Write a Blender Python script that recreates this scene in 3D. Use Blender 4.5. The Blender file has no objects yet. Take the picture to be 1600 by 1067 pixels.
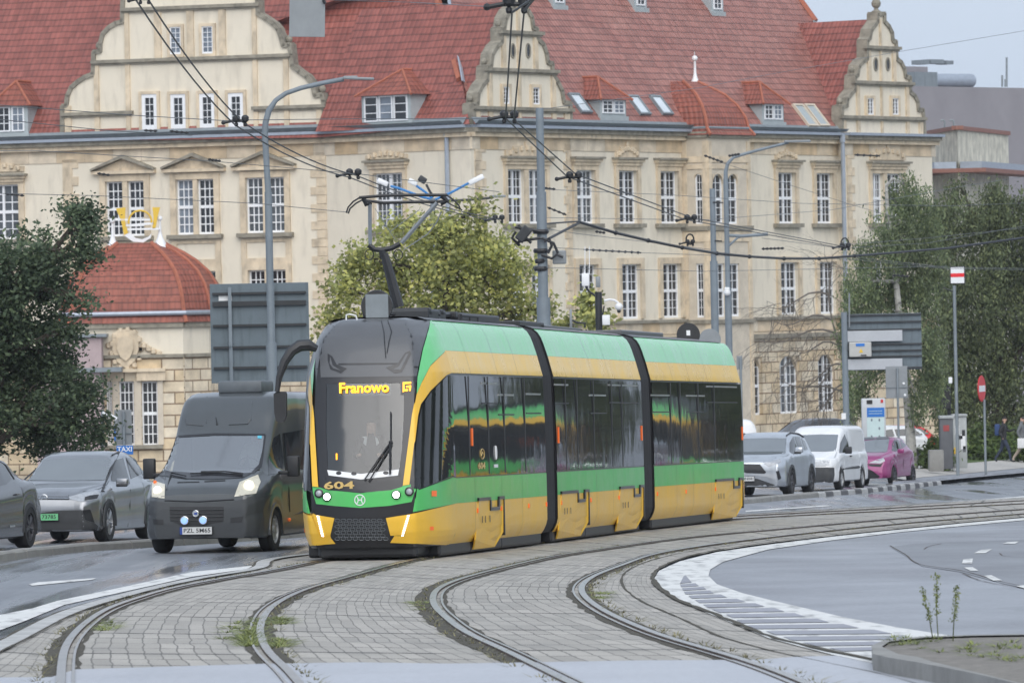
import bpy, bmesh, math, random
import numpy as np
from mathutils import Vector, Matrix
from mathutils.bvhtree import BVHTree
random.seed(7)
scn = bpy.context.scene
R_ = math.radians
# ------------------------------------------------------------------ camera
F_PX = 9000.0; CX, CY = 800.0, 533.5
CAM = Vector((0, 0, 1.8))
PITCH = -63.5 / F_PX; ROLL = -0.020
CROT = (Matrix.Rotation(math.pi / 2 + PITCH, 3, 'X') @ Matrix.Rotation(ROLL, 3, 'Z'))
cd = bpy.data.cameras.new('camera'); cam = bpy.data.objects.new('camera', cd)
scn.collection.objects.link(cam)
cam.matrix_world = Matrix.Translation(CAM) @ CROT.to_4x4()
cd.sensor_width = 36; cd.lens = F_PX / 1600 * 36; cd.clip_start = 0.5; cd.clip_end = 9000
cd.dof.use_dof = True; cd.dof.focus_distance = 84; cd.dof.aperture_fstop = 9.0
scn.camera = cam
# ------------------------------------------------------------------ sky and sun (overcast)
SUN_EL, SUN_AZ = 40, 176
w = bpy.data.worlds.new('World'); scn.world = w; w.use_nodes = True
nt = w.node_tree; nt.nodes.clear()
sky = nt.nodes.new('ShaderNodeTexSky'); sky.sky_type = 'NISHITA'; sky.sun_disc = False
sky.sun_elevation = R_(SUN_EL); sky.sun_rotation = R_(SUN_AZ); sky.air_density = 1.0; sky.dust_density = 4.0; sky.ozone_density = 1.5
hs = nt.nodes.new('ShaderNodeHueSaturation'); hs.inputs['Saturation'].default_value = 0.35; hs.inputs['Value'].default_value = 1.0
mx = nt.nodes.new('ShaderNodeMix'); mx.data_type = 'RGBA'; mx.inputs[0].default_value = 0.72
mx.inputs[7].default_value = (6.0, 7.0, 8.5, 1)      # even cloud layer
bg = nt.nodes.new('ShaderNodeBackground'); bg.inputs['Strength'].default_value = 0.098
wo = nt.nodes.new('ShaderNodeOutputWorld')
nt.links.new(sky.outputs[0], hs.inputs['Color']); nt.links.new(hs.outputs[0], mx.inputs[6])
nt.links.new(mx.outputs[2], bg.inputs['Color']); nt.links.new(bg.outputs[0], wo.inputs[0])
sl = bpy.data.lights.new('sun', 'SUN'); sl.energy = 1.5; sl.angle = R_(70); sl.color = (1, .965, .91)
so = bpy.data.objects.new('sun', sl); scn.collection.objects.link(so)
_d = Vector((math.sin(R_(SUN_AZ)) * math.cos(R_(SUN_EL)), math.cos(R_(SUN_AZ)) * math.cos(R_(SUN_EL)), math.sin(R_(SUN_EL))))
so.rotation_euler = _d.to_track_quat('Z', 'Y').to_euler()
scn.view_settings.view_transform = 'Standard'; scn.view_settings.look = 'None'
scn.view_settings.exposure = 0.42; scn.view_settings.gamma = 1
# ------------------------------------------------------------------ survey helpers
SL = 0.0229                                           # the street falls away from the viewer
def gz(Y):
    if Y < 0: return 0.0
    if Y > 420: return -SL * 420
    return -SL * Y
def ray(px, py):
    return (CROT @ Vector(((px - CX) / F_PX, (CY - py) / F_PX, -1))).normalized()
def proj(p):
    q = CROT.transposed() @ (Vector(p) - CAM)
    return (CX + F_PX * q.x / -q.z, CY - F_PX * q.y / -q.z)
def G(px, py, dz=0.0):
    d = ray(px, py)
    t = (dz - CAM.z) / (d.z + SL * d.y)
    p = CAM + d * t
    return p
def P(px, py, Y):
    d = ray(px, py); return CAM + d * ((Y - CAM.y) / d.y)
def gp(px, Y, dz=0.0):                                # ground point at depth Y seen in column px (approx.)
    x = (px - CX) / F_PX * Y
    for _ in range(3):
        q = proj((x, Y, gz(Y) + dz)); x += (px - q[0]) / F_PX * Y
    return Vector((x, Y, gz(Y) + dz))
SLT = Matrix.Rotation(-math.atan(SL), 4, 'X')
def frame(p, yaw=0, tilt=True):                       # local +y = away from the nose, x to the right
    return Matrix.Translation(p) @ (SLT if tilt else Matrix.Identity(4)) @ Matrix.Rotation(-R_(yaw), 4, 'Z')
def plane_hit(px, py, p0, n):
    d = ray(px, py); t = (Vector(p0) - CAM).dot(n) / d.dot(n); return CAM + d * t
# ------------------------------------------------------------------ mesh collector
MW = {}
class MB:
    def __init__(s): s.v = []; s.f = []; s.m = []; s.uv = []
    def face(s, pts, m=0, uv=None):
        k = len(s.v); s.v += [tuple(p) for p in pts]; s.f.append(tuple(range(k, k + len(pts)))); s.m.append(m)
        s.uv.append([tuple(q) for q in uv] if uv else None)
    def add(s, verts, faces, m=0):
        k = len(s.v); s.v += [tuple(p) for p in verts]
        for f in faces: s.f.append(tuple(i + k for i in f)); s.m.append(m); s.uv.append(None)
    def box(s, c, d, M=None, m=0):
        vs = [Vector((c[0] + sx * d[0] / 2, c[1] + sy * d[1] / 2, c[2] + sz * d[2] / 2)) for sz in (-1, 1) for sy in (-1, 1) for sx in (-1, 1)]
        if M is not None: vs = [M @ v for v in vs]
        s.add(vs, [(0, 2, 3, 1), (4, 5, 7, 6), (0, 1, 5, 4), (2, 6, 7, 3), (0, 4, 6, 2), (1, 3, 7, 5)], m)
    def bbox(s, c, d, b=.02, M=None, m=0):            # box with chamfered edges
        x, y, z = d[0] / 2, d[1] / 2, d[2] / 2; b = min(b, x * .45, y * .45, z * .45)
        bm = bmesh.new(); r = bmesh.ops.create_cube(bm, size=1)
        for v in bm.verts: v.co = Vector((v.co.x * 2 * x, v.co.y * 2 * y, v.co.z * 2 * z))
        bmesh.ops.bevel(bm, geom=list(bm.edges), offset=b, segments=2, affect='EDGES', profile=.5)
        vs = [v.co + Vector(c) for v in bm.verts]
        if M is not None: vs = [M @ v for v in vs]
        s.add(vs, [[v.index for v in f.verts] for f in bm.faces], m); bm.free()
    def tube(s, pts, r, n=8, m=0, caps=True):
        pts = [Vector(p) for p in pts]; N = len(pts); rr = r if isinstance(r, (list, tuple)) else [r] * N
        rings = []; up = None
        for i, p in enumerate(pts):
            t = (pts[min(i + 1, N - 1)] - pts[max(i - 1, 0)]).normalized()
            if up is None:
                up = Vector((0, 0, 1)) if abs(t.z) < .9 else Vector((1, 0, 0))
            a = t.cross(up).normalized(); b = a.cross(t).normalized(); up = b
            rings.append([p + (a * math.cos(2 * math.pi * k / n) + b * math.sin(2 * math.pi * k / n)) * rr[i] for k in range(n)])
        vs = [q for g in rings for q in g]; fs = []
        for i in range(N - 1):
            for k in range(n):
                a, b = i * n + k, i * n + (k + 1) % n; fs.append((a, b, b + n, a + n))
        if caps: fs.append(tuple(range(n - 1, -1, -1))); fs.append(tuple(range((N - 1) * n, N * n)))
        s.add(vs, fs, m)
    def lathe(s, prof, o, M=None, n=16, m=0):         # prof (r,z)
        vs = []; fs = []
        for r, z in prof:
            for k in range(n):
                a = 2 * math.pi * k / n; q = Vector((r * math.cos(a), r * math.sin(a), z))
                if M is not None: q = M @ q
                vs.append(q + Vector(o))
        for i in range(len(prof) - 1):
            for k in range(n):
                a, b = i * n + k, i * n + (k + 1) % n; fs.append((a, b, b + n, a + n))
        fs.append(tuple(range(n - 1, -1, -1))); fs.append(tuple(range((len(prof) - 1) * n, len(prof) * n)))
        s.add(vs, fs, m)
    def ball(s, c, r, m=0, n=10, sq=(1, 1, 1)):
        vs = []; fs = []; K = n // 2
        for i in range(K + 1):
            t = math.pi * i / K
            for k in range(n):
                a = 2 * math.pi * k / n
                vs.append((c[0] + r * sq[0] * math.sin(t) * math.cos(a), c[1] + r * sq[1] * math.sin(t) * math.sin(a), c[2] + r * sq[2] * math.cos(t)))
        for i in range(K):
            for k in range(n):
                a, b = i * n + k, i * n + (k + 1) % n; fs.append((a, a + n, b + n, b))
        s.add(vs, fs, m)
    def prism(s, poly, t, fn, m=0, ms=None):          # poly in 2-D, fn(a,b,depth)->3-D; extruded from depth 0 to t
        n = len(poly); A = [fn(a, b, 0) for a, b in poly]; B = [fn(a, b, t) for a, b in poly]
        s.add(A + B, [tuple(range(n)), tuple(range(2 * n - 1, n - 1, -1))], m)
        s.add(A + B, [(i, i + n, (i + 1) % n + n, (i + 1) % n) for i in range(n)], m if ms is None else ms)
    def build(s, name, mats, parent=None, world=True, smooth=False, origin=None, sharp=38, weld=False):
        if not isinstance(mats, (list, tuple)): mats = [mats]
        me = bpy.data.meshes.new(name)
        inv = None
        if parent is not None and world: inv = MW[parent.name].inverted()
        elif origin is not None: inv = Matrix.Translation(-Vector(origin))
        vs = s.v if inv is None else [tuple(inv @ Vector(v)) for v in s.v]
        me.from_pydata(vs, [], s.f)
        for mt in mats: me.materials.append(mt)
        me.polygons.foreach_set('material_index', s.m)
        if any(u is not None for u in s.uv):
            ul = me.uv_layers.new(name='UVMap'); k = 0
            for i, f in enumerate(s.f):
                for j in range(len(f)):
                    if s.uv[i] is not None: ul.data[k].uv = s.uv[i][j]
                    k += 1
        if weld or smooth:
            bm = bmesh.new(); bm.from_mesh(me)
            if weld: bmesh.ops.remove_doubles(bm, verts=bm.verts, dist=1e-4)
            if smooth:
                ca = math.cos(R_(sharp))
                for f in bm.faces: f.smooth = True
                bm.normal_update()
                for e in bm.edges:
                    if len(e.link_faces) == 2 and e.link_faces[0].normal.dot(e.link_faces[1].normal) < ca: e.smooth = False
            bm.to_mesh(me); bm.free()
        me.update()
        o = bpy.data.objects.new(name, me); scn.collection.objects.link(o)
        if parent is not None: o.parent = parent; MW[o.name] = MW[parent.name]
        elif origin is not None: o.location = origin; MW[o.name] = Matrix.Translation(Vector(origin))
        else: MW[o.name] = Matrix.Identity(4)
        return o
def tag(o, label=None, cat=None, group=None, kind=None):
    if label: o['label'] = label
    if cat: o['category'] = cat
    if group: o['group'] = group
    if kind: o['kind'] = kind
    return o
def thing(name, label, cat, M=None, group=None):
    o = bpy.data.objects.new(name, None); scn.collection.objects.link(o); o.empty_display_size = .3
    M = Matrix.Identity(4) if M is None else (M if isinstance(M, Matrix) else Matrix.Translation(Vector(M)))
    o.matrix_world = M; MW[o.name] = M.copy(); return tag(o, label, cat, group)
def copy_tree(o, parent=None):
    c = o.copy(); scn.collection.objects.link(c); MW[c.name] = MW[o.name]
    if parent is not None: c.parent = parent
    for ch in list(o.children): copy_tree(ch, c)
    return c
# ------------------------------------------------------------------ materials
def nn(nt, t, **k):
    n = nt.nodes.new(t)
    for a, b in k.items(): setattr(n, a, b)
    return n
def pm(name, col, rough=.6, metal=0, var=.12, vs=3.0, bump=0, bs=30, coat=0, emit=None, es=0, alpha=None, spec=.5, stain=None, stain_amt=0, stain_s=(1, 1, .15), rvar=0):
    m = bpy.data.materials.new(name); m.use_nodes = True; nt = m.node_tree; b = nt.nodes['Principled BSDF']
    b.inputs['Roughness'].default_value = rough; b.inputs['Metallic'].default_value = metal
    b.inputs['Specular IOR Level'].default_value = spec
    b.inputs['Coat Weight'].default_value = coat; b.inputs['Coat Roughness'].default_value = .08
    c = (*col, 1); L = nt.links.new
    if emit: b.inputs['Emission Color'].default_value = (*emit, 1); b.inputs['Emission Strength'].default_value = es
    tc = nn(nt, 'ShaderNodeTexCoord')
    if var:
        no = nn(nt, 'ShaderNodeTexNoise'); no.inputs['Scale'].default_value = vs; no.inputs['Detail'].default_value = 6; no.inputs['Roughness'].default_value = .65
        L(tc.outputs['Object'], no.inputs['Vector'])
        mr = nn(nt, 'ShaderNodeMapRange'); mr.inputs[1].default_value = .3; mr.inputs[2].default_value = .7
        mr.inputs[3].default_value = 1 - var; mr.inputs[4].default_value = 1 + var; L(no.outputs[0], mr.inputs[0])
        mm = nn(nt, 'ShaderNodeMix', data_type='RGBA', blend_type='MULTIPLY'); mm.inputs[0].default_value = 1
        mm.inputs[6].default_value = c; L(mr.outputs[0], mm.inputs[7]); out = mm.outputs[2]
        if rvar:
            m2 = nn(nt, 'ShaderNodeMapRange'); m2.inputs[1].default_value = .35; m2.inputs[2].default_value = .65
            m2.inputs[3].default_value = max(.02, rough - rvar); m2.inputs[4].default_value = rough + rvar; L(no.outputs[0], m2.inputs[0]); L(m2.outputs[0], b.inputs['Roughness'])
        if stain:
            mp = nn(nt, 'ShaderNodeMapping'); mp.inputs['Scale'].default_value = stain_s; L(tc.outputs['Object'], mp.inputs[0])
            n2 = nn(nt, 'ShaderNodeTexNoise'); n2.inputs['Scale'].default_value = 3.0; n2.inputs['Detail'].default_value = 8; L(mp.outputs[0], n2.inputs['Vector'])
            r2 = nn(nt, 'ShaderNodeMapRange'); r2.inputs[1].default_value = .5; r2.inputs[2].default_value = .75; r2.inputs[4].default_value = stain_amt; L(n2.outputs[0], r2.inputs[0])
            m3 = nn(nt, 'ShaderNodeMix', data_type='RGBA'); L(r2.outputs[0], m3.inputs[0]); L(out, m3.inputs[6]); m3.inputs[7].default_value = (*stain, 1); out = m3.outputs[2]
        L(out, b.inputs['Base Color'])
    else: b.inputs['Base Color'].default_value = c
    if bump:
        nb = nn(nt, 'ShaderNodeTexNoise'); nb.inputs['Scale'].default_value = bs; nb.inputs['Detail'].default_value = 4; L(tc.outputs['Object'], nb.inputs['Vector'])
        bp = nn(nt, 'ShaderNodeBump'); bp.inputs['Strength'].default_value = bump; bp.inputs['Distance'].default_value = .02; L(nb.outputs[0], bp.inputs['Height']); L(bp.outputs[0], b.inputs['Normal'])
    return m
def see_glass(name, tint=(.75, .82, .8), refl=.12, thru=.75, rough=.03):
    m = bpy.data.materials.new(name); m.use_nodes = True; nt = m.node_tree; nt.nodes.clear(); L = nt.links.new
    o = nn(nt, 'ShaderNodeOutputMaterial'); t = nn(nt, 'ShaderNodeBsdfTransparent'); t.inputs[0].default_value = (tint[0] * thru, tint[1] * thru, tint[2] * thru, 1)
    g = nn(nt, 'ShaderNodeBsdfGlossy'); g.inputs['Roughness'].default_value = rough
    fr = nn(nt, 'ShaderNodeFresnel'); fr.inputs[0].default_value = 1.5; ad = nn(nt, 'ShaderNodeMath', operation='ADD'); ad.inputs[1].default_value = refl
    L(fr.outputs[0], ad.inputs[0]); mx = nn(nt, 'ShaderNodeMixShader'); L(ad.outputs[0], mx.inputs[0]); L(t.outputs[0], mx.inputs[1]); L(g.outputs[0], mx.inputs[2]); L(mx.outputs[0], o.inputs[0])
    return m
M = {}
M['black'] = pm('black_plastic', (.018, .019, .022), .45, var=.2)
M['rubber'] = pm('rubber', (.02, .02, .021), .75, var=.2)
M['dark_metal'] = pm('dark_metal', (.035, .038, .042), .5, .3)
M['steel'] = pm('steel', (.42, .43, .44), .35, .9, var=.15)
M['galv'] = pm('galvanised_grey', (.22, .25, .27), .55, .2, var=.12, stain=(.1, .11, .12), stain_amt=.5)
M['pole_blue'] = pm('blue_grey_paint', (.19, .225, .255), .55, var=.1, stain=(.08, .09, .1), stain_amt=.4)
M['white'] = pm('white_paint', (.78, .79, .8), .4, var=.05)
M['white_gloss'] = pm('white_car_paint', (.75, .76, .77), .25, var=.03, coat=.6, stain=(.5, .49, .46), stain_amt=.3)
M['orange'] = pm('orange_lens', (.8, .14, .02), .3, emit=(1, .2, .03), es=.15, var=0)
M['glass'] = pm('dark_glass', (.02, .024, .026), .04, spec=.8, var=0)
M['red'] = pm('red_paint', (.6, .03, .035), .4, var=.06)
M['wire'] = pm('wire', (.03, .032, .036), .5, .2, var=0)
M['thin_wire'] = pm('steel_wire', (.16, .17, .18), .5, .5, var=0)
# ================================================================== GROUND
def asphalt(name, base, r0, r1, streak=True, ang=9, patch=.25, bump=.25):
    m = bpy.data.materials.new(name); m.use_nodes = True; nt = m.node_tree; b = nt.nodes['Principled BSDF']; L = nt.links.new
    tc = nn(nt, 'ShaderNodeTexCoord')
    mp = nn(nt, 'ShaderNodeMapping'); mp.inputs['Rotation'].default_value = (0, 0, R_(ang)); mp.inputs['Scale'].default_value = (.9, .035, 1) if streak else (.35, .12, 1)
    L(tc.outputs['Object'], mp.inputs[0])
    n1 = nn(nt, 'ShaderNodeTexNoise'); n1.inputs['Scale'].default_value = 1.3; n1.inputs['Detail'].default_value = 5; L(mp.outputs[0], n1.inputs['Vector'])
    mr = nn(nt, 'ShaderNodeMapRange'); mr.inputs[1].default_value = .38; mr.inputs[2].default_value = .62; mr.inputs[3].default_value = r0; mr.inputs[4].default_value = r1
    L(n1.outputs[0], mr.inputs[0]); L(mr.outputs[0], b.inputs['Roughness'])
    n2 = nn(nt, 'ShaderNodeTexNoise'); n2.inputs['Scale'].default_value = 18; n2.inputs['Detail'].default_value = 3; L(tc.outputs['Object'], n2.inputs['Vector'])
    n3 = nn(nt, 'ShaderNodeTexNoise'); n3.inputs['Scale'].default_value = .5; n3.inputs['Detail'].default_value = 7; L(tc.outputs['Object'], n3.inputs['Vector'])
    ad = nn(nt, 'ShaderNodeMath', operation='ADD'); L(n2.outputs[0], ad.inputs[0]); L(n3.outputs[0], ad.inputs[1])
    r2 = nn(nt, 'ShaderNodeMapRange'); r2.inputs[1].default_value = .7; r2.inputs[2].default_value = 1.3; r2.inputs[3].default_value = 1 - patch; r2.inputs[4].default_value = 1 + patch; L(ad.outputs[0], r2.inputs[0])
    mm = nn(nt, 'ShaderNodeMix', data_type='RGBA', blend_type='MULTIPLY'); mm.inputs[0].default_value = 1; mm.inputs[6].default_value = (*base, 1); L(r2.outputs[0], mm.inputs[7]); L(mm.outputs[2], b.inputs['Base Color'])
    bp = nn(nt, 'ShaderNodeBump'); bp.inputs['Strength'].default_value = bump; bp.inputs['Distance'].default_value = .004; L(n2.outputs[0], bp.inputs['Height']); L(bp.outputs[0], b.inputs['Normal'])
    return m
M['wet'] = asphalt('wet_asphalt', (.165, .175, .195), .09, .5)
M['asph'] = asphalt('worn_asphalt', (.25, .26, .285), .42, .7, streak=False, patch=.22)
M['asph2'] = asphalt('darker_asphalt_patch', (.19, .197, .215), .45, .65, streak=False, patch=.15)
M['asph3'] = asphalt('pale_wet_asphalt', (.4, .415, .45), .35, .6, ang=85, patch=.12)
M['line'] = pm('worn_white_line', (.66, .66, .64), .6, var=.08, vs=1.2, stain=(.2, .2, .2), stain_amt=.85, stain_s=(2, .4, 1))
M['hatchdark'] = asphalt('hatch_asphalt', (.27, .275, .31), .5, .7, streak=False, patch=.2)
M['kerb'] = pm('kerb_concrete', (.27, .265, .25), .75, var=.22, vs=1.5, bump=.4, bs=12, stain=(.1, .1, .09), stain_amt=.6, stain_s=(1, 1, 1))
M['kerb_dark'] = pm('kerb_dark', (.1, .1, .105), .75, var=.25, vs=2)
M['kerb_light'] = pm('kerb_light', (.42, .42, .41), .75, var=.25, vs=2)
M['dirt'] = pm('moss_and_dirt', (.075, .068, .052), .95, var=.45, vs=14, bump=1, bs=40)
M['pavement'] = pm('pavement_slabs', (.42, .4, .37), .8, var=.1, vs=2)
M['earth'] = pm('earth_gravel', (.2, .185, .165), .9, var=.3, vs=9, bump=.6, bs=30)
# block paving between the rails, laid out along each strip (UV in metres: along, across)
def paving():
    m = bpy.data.materials.new('concrete_block_paving'); m.use_nodes = True; nt = m.node_tree; b = nt.nodes['Principled BSDF']; L = nt.links.new
    tc = nn(nt, 'ShaderNodeTexCoord')
    nz = nn(nt, 'ShaderNodeTexNoise'); nz.inputs['Scale'].default_value = .7; nz.inputs['Detail'].default_value = 3; L(tc.outputs['UV'], nz.inputs['Vector'])
    sc = nn(nt, 'ShaderNodeVectorMath', operation='SCALE'); sc.inputs['Scale'].default_value = .16; L(nz.outputs['Color'], sc.inputs[0])
    av = nn(nt, 'ShaderNodeVectorMath', operation='ADD'); L(tc.outputs['UV'], av.inputs[0]); L(sc.outputs[0], av.inputs[1])
    def brick(w, h, ms, off, sq=1):
        t = nn(nt, 'ShaderNodeTexBrick'); t.offset = off; t.offset_frequency = 1; t.squash = sq
        t.inputs['Scale'].default_value = 1; t.inputs['Brick Width'].default_value = w; t.inputs['Row Height'].default_value = h
        t.inputs['Mortar Size'].default_value = ms; t.inputs['Mortar Smooth'].default_value = .3
        t.inputs['Color1'].default_value = (0, 0, 0, 1); t.inputs['Color2'].default_value = (1, 1, 1, 1); L(av.outputs[0], t.inputs['Vector']); return t
    b1 = brick(1.25, .19, .011, 0)                    # thin joints on all sides
    b2 = brick(1.25, 40, .05, 0)                      # transverse joints, opened up
    b3 = brick(5.0, 40, .1, 0)                        # panel ends
    pn = nn(nt, 'ShaderNodeTexNoise'); pn.inputs['Scale'].default_value = 1.7; pn.inputs['Detail'].default_value = 5; L(tc.outputs['UV'], pn.inputs['Vector'])
    pr = nn(nt, 'ShaderNodeMapRange'); pr.inputs[1].default_value = .42; pr.inputs[2].default_value = .56; L(pn.outputs[0], pr.inputs[0])
    m2 = nn(nt, 'ShaderNodeMath', operation='MULTIPLY'); L(b2.outputs['Fac'], m2.inputs[0]); L(pr.outputs[0], m2.inputs[1])
    pq = nn(nt, 'ShaderNodeMapRange'); pq.inputs[1].default_value = .36; pq.inputs[2].default_value = .5; L(pn.outputs[0], pq.inputs[0])
    m3 = nn(nt, 'ShaderNodeMath', operation='MULTIPLY'); L(b3.outputs['Fac'], m3.inputs[0]); L(pq.outputs[0], m3.inputs[1])
    mx1 = nn(nt, 'ShaderNodeMath', operation='MAXIMUM'); L(m2.outputs[0], mx1.inputs[0]); L(m3.outputs[0], mx1.inputs[1])
    j1 = nn(nt, 'ShaderNodeMath', operation='MULTIPLY'); L(b1.outputs['Fac'], j1.inputs[0]); j1.inputs[1].default_value = .55
    mx2 = nn(nt, 'ShaderNodeMath', operation='MAXIMUM'); L(mx1.outputs[0], mx2.inputs[0]); L(j1.outputs[0], mx2.inputs[1])
    # block-to-block tone, broad stains, fine grain
    n1 = nn(nt, 'ShaderNodeTexNoise'); n1.inputs['Scale'].default_value = .6; n1.inputs['Detail'].default_value = 8; n1.inputs['Roughness'].default_value = .7; L(tc.outputs['UV'], n1.inputs['Vector'])
    n2 = nn(nt, 'ShaderNodeTexNoise'); n2.inputs['Scale'].default_value = 45; n2.inputs['Detail'].default_value = 2; L(tc.outputs['UV'], n2.inputs['Vector'])
    cr = nn(nt, 'ShaderNodeValToRGB'); cr.color_ramp.elements[0].position = .3; cr.color_ramp.elements[0].color = (.31, .288, .25, 1)
    cr.color_ramp.elements[1].position = .7; cr.color_ramp.elements[1].color = (.49, .462, .42, 1); L(n1.outputs[0], cr.inputs[0])
    tone = nn(nt, 'ShaderNodeMix', data_type='RGBA', blend_type='MULTIPLY'); tone.inputs[0].default_value = .22; L(cr.outputs[0], tone.inputs[6]); L(b1.outputs['Color'], tone.inputs[7])
    gr = nn(nt, 'ShaderNodeMix', data_type='RGBA', blend_type='OVERLAY'); gr.inputs[0].default_value = .35; L(tone.outputs[2], gr.inputs[6]); L(n2.outputs[0], gr.inputs[7])
    jm = nn(nt, 'ShaderNodeMix', data_type='RGBA'); L(mx2.outputs[0], jm.inputs[0]); L(gr.outputs[2], jm.inputs[6]); jm.inputs[7].default_value = (.035, .033, .028, 1); L(jm.outputs[2], b.inputs['Base Color'])
    rr = nn(nt, 'ShaderNodeMapRange'); rr.inputs[1].default_value = .35; rr.inputs[2].default_value = .65; rr.inputs[3].default_value = .5; rr.inputs[4].default_value = .8; L(n1.outputs[0], rr.inputs[0]); L(rr.outputs[0], b.inputs['Roughness'])
    b.inputs['Specular IOR Level'].default_value = .35
    return m
M['paving'] = paving()
M['rail'] = pm('polished_rail', (.5, .49, .46), .28, .95, var=.12, vs=2)
M['rail_side'] = pm('rusty_rail_side', (.09, .065, .05), .8, .3, var=.3)
# ground sheet
g = MB(); X = 900
ys = [-80, 0, 420, 1500]
for a, b in zip(ys, ys[1:]):
    g.face([(-X * 1, a, gz(a)), (X * (1 if a < 420 else 1), a, gz(a)), (X * (1 if a < 420 else 1), b, gz(b)), (-X * 1, b, gz(b))])
tag(g.build('road', M['wet']), kind='structure')
def cr_spline(pts, step=.6):
    pts = [Vector(p) for p in pts]; P_ = [pts[0] * 2 - pts[1]] + pts + [pts[-1] * 2 - pts[-2]]; out = []
    for i in range(1, len(P_) - 2):
        p0, p1, p2, p3 = P_[i - 1:i + 3]; t0 = 0
        t1 = t0 + max((p1 - p0).length, 1e-6) ** .5; t2 = t1 + max((p2 - p1).length, 1e-6) ** .5; t3 = t2 + max((p3 - p2).length, 1e-6) ** .5
        n = max(2, int((p2 - p1).length / step))
        for k in range(n):
            t = t1 + (t2 - t1) * k / n
            A1 = p0 * ((t1 - t) / (t1 - t0)) + p1 * ((t - t0) / (t1 - t0)); A2 = p1 * ((t2 - t) / (t2 - t1)) + p2 * ((t - t1) / (t2 - t1)); A3 = p2 * ((t3 - t) / (t3 - t2)) + p3 * ((t - t2) / (t3 - t2))
            B1 = A1 * ((t2 - t) / (t2 - t0)) + A2 * ((t - t0) / (t2 - t0)); B2 = A2 * ((t3 - t) / (t3 - t1)) + A3 * ((t - t1) / (t3 - t1))
            out.append(B1 * ((t2 - t) / (t2 - t1)) + B2 * ((t - t1) / (t2 - t1)))
    out.append(pts[-1]); return out
def smooth_c(c, it=6):
    for _ in range(it):
        c = [c[0]] + [(c[i - 1] + c[i] * 2 + c[i + 1]) / 4 for i in range(1, len(c) - 1)] + [c[-1]]
    return c
def resample(c, n):
    d = [0]
    for a, b in zip(c, c[1:]): d.append(d[-1] + (b - a).length)
    out = []; j = 0
    for k in range(n):
        t = d[-1] * k / (n - 1)
        while j < len(c) - 2 and d[j + 1] < t: j += 1
        s_ = (t - d[j]) / max(d[j + 1] - d[j], 1e-9); out.append(c[j].lerp(c[j + 1], s_))
    return out
def gpt(q, dz=0):
    return Vector((q[1], q[2], gz(q[2]) + dz)) if q[0] == 'w' else G(q[0], q[1], dz)
def curve(pts, step=.6, sm=6): return smooth_c(cr_spline([gpt(q) for q in pts], step), sm)
def side(c, i):
    t = (c[min(i + 1, len(c) - 1)] - c[max(i - 1, 0)]); t = Vector((t.x, t.y, 0)).normalized(); return Vector((t.y, -t.x, 0))
def offs(c, o, dz=0, jit=0):
    out = []
    for i, p in enumerate(c):
        q = p + side(c, i) * (o + (random.uniform(-jit, jit) if jit else 0)); out.append(Vector((q.x, q.y, gz(q.y) + dz)))
    return out
# tram axis (world) : used for the rails under it as well
AXW = [(-2.20, 82.2), (-1.93, 84.1), (-.55, 91.5), (-.38, 92.6), (1.22, 101.7), (1.43, 102.8), (3.44, 112.7)]
def axo(o):
    r = []
    for i, (x, y) in enumerate(AXW):
        a = AXW[max(i - 1, 0)]; b = AXW[min(i + 1, len(AXW) - 1)]; t = Vector((b[0] - a[0], b[1] - a[1])).normalized()
        r.append(('w', x + t.y * o, y - t.x * o))
    return r
cA = curve([(92, 1110), (95, 1067), (97, 1040), (102, 1016), (125, 985), (170, 954), (215, 938), (269, 922), (347, 907), (430, 893)] + axo(-.72)[1:] + [('w', 7.0, 121.5), (1640, 781)])
cB = curve([(500, 1110), (462, 1067), (449, 1051), (430, 1035), (414, 1016), (406, 988), (412, 969), (423, 954), (447, 938), (484, 922), (537, 907)] + axo(.72)[1:] + [('w', 8.3, 120.7), (1640, 786)])
cC = curve([(965, 1110), (880, 1067), (778, 1016), (742, 1000), (716, 985), (697, 969), (681, 954), (676, 938), (686, 922), (722, 907), (790, 889), (870, 871), (935, 861), (1080, 841), (1200, 830), (1400, 812), (1640, 794)])
cD = curve([(1320, 1100), (1205, 1051), (1125, 1025), (1040, 1000), (960, 967), (920, 942), (908, 923), (925, 905), (975, 885), (1025, 868), (1100, 855), (1200, 842), (1400, 820.5), (1640, 801)])
cL = curve([(-330, 1110), (-120, 1060), (0, 1010), (50, 984), (100, 960), (200, 930), (300, 907), (400, 890)] + axo(-1.75)[1:] + [('w', 6.2, 123), (1640, 776)])
cR = curve([(1650, 1110), (1530, 1072), (1440, 1050), (1362, 1035), (1300, 1022), (1250, 1010), (1200, 997), (1130, 968), (1060, 940), (1032, 922), (1021, 905), (1030, 891), (1062, 876), (1120, 862), (1200, 850), (1300, 838), (1400, 827.5), (1500, 817.5), (1640, 805)], sm=2)
def strip(ca, cb, dz, name, mat, n=260, nu=6):
    a = resample(ca, n); b = resample(cb, n); mb = MB(); s_ = 0; prev = None; rows = []
    for i in range(n):
        if i: s_ += ((a[i] + b[i]) / 2 - (a[i - 1] + b[i - 1]) / 2).length
        wd = (b[i] - a[i]).length; row = []
        for k in range(nu + 1):
            p = a[i].lerp(b[i], k / nu); row.append(((p.x, p.y, gz(p.y) + dz), (s_, wd * k / nu)))
        rows.append(row)
    for i in range(n - 1):
        for k in range(nu):
            q = [rows[i][k], rows[i][k + 1], rows[i + 1][k + 1], rows[i + 1][k]]
            mb.face([z[0] for z in q], 0, [z[1] for z in q])
    return tag(mb.build(name, mat), kind='structure')
for a, b in ((cL, cA), (cA, cB), (cB, cC), (cC, cD), (cD, cR)): strip(a, b, .014, 'track_paving', M['paving'])
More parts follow.
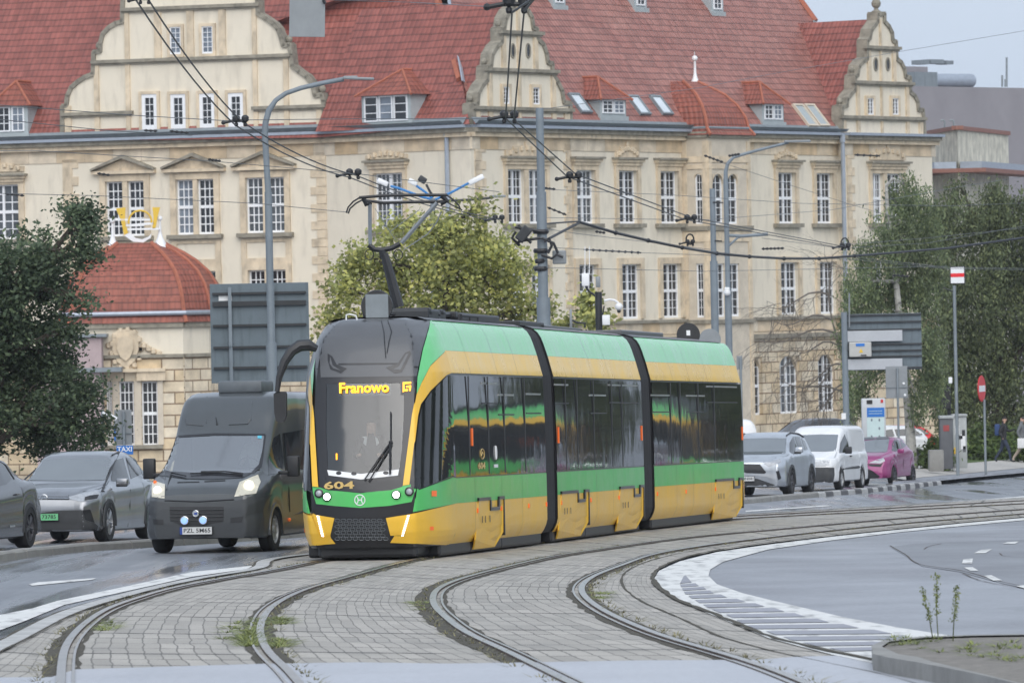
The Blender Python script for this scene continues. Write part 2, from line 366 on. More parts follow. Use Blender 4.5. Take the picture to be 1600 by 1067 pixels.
def ribbon(mb, c, o0, o1, dz, jit=0, m=0):
    a = offs(c, o0, dz, jit); b = offs(c, o1, dz, jit)
    for i in range(len(c) - 1): mb.face([a[i], b[i], b[i + 1], a[i + 1]], m)
def gpoly(pts, dz, name, mat, mb=None, m=0, build=True):
    mb = mb or MB(); P_ = [gpt(q, dz) for q in pts]
    bm = bmesh.new(); f = bm.faces.new([bm.verts.new(p) for p in P_]); bmesh.ops.triangulate(bm, faces=[f])
    bm.verts.index_update(); mb.add([v.co for v in bm.verts], [[v.index for v in f.verts] for f in bm.faces], m); bm.free()
    if build: return tag(mb.build(name, mat), kind='structure')
# smooth kerb strip at the outer edge of the tracks, pale asphalt crossing at the bottom of the view
mb = MB(); ribbon(mb, cL, -.05, .14, .03); tag(mb.build('track_edge_strip', M['kerb_light']), kind='structure')
mb = MB(); ribbon(mb, cL, -.1, -.03, .02, .02); ribbon(mb, cR, -.03, .025, .03, .02); ribbon(mb, cR, -.4, -.375, .02, .008); ribbon(mb, cL, .15, .175, .034, .012); tag(mb.build('joint_moss', M['dirt']), kind='structure')
cross = [(-400, 1200), (-400, 1062), (-60, 1058), (80, 1057), (118, 1045), (420, 1036), (560, 1034), (700, 1036), (832, 1034), (1000, 1031), (1180, 1030), (1250, 1025), (1330, 1023), (1362, 1036), (1520, 1072), (1800, 1200)]
gpoly(cross, .020, 'crossing_asphalt', M['asph3'])
# rails
def rail(c, sgn, label):
    L_ = len(c); mb = MB()
    o = [0, .07, .072, .115, .117, .14]; z = [.036, .036, -.0, -.0, .03, .03]
    o = [(q - .035) * sgn for q in o]
    cs = [offs(c, a, b) for a, b in zip(o, z)]
    base = [offs(c, o[0], 0), offs(c, o[-1], 0)]
    cs = [base[0]] + cs + [base[1]]
    mi = [1, 0, 1, 1, 1, 0, 1]
    for j in range(len(cs) - 1):
        for i in range(L_ - 1):
            q = [cs[j][i], cs[j + 1][i], cs[j + 1][i + 1], cs[j][i + 1]]; mb.face(q if sgn > 0 else q[::-1], mi[j])
    ob = mb.build('rail', [M['rail'], M['rail_side']]); tag(ob, label, 'rail', 'tram rails set in the paving', None); return ob
rail(cA, 1, 'leftmost curved tram rail, outer rail of the track the tram stands on')
rail(cB, -1, 'second tram rail from the left, with green weeds beside its bend')
rail(cC, 1, 'third tram rail from the left, bending round dark dirt in the middle of the paving')
rail(cD, -1, 'rightmost curved tram rail, nearest to the white hatched road marking')
mb = MB()
for c, s_, w0, w1 in ((cA, 1, .1, .05), (cB, -1, .1, .06), (cC, 1, .16, .05), (cD, -1, .07, .07)):
    ribbon(mb, c, -.035 * s_, (-.035 - w0) * s_, .019, .025); ribbon(mb, c, .1 * s_, (.1 + w1) * s_, .019, .025)
tag(mb.build('dirt_strips', M['dirt']), kind='structure')
# markings
Wt = [(-60, 969), (0, 960), (50, 950), (90, 938), (200, 915), (300, 893), (400, 882.5), (500, 872)]
Wb = [(-60, 1000), (0, 984), (40, 969), (100, 944.5), (200, 922.5), (300, 900.5), (400, 886.5), (500, 874.5)]
mk = MB()
gpoly(Wt + Wb[::-1], .008, '', None, mk, build=False)
gpoly([(1150, 813.5), (1290, 800), (1450, 787), (1640, 771.5), (1640, 775), (1450, 790), (1290, 803), (1150, 816.5)], .008, '', None, mk, build=False)
gpoly([(45, 912), (60, 909), (150, 902.5), (146, 905), (50, 914.5)], .008, '', None, mk, build=False)
gpoly([(1165, 797.5), (1290, 789), (1300, 790), (1165, 799.5)], .008, '', None, mk, build=False)
wband = [(1366, 1036), (1300, 1022), (1250, 1009), (1200, 996), (1130, 967), (1060, 939), (1032, 921), (1021, 905), (1030, 891), (1062, 876.5), (1120, 862), (1200, 850.5), (1300, 838), (1400, 827.5), (1500, 817.5), (1640, 805), (1640, 808.5), (1500, 821.5), (1400, 831.5), (1300, 843.5), (1200, 858), (1130, 877), (1110, 889), (1107, 899), (1120, 912), (1160, 926), (1200, 936), (1320, 964), (1400, 979), (1470, 990), (1540, 1003), (1540, 1012), (1400, 1036)]
gpoly(wband, .022, '', None, mk, build=False)
for d in ([(1566, 849), (1574, 846.5), (1592, 845.5), (1586, 849)], [(1521, 864), (1533, 858.5), (1550, 857.5), (1540, 863.5)], [(1503, 879.5), (1505, 873.5), (1520, 872), (1519, 880)], [(1506, 886), (1520, 885.5), (1529, 891), (1516, 891)], [(1537, 899), (1549, 898), (1566, 906), (1552, 906.5)], [(1588, 915), (1602, 913.5), (1622, 918), (1606, 920)]):
    gpoly(d, .024, '', None, mk, build=False)
tag(mk.build('road_markings', M['line']), kind='structure')
# right-hand carriageway, patch, hatch
gpoly([(1640, 806), (1500, 819), (1400, 829), (1300, 840), (1200, 853), (1120, 868), (1100, 890), (1110, 915), (1200, 940), (1320, 970), (1540, 1020), (1900, 1100), (2400, 1100), (2000, 806)], .012, 'right_carriageway', M['asph'])
gpoly([(1391, 854), (1430, 849), (1470, 847), (1640, 841), (1640, 925), (1570, 912), (1500, 893), (1440, 884), (1415, 868)], .017, 'asphalt_patch', M['asph2'])
mb = MB()
for c_ in ([(1415, 868), (1440, 884), (1500, 893), (1570, 912), (1640, 925)], [(1391, 854), (1415, 868)], [(1504, 898), (1540, 911), (1600, 921)], [(1444, 860), (1452, 855), (1471, 851)], [(1562, 866), (1580, 872), (1640, 873)]):
    ribbon(mb, curve(c_, .4, 1), -.007, .007, .021, .005)
tag(mb.build('cracks', M['rail_side']), kind='structure')
xl = [(900, 1068), (910, 1062), (925, 1070), (935, 1085), (950, 1112), (960, 1140), (975, 1165), (985, 1200), (1000, 1245), (1010, 1292), (1018, 1335)]
xr = [(900, 1070), (910, 1082), (917, 1098), (925, 1112), (932, 1135), (941, 1172), (949, 1205), (960, 1248), (970, 1290), (981, 1348), (992, 1412), (1004, 1425), (1016, 1365)]
mb = MB()
for a, b in ((899, 909), (911.5, 914.5), (917, 920), (922.8, 926), (929, 932.4), (935.6, 939.4), (942.6, 946.6), (950, 954.4), (958, 962.6), (966.4, 971.2), (975, 980), (984, 989), (993, 998), (1002, 1006.6), (1010.5, 1015)):
    fl = lambda y: np.interp(y, [q[0] for q in xl], [q[1] for q in xl]); fr = lambda y: np.interp(y, [q[0] for q in xr], [q[1] for q in xr])
    gpoly([(fl(a), a + 1), (fl(b), b + 1.8), (fr(b), b + .2), (fr(a) + 1, a - 1)], .027, '', None, mb, build=False)
tag(mb.build('hatch_gaps', M['hatchdark']), kind='structure')
# kerbs
def kerb(pts, wdt, h, name, mats, blk=1.0, gap=.012, alt=None):
    c = resample(curve(pts, .5, 2), 2000); mb = MB(); d = 0; i0 = 0; k = 0
    for i in range(1, len(c)):
        d += (c[i] - c[i - 1]).length
        if d >= blk:
            n_ = Vector((side(c, i0).x, side(c, i0).y, 0)); a, b = c[i0], c[i]
            t = (b - a).normalized(); a = a + t * gap; b = b - t * gap
            dz = random.uniform(-.006, .006); dx = random.uniform(-.008, .008)
            prof = [(0 + dx, -.02), (.015 + dx, h - .03 + dz), (.045 + dx, h + dz), (wdt + dx, h + dz), (wdt + dx, -.02)]
            A = [a - n_ * o + Vector((0, 0, z)) for o, z in prof]; B = [b - n_ * o + Vector((0, 0, z)) for o, z in prof]; N = len(prof)
            m = 0 if alt is None else alt(a, k)
            mb.add(A + B, [(q, q + N, q + N + 1, q + 1) for q in range(N - 1)] + [tuple(range(N)), tuple(range(2 * N - 1, N - 1, -1))], m)
            d = 0; i0 = i; k += 1
    return tag(mb.build(name, mats), kind='structure')
kerb([(-60, 884), (0, 877), (60, 869), (100, 864.5), (160, 859.5), (235, 855), (420, 843), (800, 813), (1000, 799), (1165, 787), (1230, 781), (1290, 775.5), (1350, 770.5), (1420, 763), (1478, 757)], .28, .13, 'parking_kerb', [M['kerb'], M['kerb_dark'], M['kerb_light']],
     alt=lambda a, k: (1 + k % 2) if a.x > 7.6 else 0)
kerb([(1395, 762), (1440, 757.5), (1500, 751.5), (1560, 746), (1640, 738)], .2, .12, 'pavement_kerb', [M['kerb_dark']])
gpoly([(1395, 758), (1440, 753.5), (1500, 747.5), (1640, 734.5), (1640, 727), (1500, 740), (1440, 745.5), (1395, 752)], .12, 'pavement', M['asph'])
# ================================================================== FACADE TOOLS
M['plaster'] = pm('cream_plaster', (.74, .67, .545), .9, var=.04, vs=.7, stain=(.48, .43, .35), stain_amt=.45, stain_s=(1, 1, .25))
M['stone'] = pm('sandstone', (.64, .53, .385), .85, var=.22, vs=1.1, bump=.3, bs=9, stain=(.2, .17, .13), stain_amt=.5, stain_s=(1, 1, .5))
M['dark_stone'] = pm('weathered_stone', (.27, .245, .195), .9, var=.3, vs=2.5, bump=.4, bs=9, stain=(.11, .105, .085), stain_amt=.6, stain_s=(1, 1, 1))
M['pale_stone'] = pm('pale_stone', (.58, .51, .41), .85, var=.15, vs=1.5)
M['zinc'] = pm('zinc_gutter', (.36, .4, .46), .45, .4, var=.1)
M['zinc_dark'] = pm('zinc_flashing', (.22, .25, .27), .6, .2, var=.15)
M['frame_white'] = pm('white_window_frame', (.8, .81, .83), .5, var=.04)
M['pane'] = pm('window_pane', (.018, .02, .024), .12, spec=.6, var=.6, vs=.9)
M['pane_sky'] = pm('sky_tinted_pane', (.16, .19, .23), .15, spec=.6, var=.4, vs=1.2)  # sky reflection put into the pane colour
M['pane_dim'] = pm('curtained_pane', (.075, .085, .095), .12, spec=.6, var=.5, vs=1.1)
M['dormer_grey'] = pm('grey_dormer_paint', (.36, .4, .41), .6, var=.08)
M['ridge'] = pm('ridge_tiles', (.36, .115, .065), .7, var=.2, vs=3)
def block_mat(name, c1, c2, bw, bh, mortar, ms=.02, off=.5):
    m = bpy.data.materials.new(name); m.use_nodes = True; nt = m.node_tree; b = nt.nodes['Principled BSDF']; L = nt.links.new
    tc = nn(nt, 'ShaderNodeTexCoord'); t = nn(nt, 'ShaderNodeTexBrick'); t.offset = off
    for k, v in (('Scale', 1), ('Brick Width', bw), ('Row Height', bh), ('Mortar Size', ms), ('Mortar Smooth', .2), ('Bias', 0)): t.inputs[k].default_value = v
    t.inputs['Color1'].default_value = (*c1, 1); t.inputs['Color2'].default_value = (*c2, 1); t.inputs['Mortar'].default_value = (*mortar, 1)
    L(tc.outputs['UV'], t.inputs['Vector'])
    n1 = nn(nt, 'ShaderNodeTexNoise'); n1.inputs['Scale'].default_value = 1.5; n1.inputs['Detail'].default_value = 6; L(tc.outputs['UV'], n1.inputs['Vector'])
    r = nn(nt, 'ShaderNodeMapRange'); r.inputs[1].default_value = .3; r.inputs[2].default_value = .7; r.inputs[3].default_value = .75; r.inputs[4].default_value = 1.2; L(n1.outputs[0], r.inputs[0])
    mm = nn(nt, 'ShaderNodeMix', data_type='RGBA', blend_type='MULTIPLY'); mm.inputs[0].default_value = 1; L(t.outputs['Color'], mm.inputs[6]); L(r.outputs[0], mm.inputs[7]); L(mm.outputs[2], b.inputs['Base Color'])
    b.inputs['Roughness'].default_value = .85
    bp = nn(nt, 'ShaderNodeBump'); bp.invert = True; bp.inputs['Strength'].default_value = .5; bp.inputs['Distance'].default_value = .03; L(t.outputs['Fac'], bp.inputs['Height']); L(bp.outputs[0], b.inputs['Normal'])
    return m
M['rustic'] = block_mat('rusticated_sandstone', (.60, .47, .3), (.68, .6, .47), 1.15, .52, (.24, .17, .11), .035)
M['band'] = block_mat('sandstone_frieze', (.58, .43, .26), (.68, .6, .48), 1.5, 2.0, (.35, .27, .18), .008)
def tiles(name, base, row=.36, pale=0):
    m = bpy.data.materials.new(name); m.use_nodes = True; nt = m.node_tree; b = nt.nodes['Principled BSDF']; L = nt.links.new
    tc = nn(nt, 'ShaderNodeTexCoord'); sp = nn(nt, 'ShaderNodeSeparateXYZ'); L(tc.outputs['UV'], sp.inputs[0])
    dv = nn(nt, 'ShaderNodeMath', operation='DIVIDE'); dv.inputs[1].default_value = row; L(sp.outputs[1], dv.inputs[0])
    wob = nn(nt, 'ShaderNodeTexNoise'); wob.inputs['Scale'].default_value = .8; L(tc.outputs['UV'], wob.inputs['Vector'])
    wa = nn(nt, 'ShaderNodeMath', operation='MULTIPLY_ADD'); wa.inputs[1].default_value = .35; L(wob.outputs[0], wa.inputs[0]); L(dv.outputs[0], wa.inputs[2])
    fr = nn(nt, 'ShaderNodeMath', operation='FRACT'); L(wa.outputs[0], fr.inputs[0])
    dk = nn(nt, 'ShaderNodeMapRange'); dk.inputs[1].default_value = .0; dk.inputs[2].default_value = .3; dk.inputs[3].default_value = .36; dk.inputs[4].default_value = 1; L(fr.outputs[0], dk.inputs[0])
    cu = nn(nt, 'ShaderNodeMath', operation='MULTIPLY'); cu.inputs[1].default_value = 2 * math.pi / .27; L(sp.outputs[0], cu.inputs[0])
    si = nn(nt, 'ShaderNodeMath', operation='SINE'); L(cu.outputs[0], si.inputs[0])
    cm = nn(nt, 'ShaderNodeMapRange'); cm.inputs[1].default_value = -1; cm.inputs[2].default_value = -.3; cm.inputs[3].default_value = .82; cm.inputs[4].default_value = 1; L(si.outputs[0], cm.inputs[0])
    n1 = nn(nt, 'ShaderNodeTexNoise'); n1.inputs['Scale'].default_value = .45; n1.inputs['Detail'].default_value = 8; n1.inputs['Roughness'].default_value = .7; L(tc.outputs['UV'], n1.inputs['Vector'])
    cr = nn(nt, 'ShaderNodeValToRGB'); e = cr.color_ramp.elements; e[0].position = .32; e[0].color = (base[0] * .86, base[1] * .86, base[2] * .86, 1)
    e[1].position = .68; e[1].color = (base[0] * 1.08, base[1] * (1.12 + pale), base[2] * (1.12 + pale), 1); L(n1.outputs[0], cr.inputs[0])
    bk = nn(nt, 'ShaderNodeTexBrick'); bk.offset = 0; bk.inputs['Scale'].default_value = 1; bk.inputs['Brick Width'].default_value = .27; bk.inputs['Row Height'].default_value = row; bk.inputs['Mortar Size'].default_value = 0
    bk.inputs['Color1'].default_value = (.8, .8, .8, 1); bk.inputs['Color2'].default_value = (1.15, 1.15, 1.15, 1); L(tc.outputs['UV'], bk.inputs['Vector'])
    def mul(a, b_):
        q = nn(nt, 'ShaderNodeMix', data_type='RGBA', blend_type='MULTIPLY'); q.inputs[0].default_value = 1; L(a, q.inputs[6]); L(b_, q.inputs[7]); return q.outputs[2]
    o = mul(mul(mul(cr.outputs[0], dk.outputs[0]), cm.outputs[0]), bk.outputs['Color'])
    L(o, b.inputs['Base Color']); b.inputs['Roughness'].default_value = .55; b.inputs['Specular IOR Level'].default_value = .4
    hh = nn(nt, 'ShaderNodeMath', operation='MULTIPLY_ADD'); L(si.outputs[0], hh.inputs[0]); hh.inputs[1].default_value = .35
    inv = nn(nt, 'ShaderNodeMath', operation='SUBTRACT'); inv.inputs[0].default_value = 1; L(fr.outputs[0], inv.inputs[1]); L(inv.outputs[0], hh.inputs[2])
    bp = nn(nt, 'ShaderNodeBump'); bp.inputs['Strength'].default_value = .7; bp.inputs['Distance'].default_value = .04; L(hh.outputs[0], bp.inputs['Height']); L(bp.outputs[0], b.inputs['Normal'])
    return m
M['tile'] = tiles('red_clay_tiles', (.29, .09, .07), .42, .0)
M['tile_pale'] = tiles('weathered_red_tiles', (.33, .13, .105), .42, .15)
M['tile_bright'] = tiles('newer_red_tiles', (.3, .09, .06), .34)
class Fac:
    def __init__(s, A, B):                            # plan end points, left to right as seen from the street
        s.A = Vector((A[0], A[1], 0)); s.B = Vector((B[0], B[1], 0)); s.L = (s.B - s.A).length
        s.d = (s.B - s.A).normalized(); s.n = Vector((s.d.y, -s.d.x, 0))
    def W(s, u, z, o=0):
        p = s.A + s.d * u + s.n * o; return Vector((p.x, p.y, z))
    def hit(s, px, py, o=0):
        q = plane_hit(px, py, s.A + s.n * o, s.n); return ((q - s.A).dot(s.d), q.z)
    def shift(s, u0, u1, o):
        a = s.W(u0, 0, o); b = s.W(u1, 0, o); return Fac((a.x, a.y), (b.x, b.y))
def fbox(mb, F, u0, u1, z0, z1, o0, o1, m=0):
    p = [F.W(u, z, o) for o in (o0, o1) for z in (z0, z1) for u in (u0, u1)]
    fs = [(0, 2, 3, 1), (4, 5, 7, 6), (0, 1, 5, 4), (2, 6, 7, 3), (0, 4, 6, 2), (1, 3, 7, 5)]
    for f in fs:
        uv = []
        for i in f:
            u = (u0, u1)[i & 1]; z = (z0, z1)[(i >> 1) & 1]; o = (o0, o1)[i >> 2]; uv.append((u + o, z))
        mb.face([p[i] for i in f], m, uv)
def ngon_uv(mb, pts, uv, m=0):
    mb.face(pts, m, uv)
def wall_holes(mb, F, u0, u1, z0, z1, holes, dep=.3, o=0, m=0, mr=None):
    us = sorted({u0, u1} | {h[0] for h in holes} | {h[1] for h in holes}); zs = sorted({z0, z1} | {h[2] for h in holes} | {h[3] for h in holes})
    us = [u for u in us if u0 - 1e-6 <= u <= u1 + 1e-6]; zs = [z for z in zs if z0 - 1e-6 <= z <= z1 + 1e-6]
    for a, b in zip(us, us[1:]):
        for c, d in zip(zs, zs[1:]):
            mu, mz = (a + b) / 2, (c + d) / 2
            if any(h[0] < mu < h[1] and h[2] < mz < h[3] for h in holes): continue
            mb.face([F.W(a, c, o), F.W(b, c, o), F.W(b, d, o), F.W(a, d, o)], m, [(a, c), (b, c), (b, d), (a, d)])
    mr = m if mr is None else mr
    for a, b, c, d in holes:
        for (q, r) in (((a, c), (a, d)), ((b, d), (b, c)), ((a, d), (b, d)), ((b, c), (a, c))):
            mb.face([F.W(*q, o), F.W(*r, o), F.W(*r, o - dep), F.W(*q, o - dep)], mr, [(q[0], q[1]), (r[0], r[1]), (r[0] + dep, r[1]), (q[0] + dep, q[1])])
def window(F, h, o, parent, nc=2, nr=(3, 3), tr=.5, mull=.09, cas=2, fw=.07, pane='pane', bar=.028, arch=False):
    u0, u1, z0, z1 = h; mb = MB(); gl = MB()
    fbox(mb, F, u0, u0 + fw, z0, z1, o, o + .08); fbox(mb, F, u1 - fw, u1, z0, z1, o, o + .08)
    fbox(mb, F, u0 + fw, u1 - fw, z0, z0 + fw * 1.5, o, o + .085); fbox(mb, F, u0 + fw, u1 - fw, z1 - fw, z1, o, o + .085)
    zt = z0 + (z1 - z0) * tr; th = .075 if len(nr) > 1 else 0
    if len(nr) > 1: fbox(mb, F, u0 + fw, u1 - fw, zt - th, zt + th, o, o + .1)
    rows = [(z0 + fw * 1.5, zt - th, nr[0]), (zt + th, z1 - fw, nr[1])] if len(nr) > 1 else [(z0 + fw * 1.5, z1 - fw, nr[0])]
    iu0, iu1 = u0 + fw, u1 - fw; cols = []
    if cas == 2:
        um = (iu0 + iu1) / 2; cols = [(iu0, um - mull / 2), (um + mull / 2, iu1)]
        for (a, b, _) in rows: fbox(mb, F, um - mull / 2, um + mull / 2, a, b, o, o + .09)
    else: cols = [(iu0, iu1)]
    for (a, b, k) in rows:
        for (c, d) in cols:
            for i in range(1, nc): x = c + (d - c) * i / nc; fbox(mb, F, x - bar / 2, x + bar / 2, a, b, o + .012, o + .05)
            for j in range(1, k): y = a + (b - a) * j / k; fbox(mb, F, c, d, y - bar / 2, y + bar / 2, o + .014, o + .052)
    if arch:                                          # rounded stone infill of the upper corners
        r = (u1 - u0) / 2; um = (u0 + u1) / 2; pts = [(um + r * math.cos(t), z1 - r + r * math.sin(t)) for t in np.linspace(0, math.pi, 13)]
        for sgn in (0, 1):
            seg = pts[:7] if sgn == 0 else pts[6:]
            cn = (u1, z1) if sgn == 0 else (u0, z1)
            for a, b in zip(seg, seg[1:]): mb.face([F.W(*cn, o + .2), F.W(*a, o + .2), F.W(*b, o + .2)], 1); mb.face([F.W(*a, o + .2), F.W(*b, o + .2), F.W(*b, o), F.W(*a, o)], 1)
    fr = mb.build('window', [M['frame_white'], M['stone']], parent)
    gl.face([F.W(u0, z0, o + .01), F.W(u1, z0, o + .01), F.W(u1, z1, o + .01), F.W(u0, z1, o + .01)]); gl.build('pane', M[pane], fr)
    return fr
# ================================================================== THE BIG BUILDING
def plan(px, Z): q = P(px, 350, Z); return (q.x, q.y)
Z738 = 270.0
pA0, pAB, pBC, pCG, pG1 = plan(-60, 282.8), plan(510, 276.2), plan(738, Z738), plan(1311, 296.9), plan(1447, 303.6)
FA, FB, FC, FG = Fac(pA0, pAB), Fac(pAB, pBC), Fac(pBC, pCG), Fac(pCG, pG1)
FG = FG.shift(0, FG.L, .45)
bld = thing('town_building', 'large cream building with red tiled roof, sandstone trim and curly gables behind the tram', 'building', (pBC[0], pBC[1], gz(272)))
def rect(F, x0, y0, x1, y1, o=0):
    a = F.hit(x0, y0, o); b = F.hit(x1, y1, o); return [min(a[0], b[0]), max(a[0], b[0]), min(a[1], b[1]), max(a[1], b[1])]
# common levels
zc = FC.hit(800, 203)[1]                              # underside of the gutter
print('eaves z', zc, FA.hit(0, 226)[1], FA.hit(500, 213)[1], FB.hit(700, 205)[1], FC.hit(1300, 213)[1], 'lengths', FA.L, FB.L, FC.L, FG.L)
ZB = -8.6
def lev(F, *pts): return sum(F.hit(*p)[1] for p in pts) / len(pts)
w2 = (lev(FC, (911, 351), (1284, 348)), lev(FC, (911, 267), (1284, 270)))       # upper storey sash bottom, top
w1 = (lev(FC, (980, 498), (1228, 492)), lev(FC, (980, 412), (1228, 411)))
w2A = (lev(FA, (180, 370), (430, 363)), lev(FA, (180, 284), (430, 277)))
print('w2', w2, 'w1', w1, 'w2A', w2A)
holesA = []; winA = []
def hole(F, lst, x0, x1, yr, z, **k):
    a = F.hit(x0, yr)[0]; b = F.hit(x1, yr)[0]; lst.append(([a, b, z[0], z[1]], k)); return lst[-1]
# wing A (left): twin windows
A = []; 
for x0, x1, x2, x3, dy in ((166, 192, 200, 226, 326), (276, 302, 309, 335, 322), (385, 411, 419, 445, 320)):
    hole(FA, A, x0, x1, dy, w2A, nc=3, cas=1); hole(FA, A, x2, x3, dy, w2A, nc=3, cas=1)
hole(FA, A, -22, 30, 330, (w2A[0] - .0, w2A[1]), nc=2)
w1A = (w2A[0] - 4.45, w2A[1] - 4.45)
for x0, x1 in ((388.5, 414), (422, 447.5), (279, 305), (312, 338), (170, 196), (204, 230)): hole(FA, A, x0, x1, 440, w1A, nc=3, cas=1)
hole(FA, A, -18, 34, 440, w1A, nc=2)
Bw = []; hole(FB, Bw, 585, 631, 315, (w2A[0], w2A[1]), nc=3, mull=.2); hole(FB, Bw, 588, 634, 450, w1A, nc=3, mull=.2)
Cw = []
for x0, x1 in ((792, 819), (826, 853)): hole(FC, Cw, x0, x1, 310, w2)
for x0, x1 in ((899, 929), (965, 995), (1030, 1059), (1214, 1242), (1274, 1301)): hole(FC, Cw, x0, x1, 310, w2)
for x0, x1 in ((796, 823), (830, 857), (903, 933), (970, 1000), (1034, 1063), (1218, 1247), (1279, 1306)): hole(FC, Cw, x0, x1, 455, w1)
zg = (lev(FC, (1230, 646)), lev(FC, (1230, 556)))
for x0, x1 in ((1164, 1190), (1217, 1248), (1277, 1305), (840, 866), (905, 932), (975, 1003), (1040, 1067)): hole(FC, Cw, x0, x1, 600, zg, arch=True)
Gw = []
for x0, x1 in ((1362, 1380), (1386, 1410)): hole(FG, Gw, x0, x1, 320, w2)
for x0, x1 in ((1364, 1382), (1388, 1412)): hole(FG, Gw, x0, x1, 455, w1)
zs = lev(FC, (1180, 524))                             # top of the rusticated ground floor
for F, H, u0, u1, nm in ((FA, A, -1, FA.L, 'a'), (FB, Bw, 0, FB.L, 'b'), (FC, Cw, 0, FC.L, 'c'), (FG, Gw, 0, FG.L, 'g')):
    mb = MB(); hs_ = [h for h, k in H]
    wall_holes(mb, F, u0, u1, zs, zc, [h for h in hs_ if h[2] > zs], .26, 0, 0, 0)
    wall_holes(mb, F, u0 - (.08 if nm == 'c' else 0), u1 + (.08 if nm == 'b' else 0), ZB, zs, [h for h in hs_ if h[3] < zs], .26, 0.06, 1, 1)
    wl = mb.build('wall', [M['plaster'], M['rustic']], bld)
    for i, (h, k) in enumerate(H):
        k = dict(k); pn = random.choice(('pane', 'pane', 'pane', 'pane_dim'))
        if nm == 'a' and i in (2,): pn = 'pane_sky'
        window(F, h, -.24, bld, pane=pn, bar=.05 if nm == 'a' else .03, mull=k.pop('mull', .12), **k)
# returns / back closing walls
mb = MB()
for q, r in ((FG.W(0, 0, 0), FC.W(FC.L, 0, -.1)), (FG.W(FG.L, 0, 0), FG.W(FG.L, 0, -22)), (FG.W(FG.L, 0, -22), FC.W(0, 0, -34)), (FA.W(-1, 0, 0), FA.W(-1, 0, -16)), (FA.W(-1, 0, -16), FB.W(0, 0, -20))):
    mb.face([(q.x, q.y, ZB), (r.x, r.y, ZB), (r.x, r.y, zc), (q.x, q.y, zc)])
mb.build('side_wall', M['plaster'], bld)
# surrounds, sills, hoods
def surround(F, u0, u1, z0, z1, w_=.2, t=.1, sill=True, hood=None, mull=None):
    o = 0; S_ = MB(); HD = MB(); HH = MB()
    fbox(S_, F, u0 - w_, u0 - .004, z0, z1 + w_, o - .02, o + t); fbox(S_, F, u1 + .004, u1 + w_, z0, z1 + w_, o - .02, o + t); fbox(S_, F, u0 - .004, u1 + .004, z1 + .004, z1 + w_, o - .02, o + t - .003)
    if mull: fbox(S_, F, mull[0] + .004, mull[1] - .004, z0, z1, o - .02, o + t * .5)
    if sill: fbox(HD, F, u0 - w_ - .15, u1 + w_ + .15, z0 - .2, z0 - .003, o - .02, o + .3)
    if hood:
        zh = z1 + w_ + hood; fbox(HH, F, u0 - w_ - .2, u1 + w_ + .2, zh, zh + .1, o, o + .42); fbox(S_, F, u0 - w_ - .12, u1 + w_ + .12, zh - .14, zh - .002, o, o + .3); fbox(S_, F, u0 - w_ - .03, u1 + w_ + .03, zh - .3, zh - .142, o, o + .2)
    S_.build('window_surround', M['stone'], bld)
    if HD.f: HD.build('sill', M['dark_stone'], bld)
    if HH.f: HH.build('hood', M['dark_stone'], bld)
def pediment(F, u0, u1, z, rise):
    um = (u0 + u1) / 2; S_ = MB(); HD = MB()
    fbox(S_, F, u0, u1, z, z + .16, 0, .3)
    for s0, s1 in ((u0, um), (u1, um)):
        A_ = [F.W(s0, z + .16, 0), F.W(s1, z + rise, 0), F.W(s1, z + rise + .17, 0), F.W(s0, z + .26, 0)]
        B_ = [F.W(s0, z + .16, .42), F.W(s1, z + rise, .42), F.W(s1, z + rise + .17, .42), F.W(s0, z + .26, .42)]
        HD.add(A_ + B_, [(0, 1, 2, 3), (7, 6, 5, 4), (0, 4, 5, 1), (1, 5, 6, 2), (2, 6, 7, 3), (3, 7, 4, 0)])
    S_.face([F.W(u0 + .2, z + .16, .08), F.W(u1 - .2, z + .16, .08), F.W(um, z + rise, .08)]); pd = S_.build('pediment', M['stone'], bld); HD.build('pediment_coping', M['dark_stone'], pd)
for i in (0, 2, 4):
    a, b = A[i][0], A[i + 1][0]; surround(FA, a[0], b[1], a[2], a[3], mull=(a[1], b[0]), w_=.3); pediment(FA, a[0] - .65, b[1] + .65, a[3] + .36, .75)
    # blind panel below
    BP_ = MB(); u0, u1 = a[0] - .3, b[1] + .3; zt_, zb_ = a[2] - .3, a[2] - 1.55
    for r in ((u0, u0 + .28, zb_, zt_), (u1 - .28, u1, zb_, zt_), (u0 + .28, u1 - .28, zb_, zb_ + .34), (u0 + .28, u1 - .28, zt_ - .14, zt_)): fbox(BP_, FA, *r, -.02, .07)
    BP_.build('blind_panel', M['stone'], bld)
a = A[6][0]; surround(FA, *a, w_=.3, hood=.12)
for i in (7, 9, 11): a, b = A[i][0], A[i + 1][0]; surround(FA, a[0], b[1], a[2], a[3], mull=(a[1], b[0]), w_=.3)
surround(FA, *A[13][0], w_=.3)
surround(FB, *Bw[0][0], w_=.22, hood=.3); surround(FB, *Bw[1][0], w_=.22)
a, b = Cw[0][0], Cw[1][0]; surround(FC, a[0], b[1], a[2], a[3], mull=(a[1], b[0]), hood=.28, w_=.24)
for i in range(2, 7): surround(FC, *Cw[i][0], hood=.28, w_=.26, t=.12)
a, b = Cw[7][0], Cw[8][0]; surround(FC, a[0], b[1], a[2], a[3], mull=(a[1], b[0]), w_=.24, sill=False)
for i in range(9, 14): surround(FC, *Cw[i][0], w_=.3, t=.12, sill=False)
a, b = Gw[0][0], Gw[1][0]; surround(FG, a[0], b[1], a[2], a[3], mull=(a[1], b[0]), hood=.28, w_=.24)
a, b = Gw[2][0], Gw[3][0]; surround(FG, a[0], b[1], a[2], a[3], mull=(a[1], b[0]), w_=.24, sill=False)
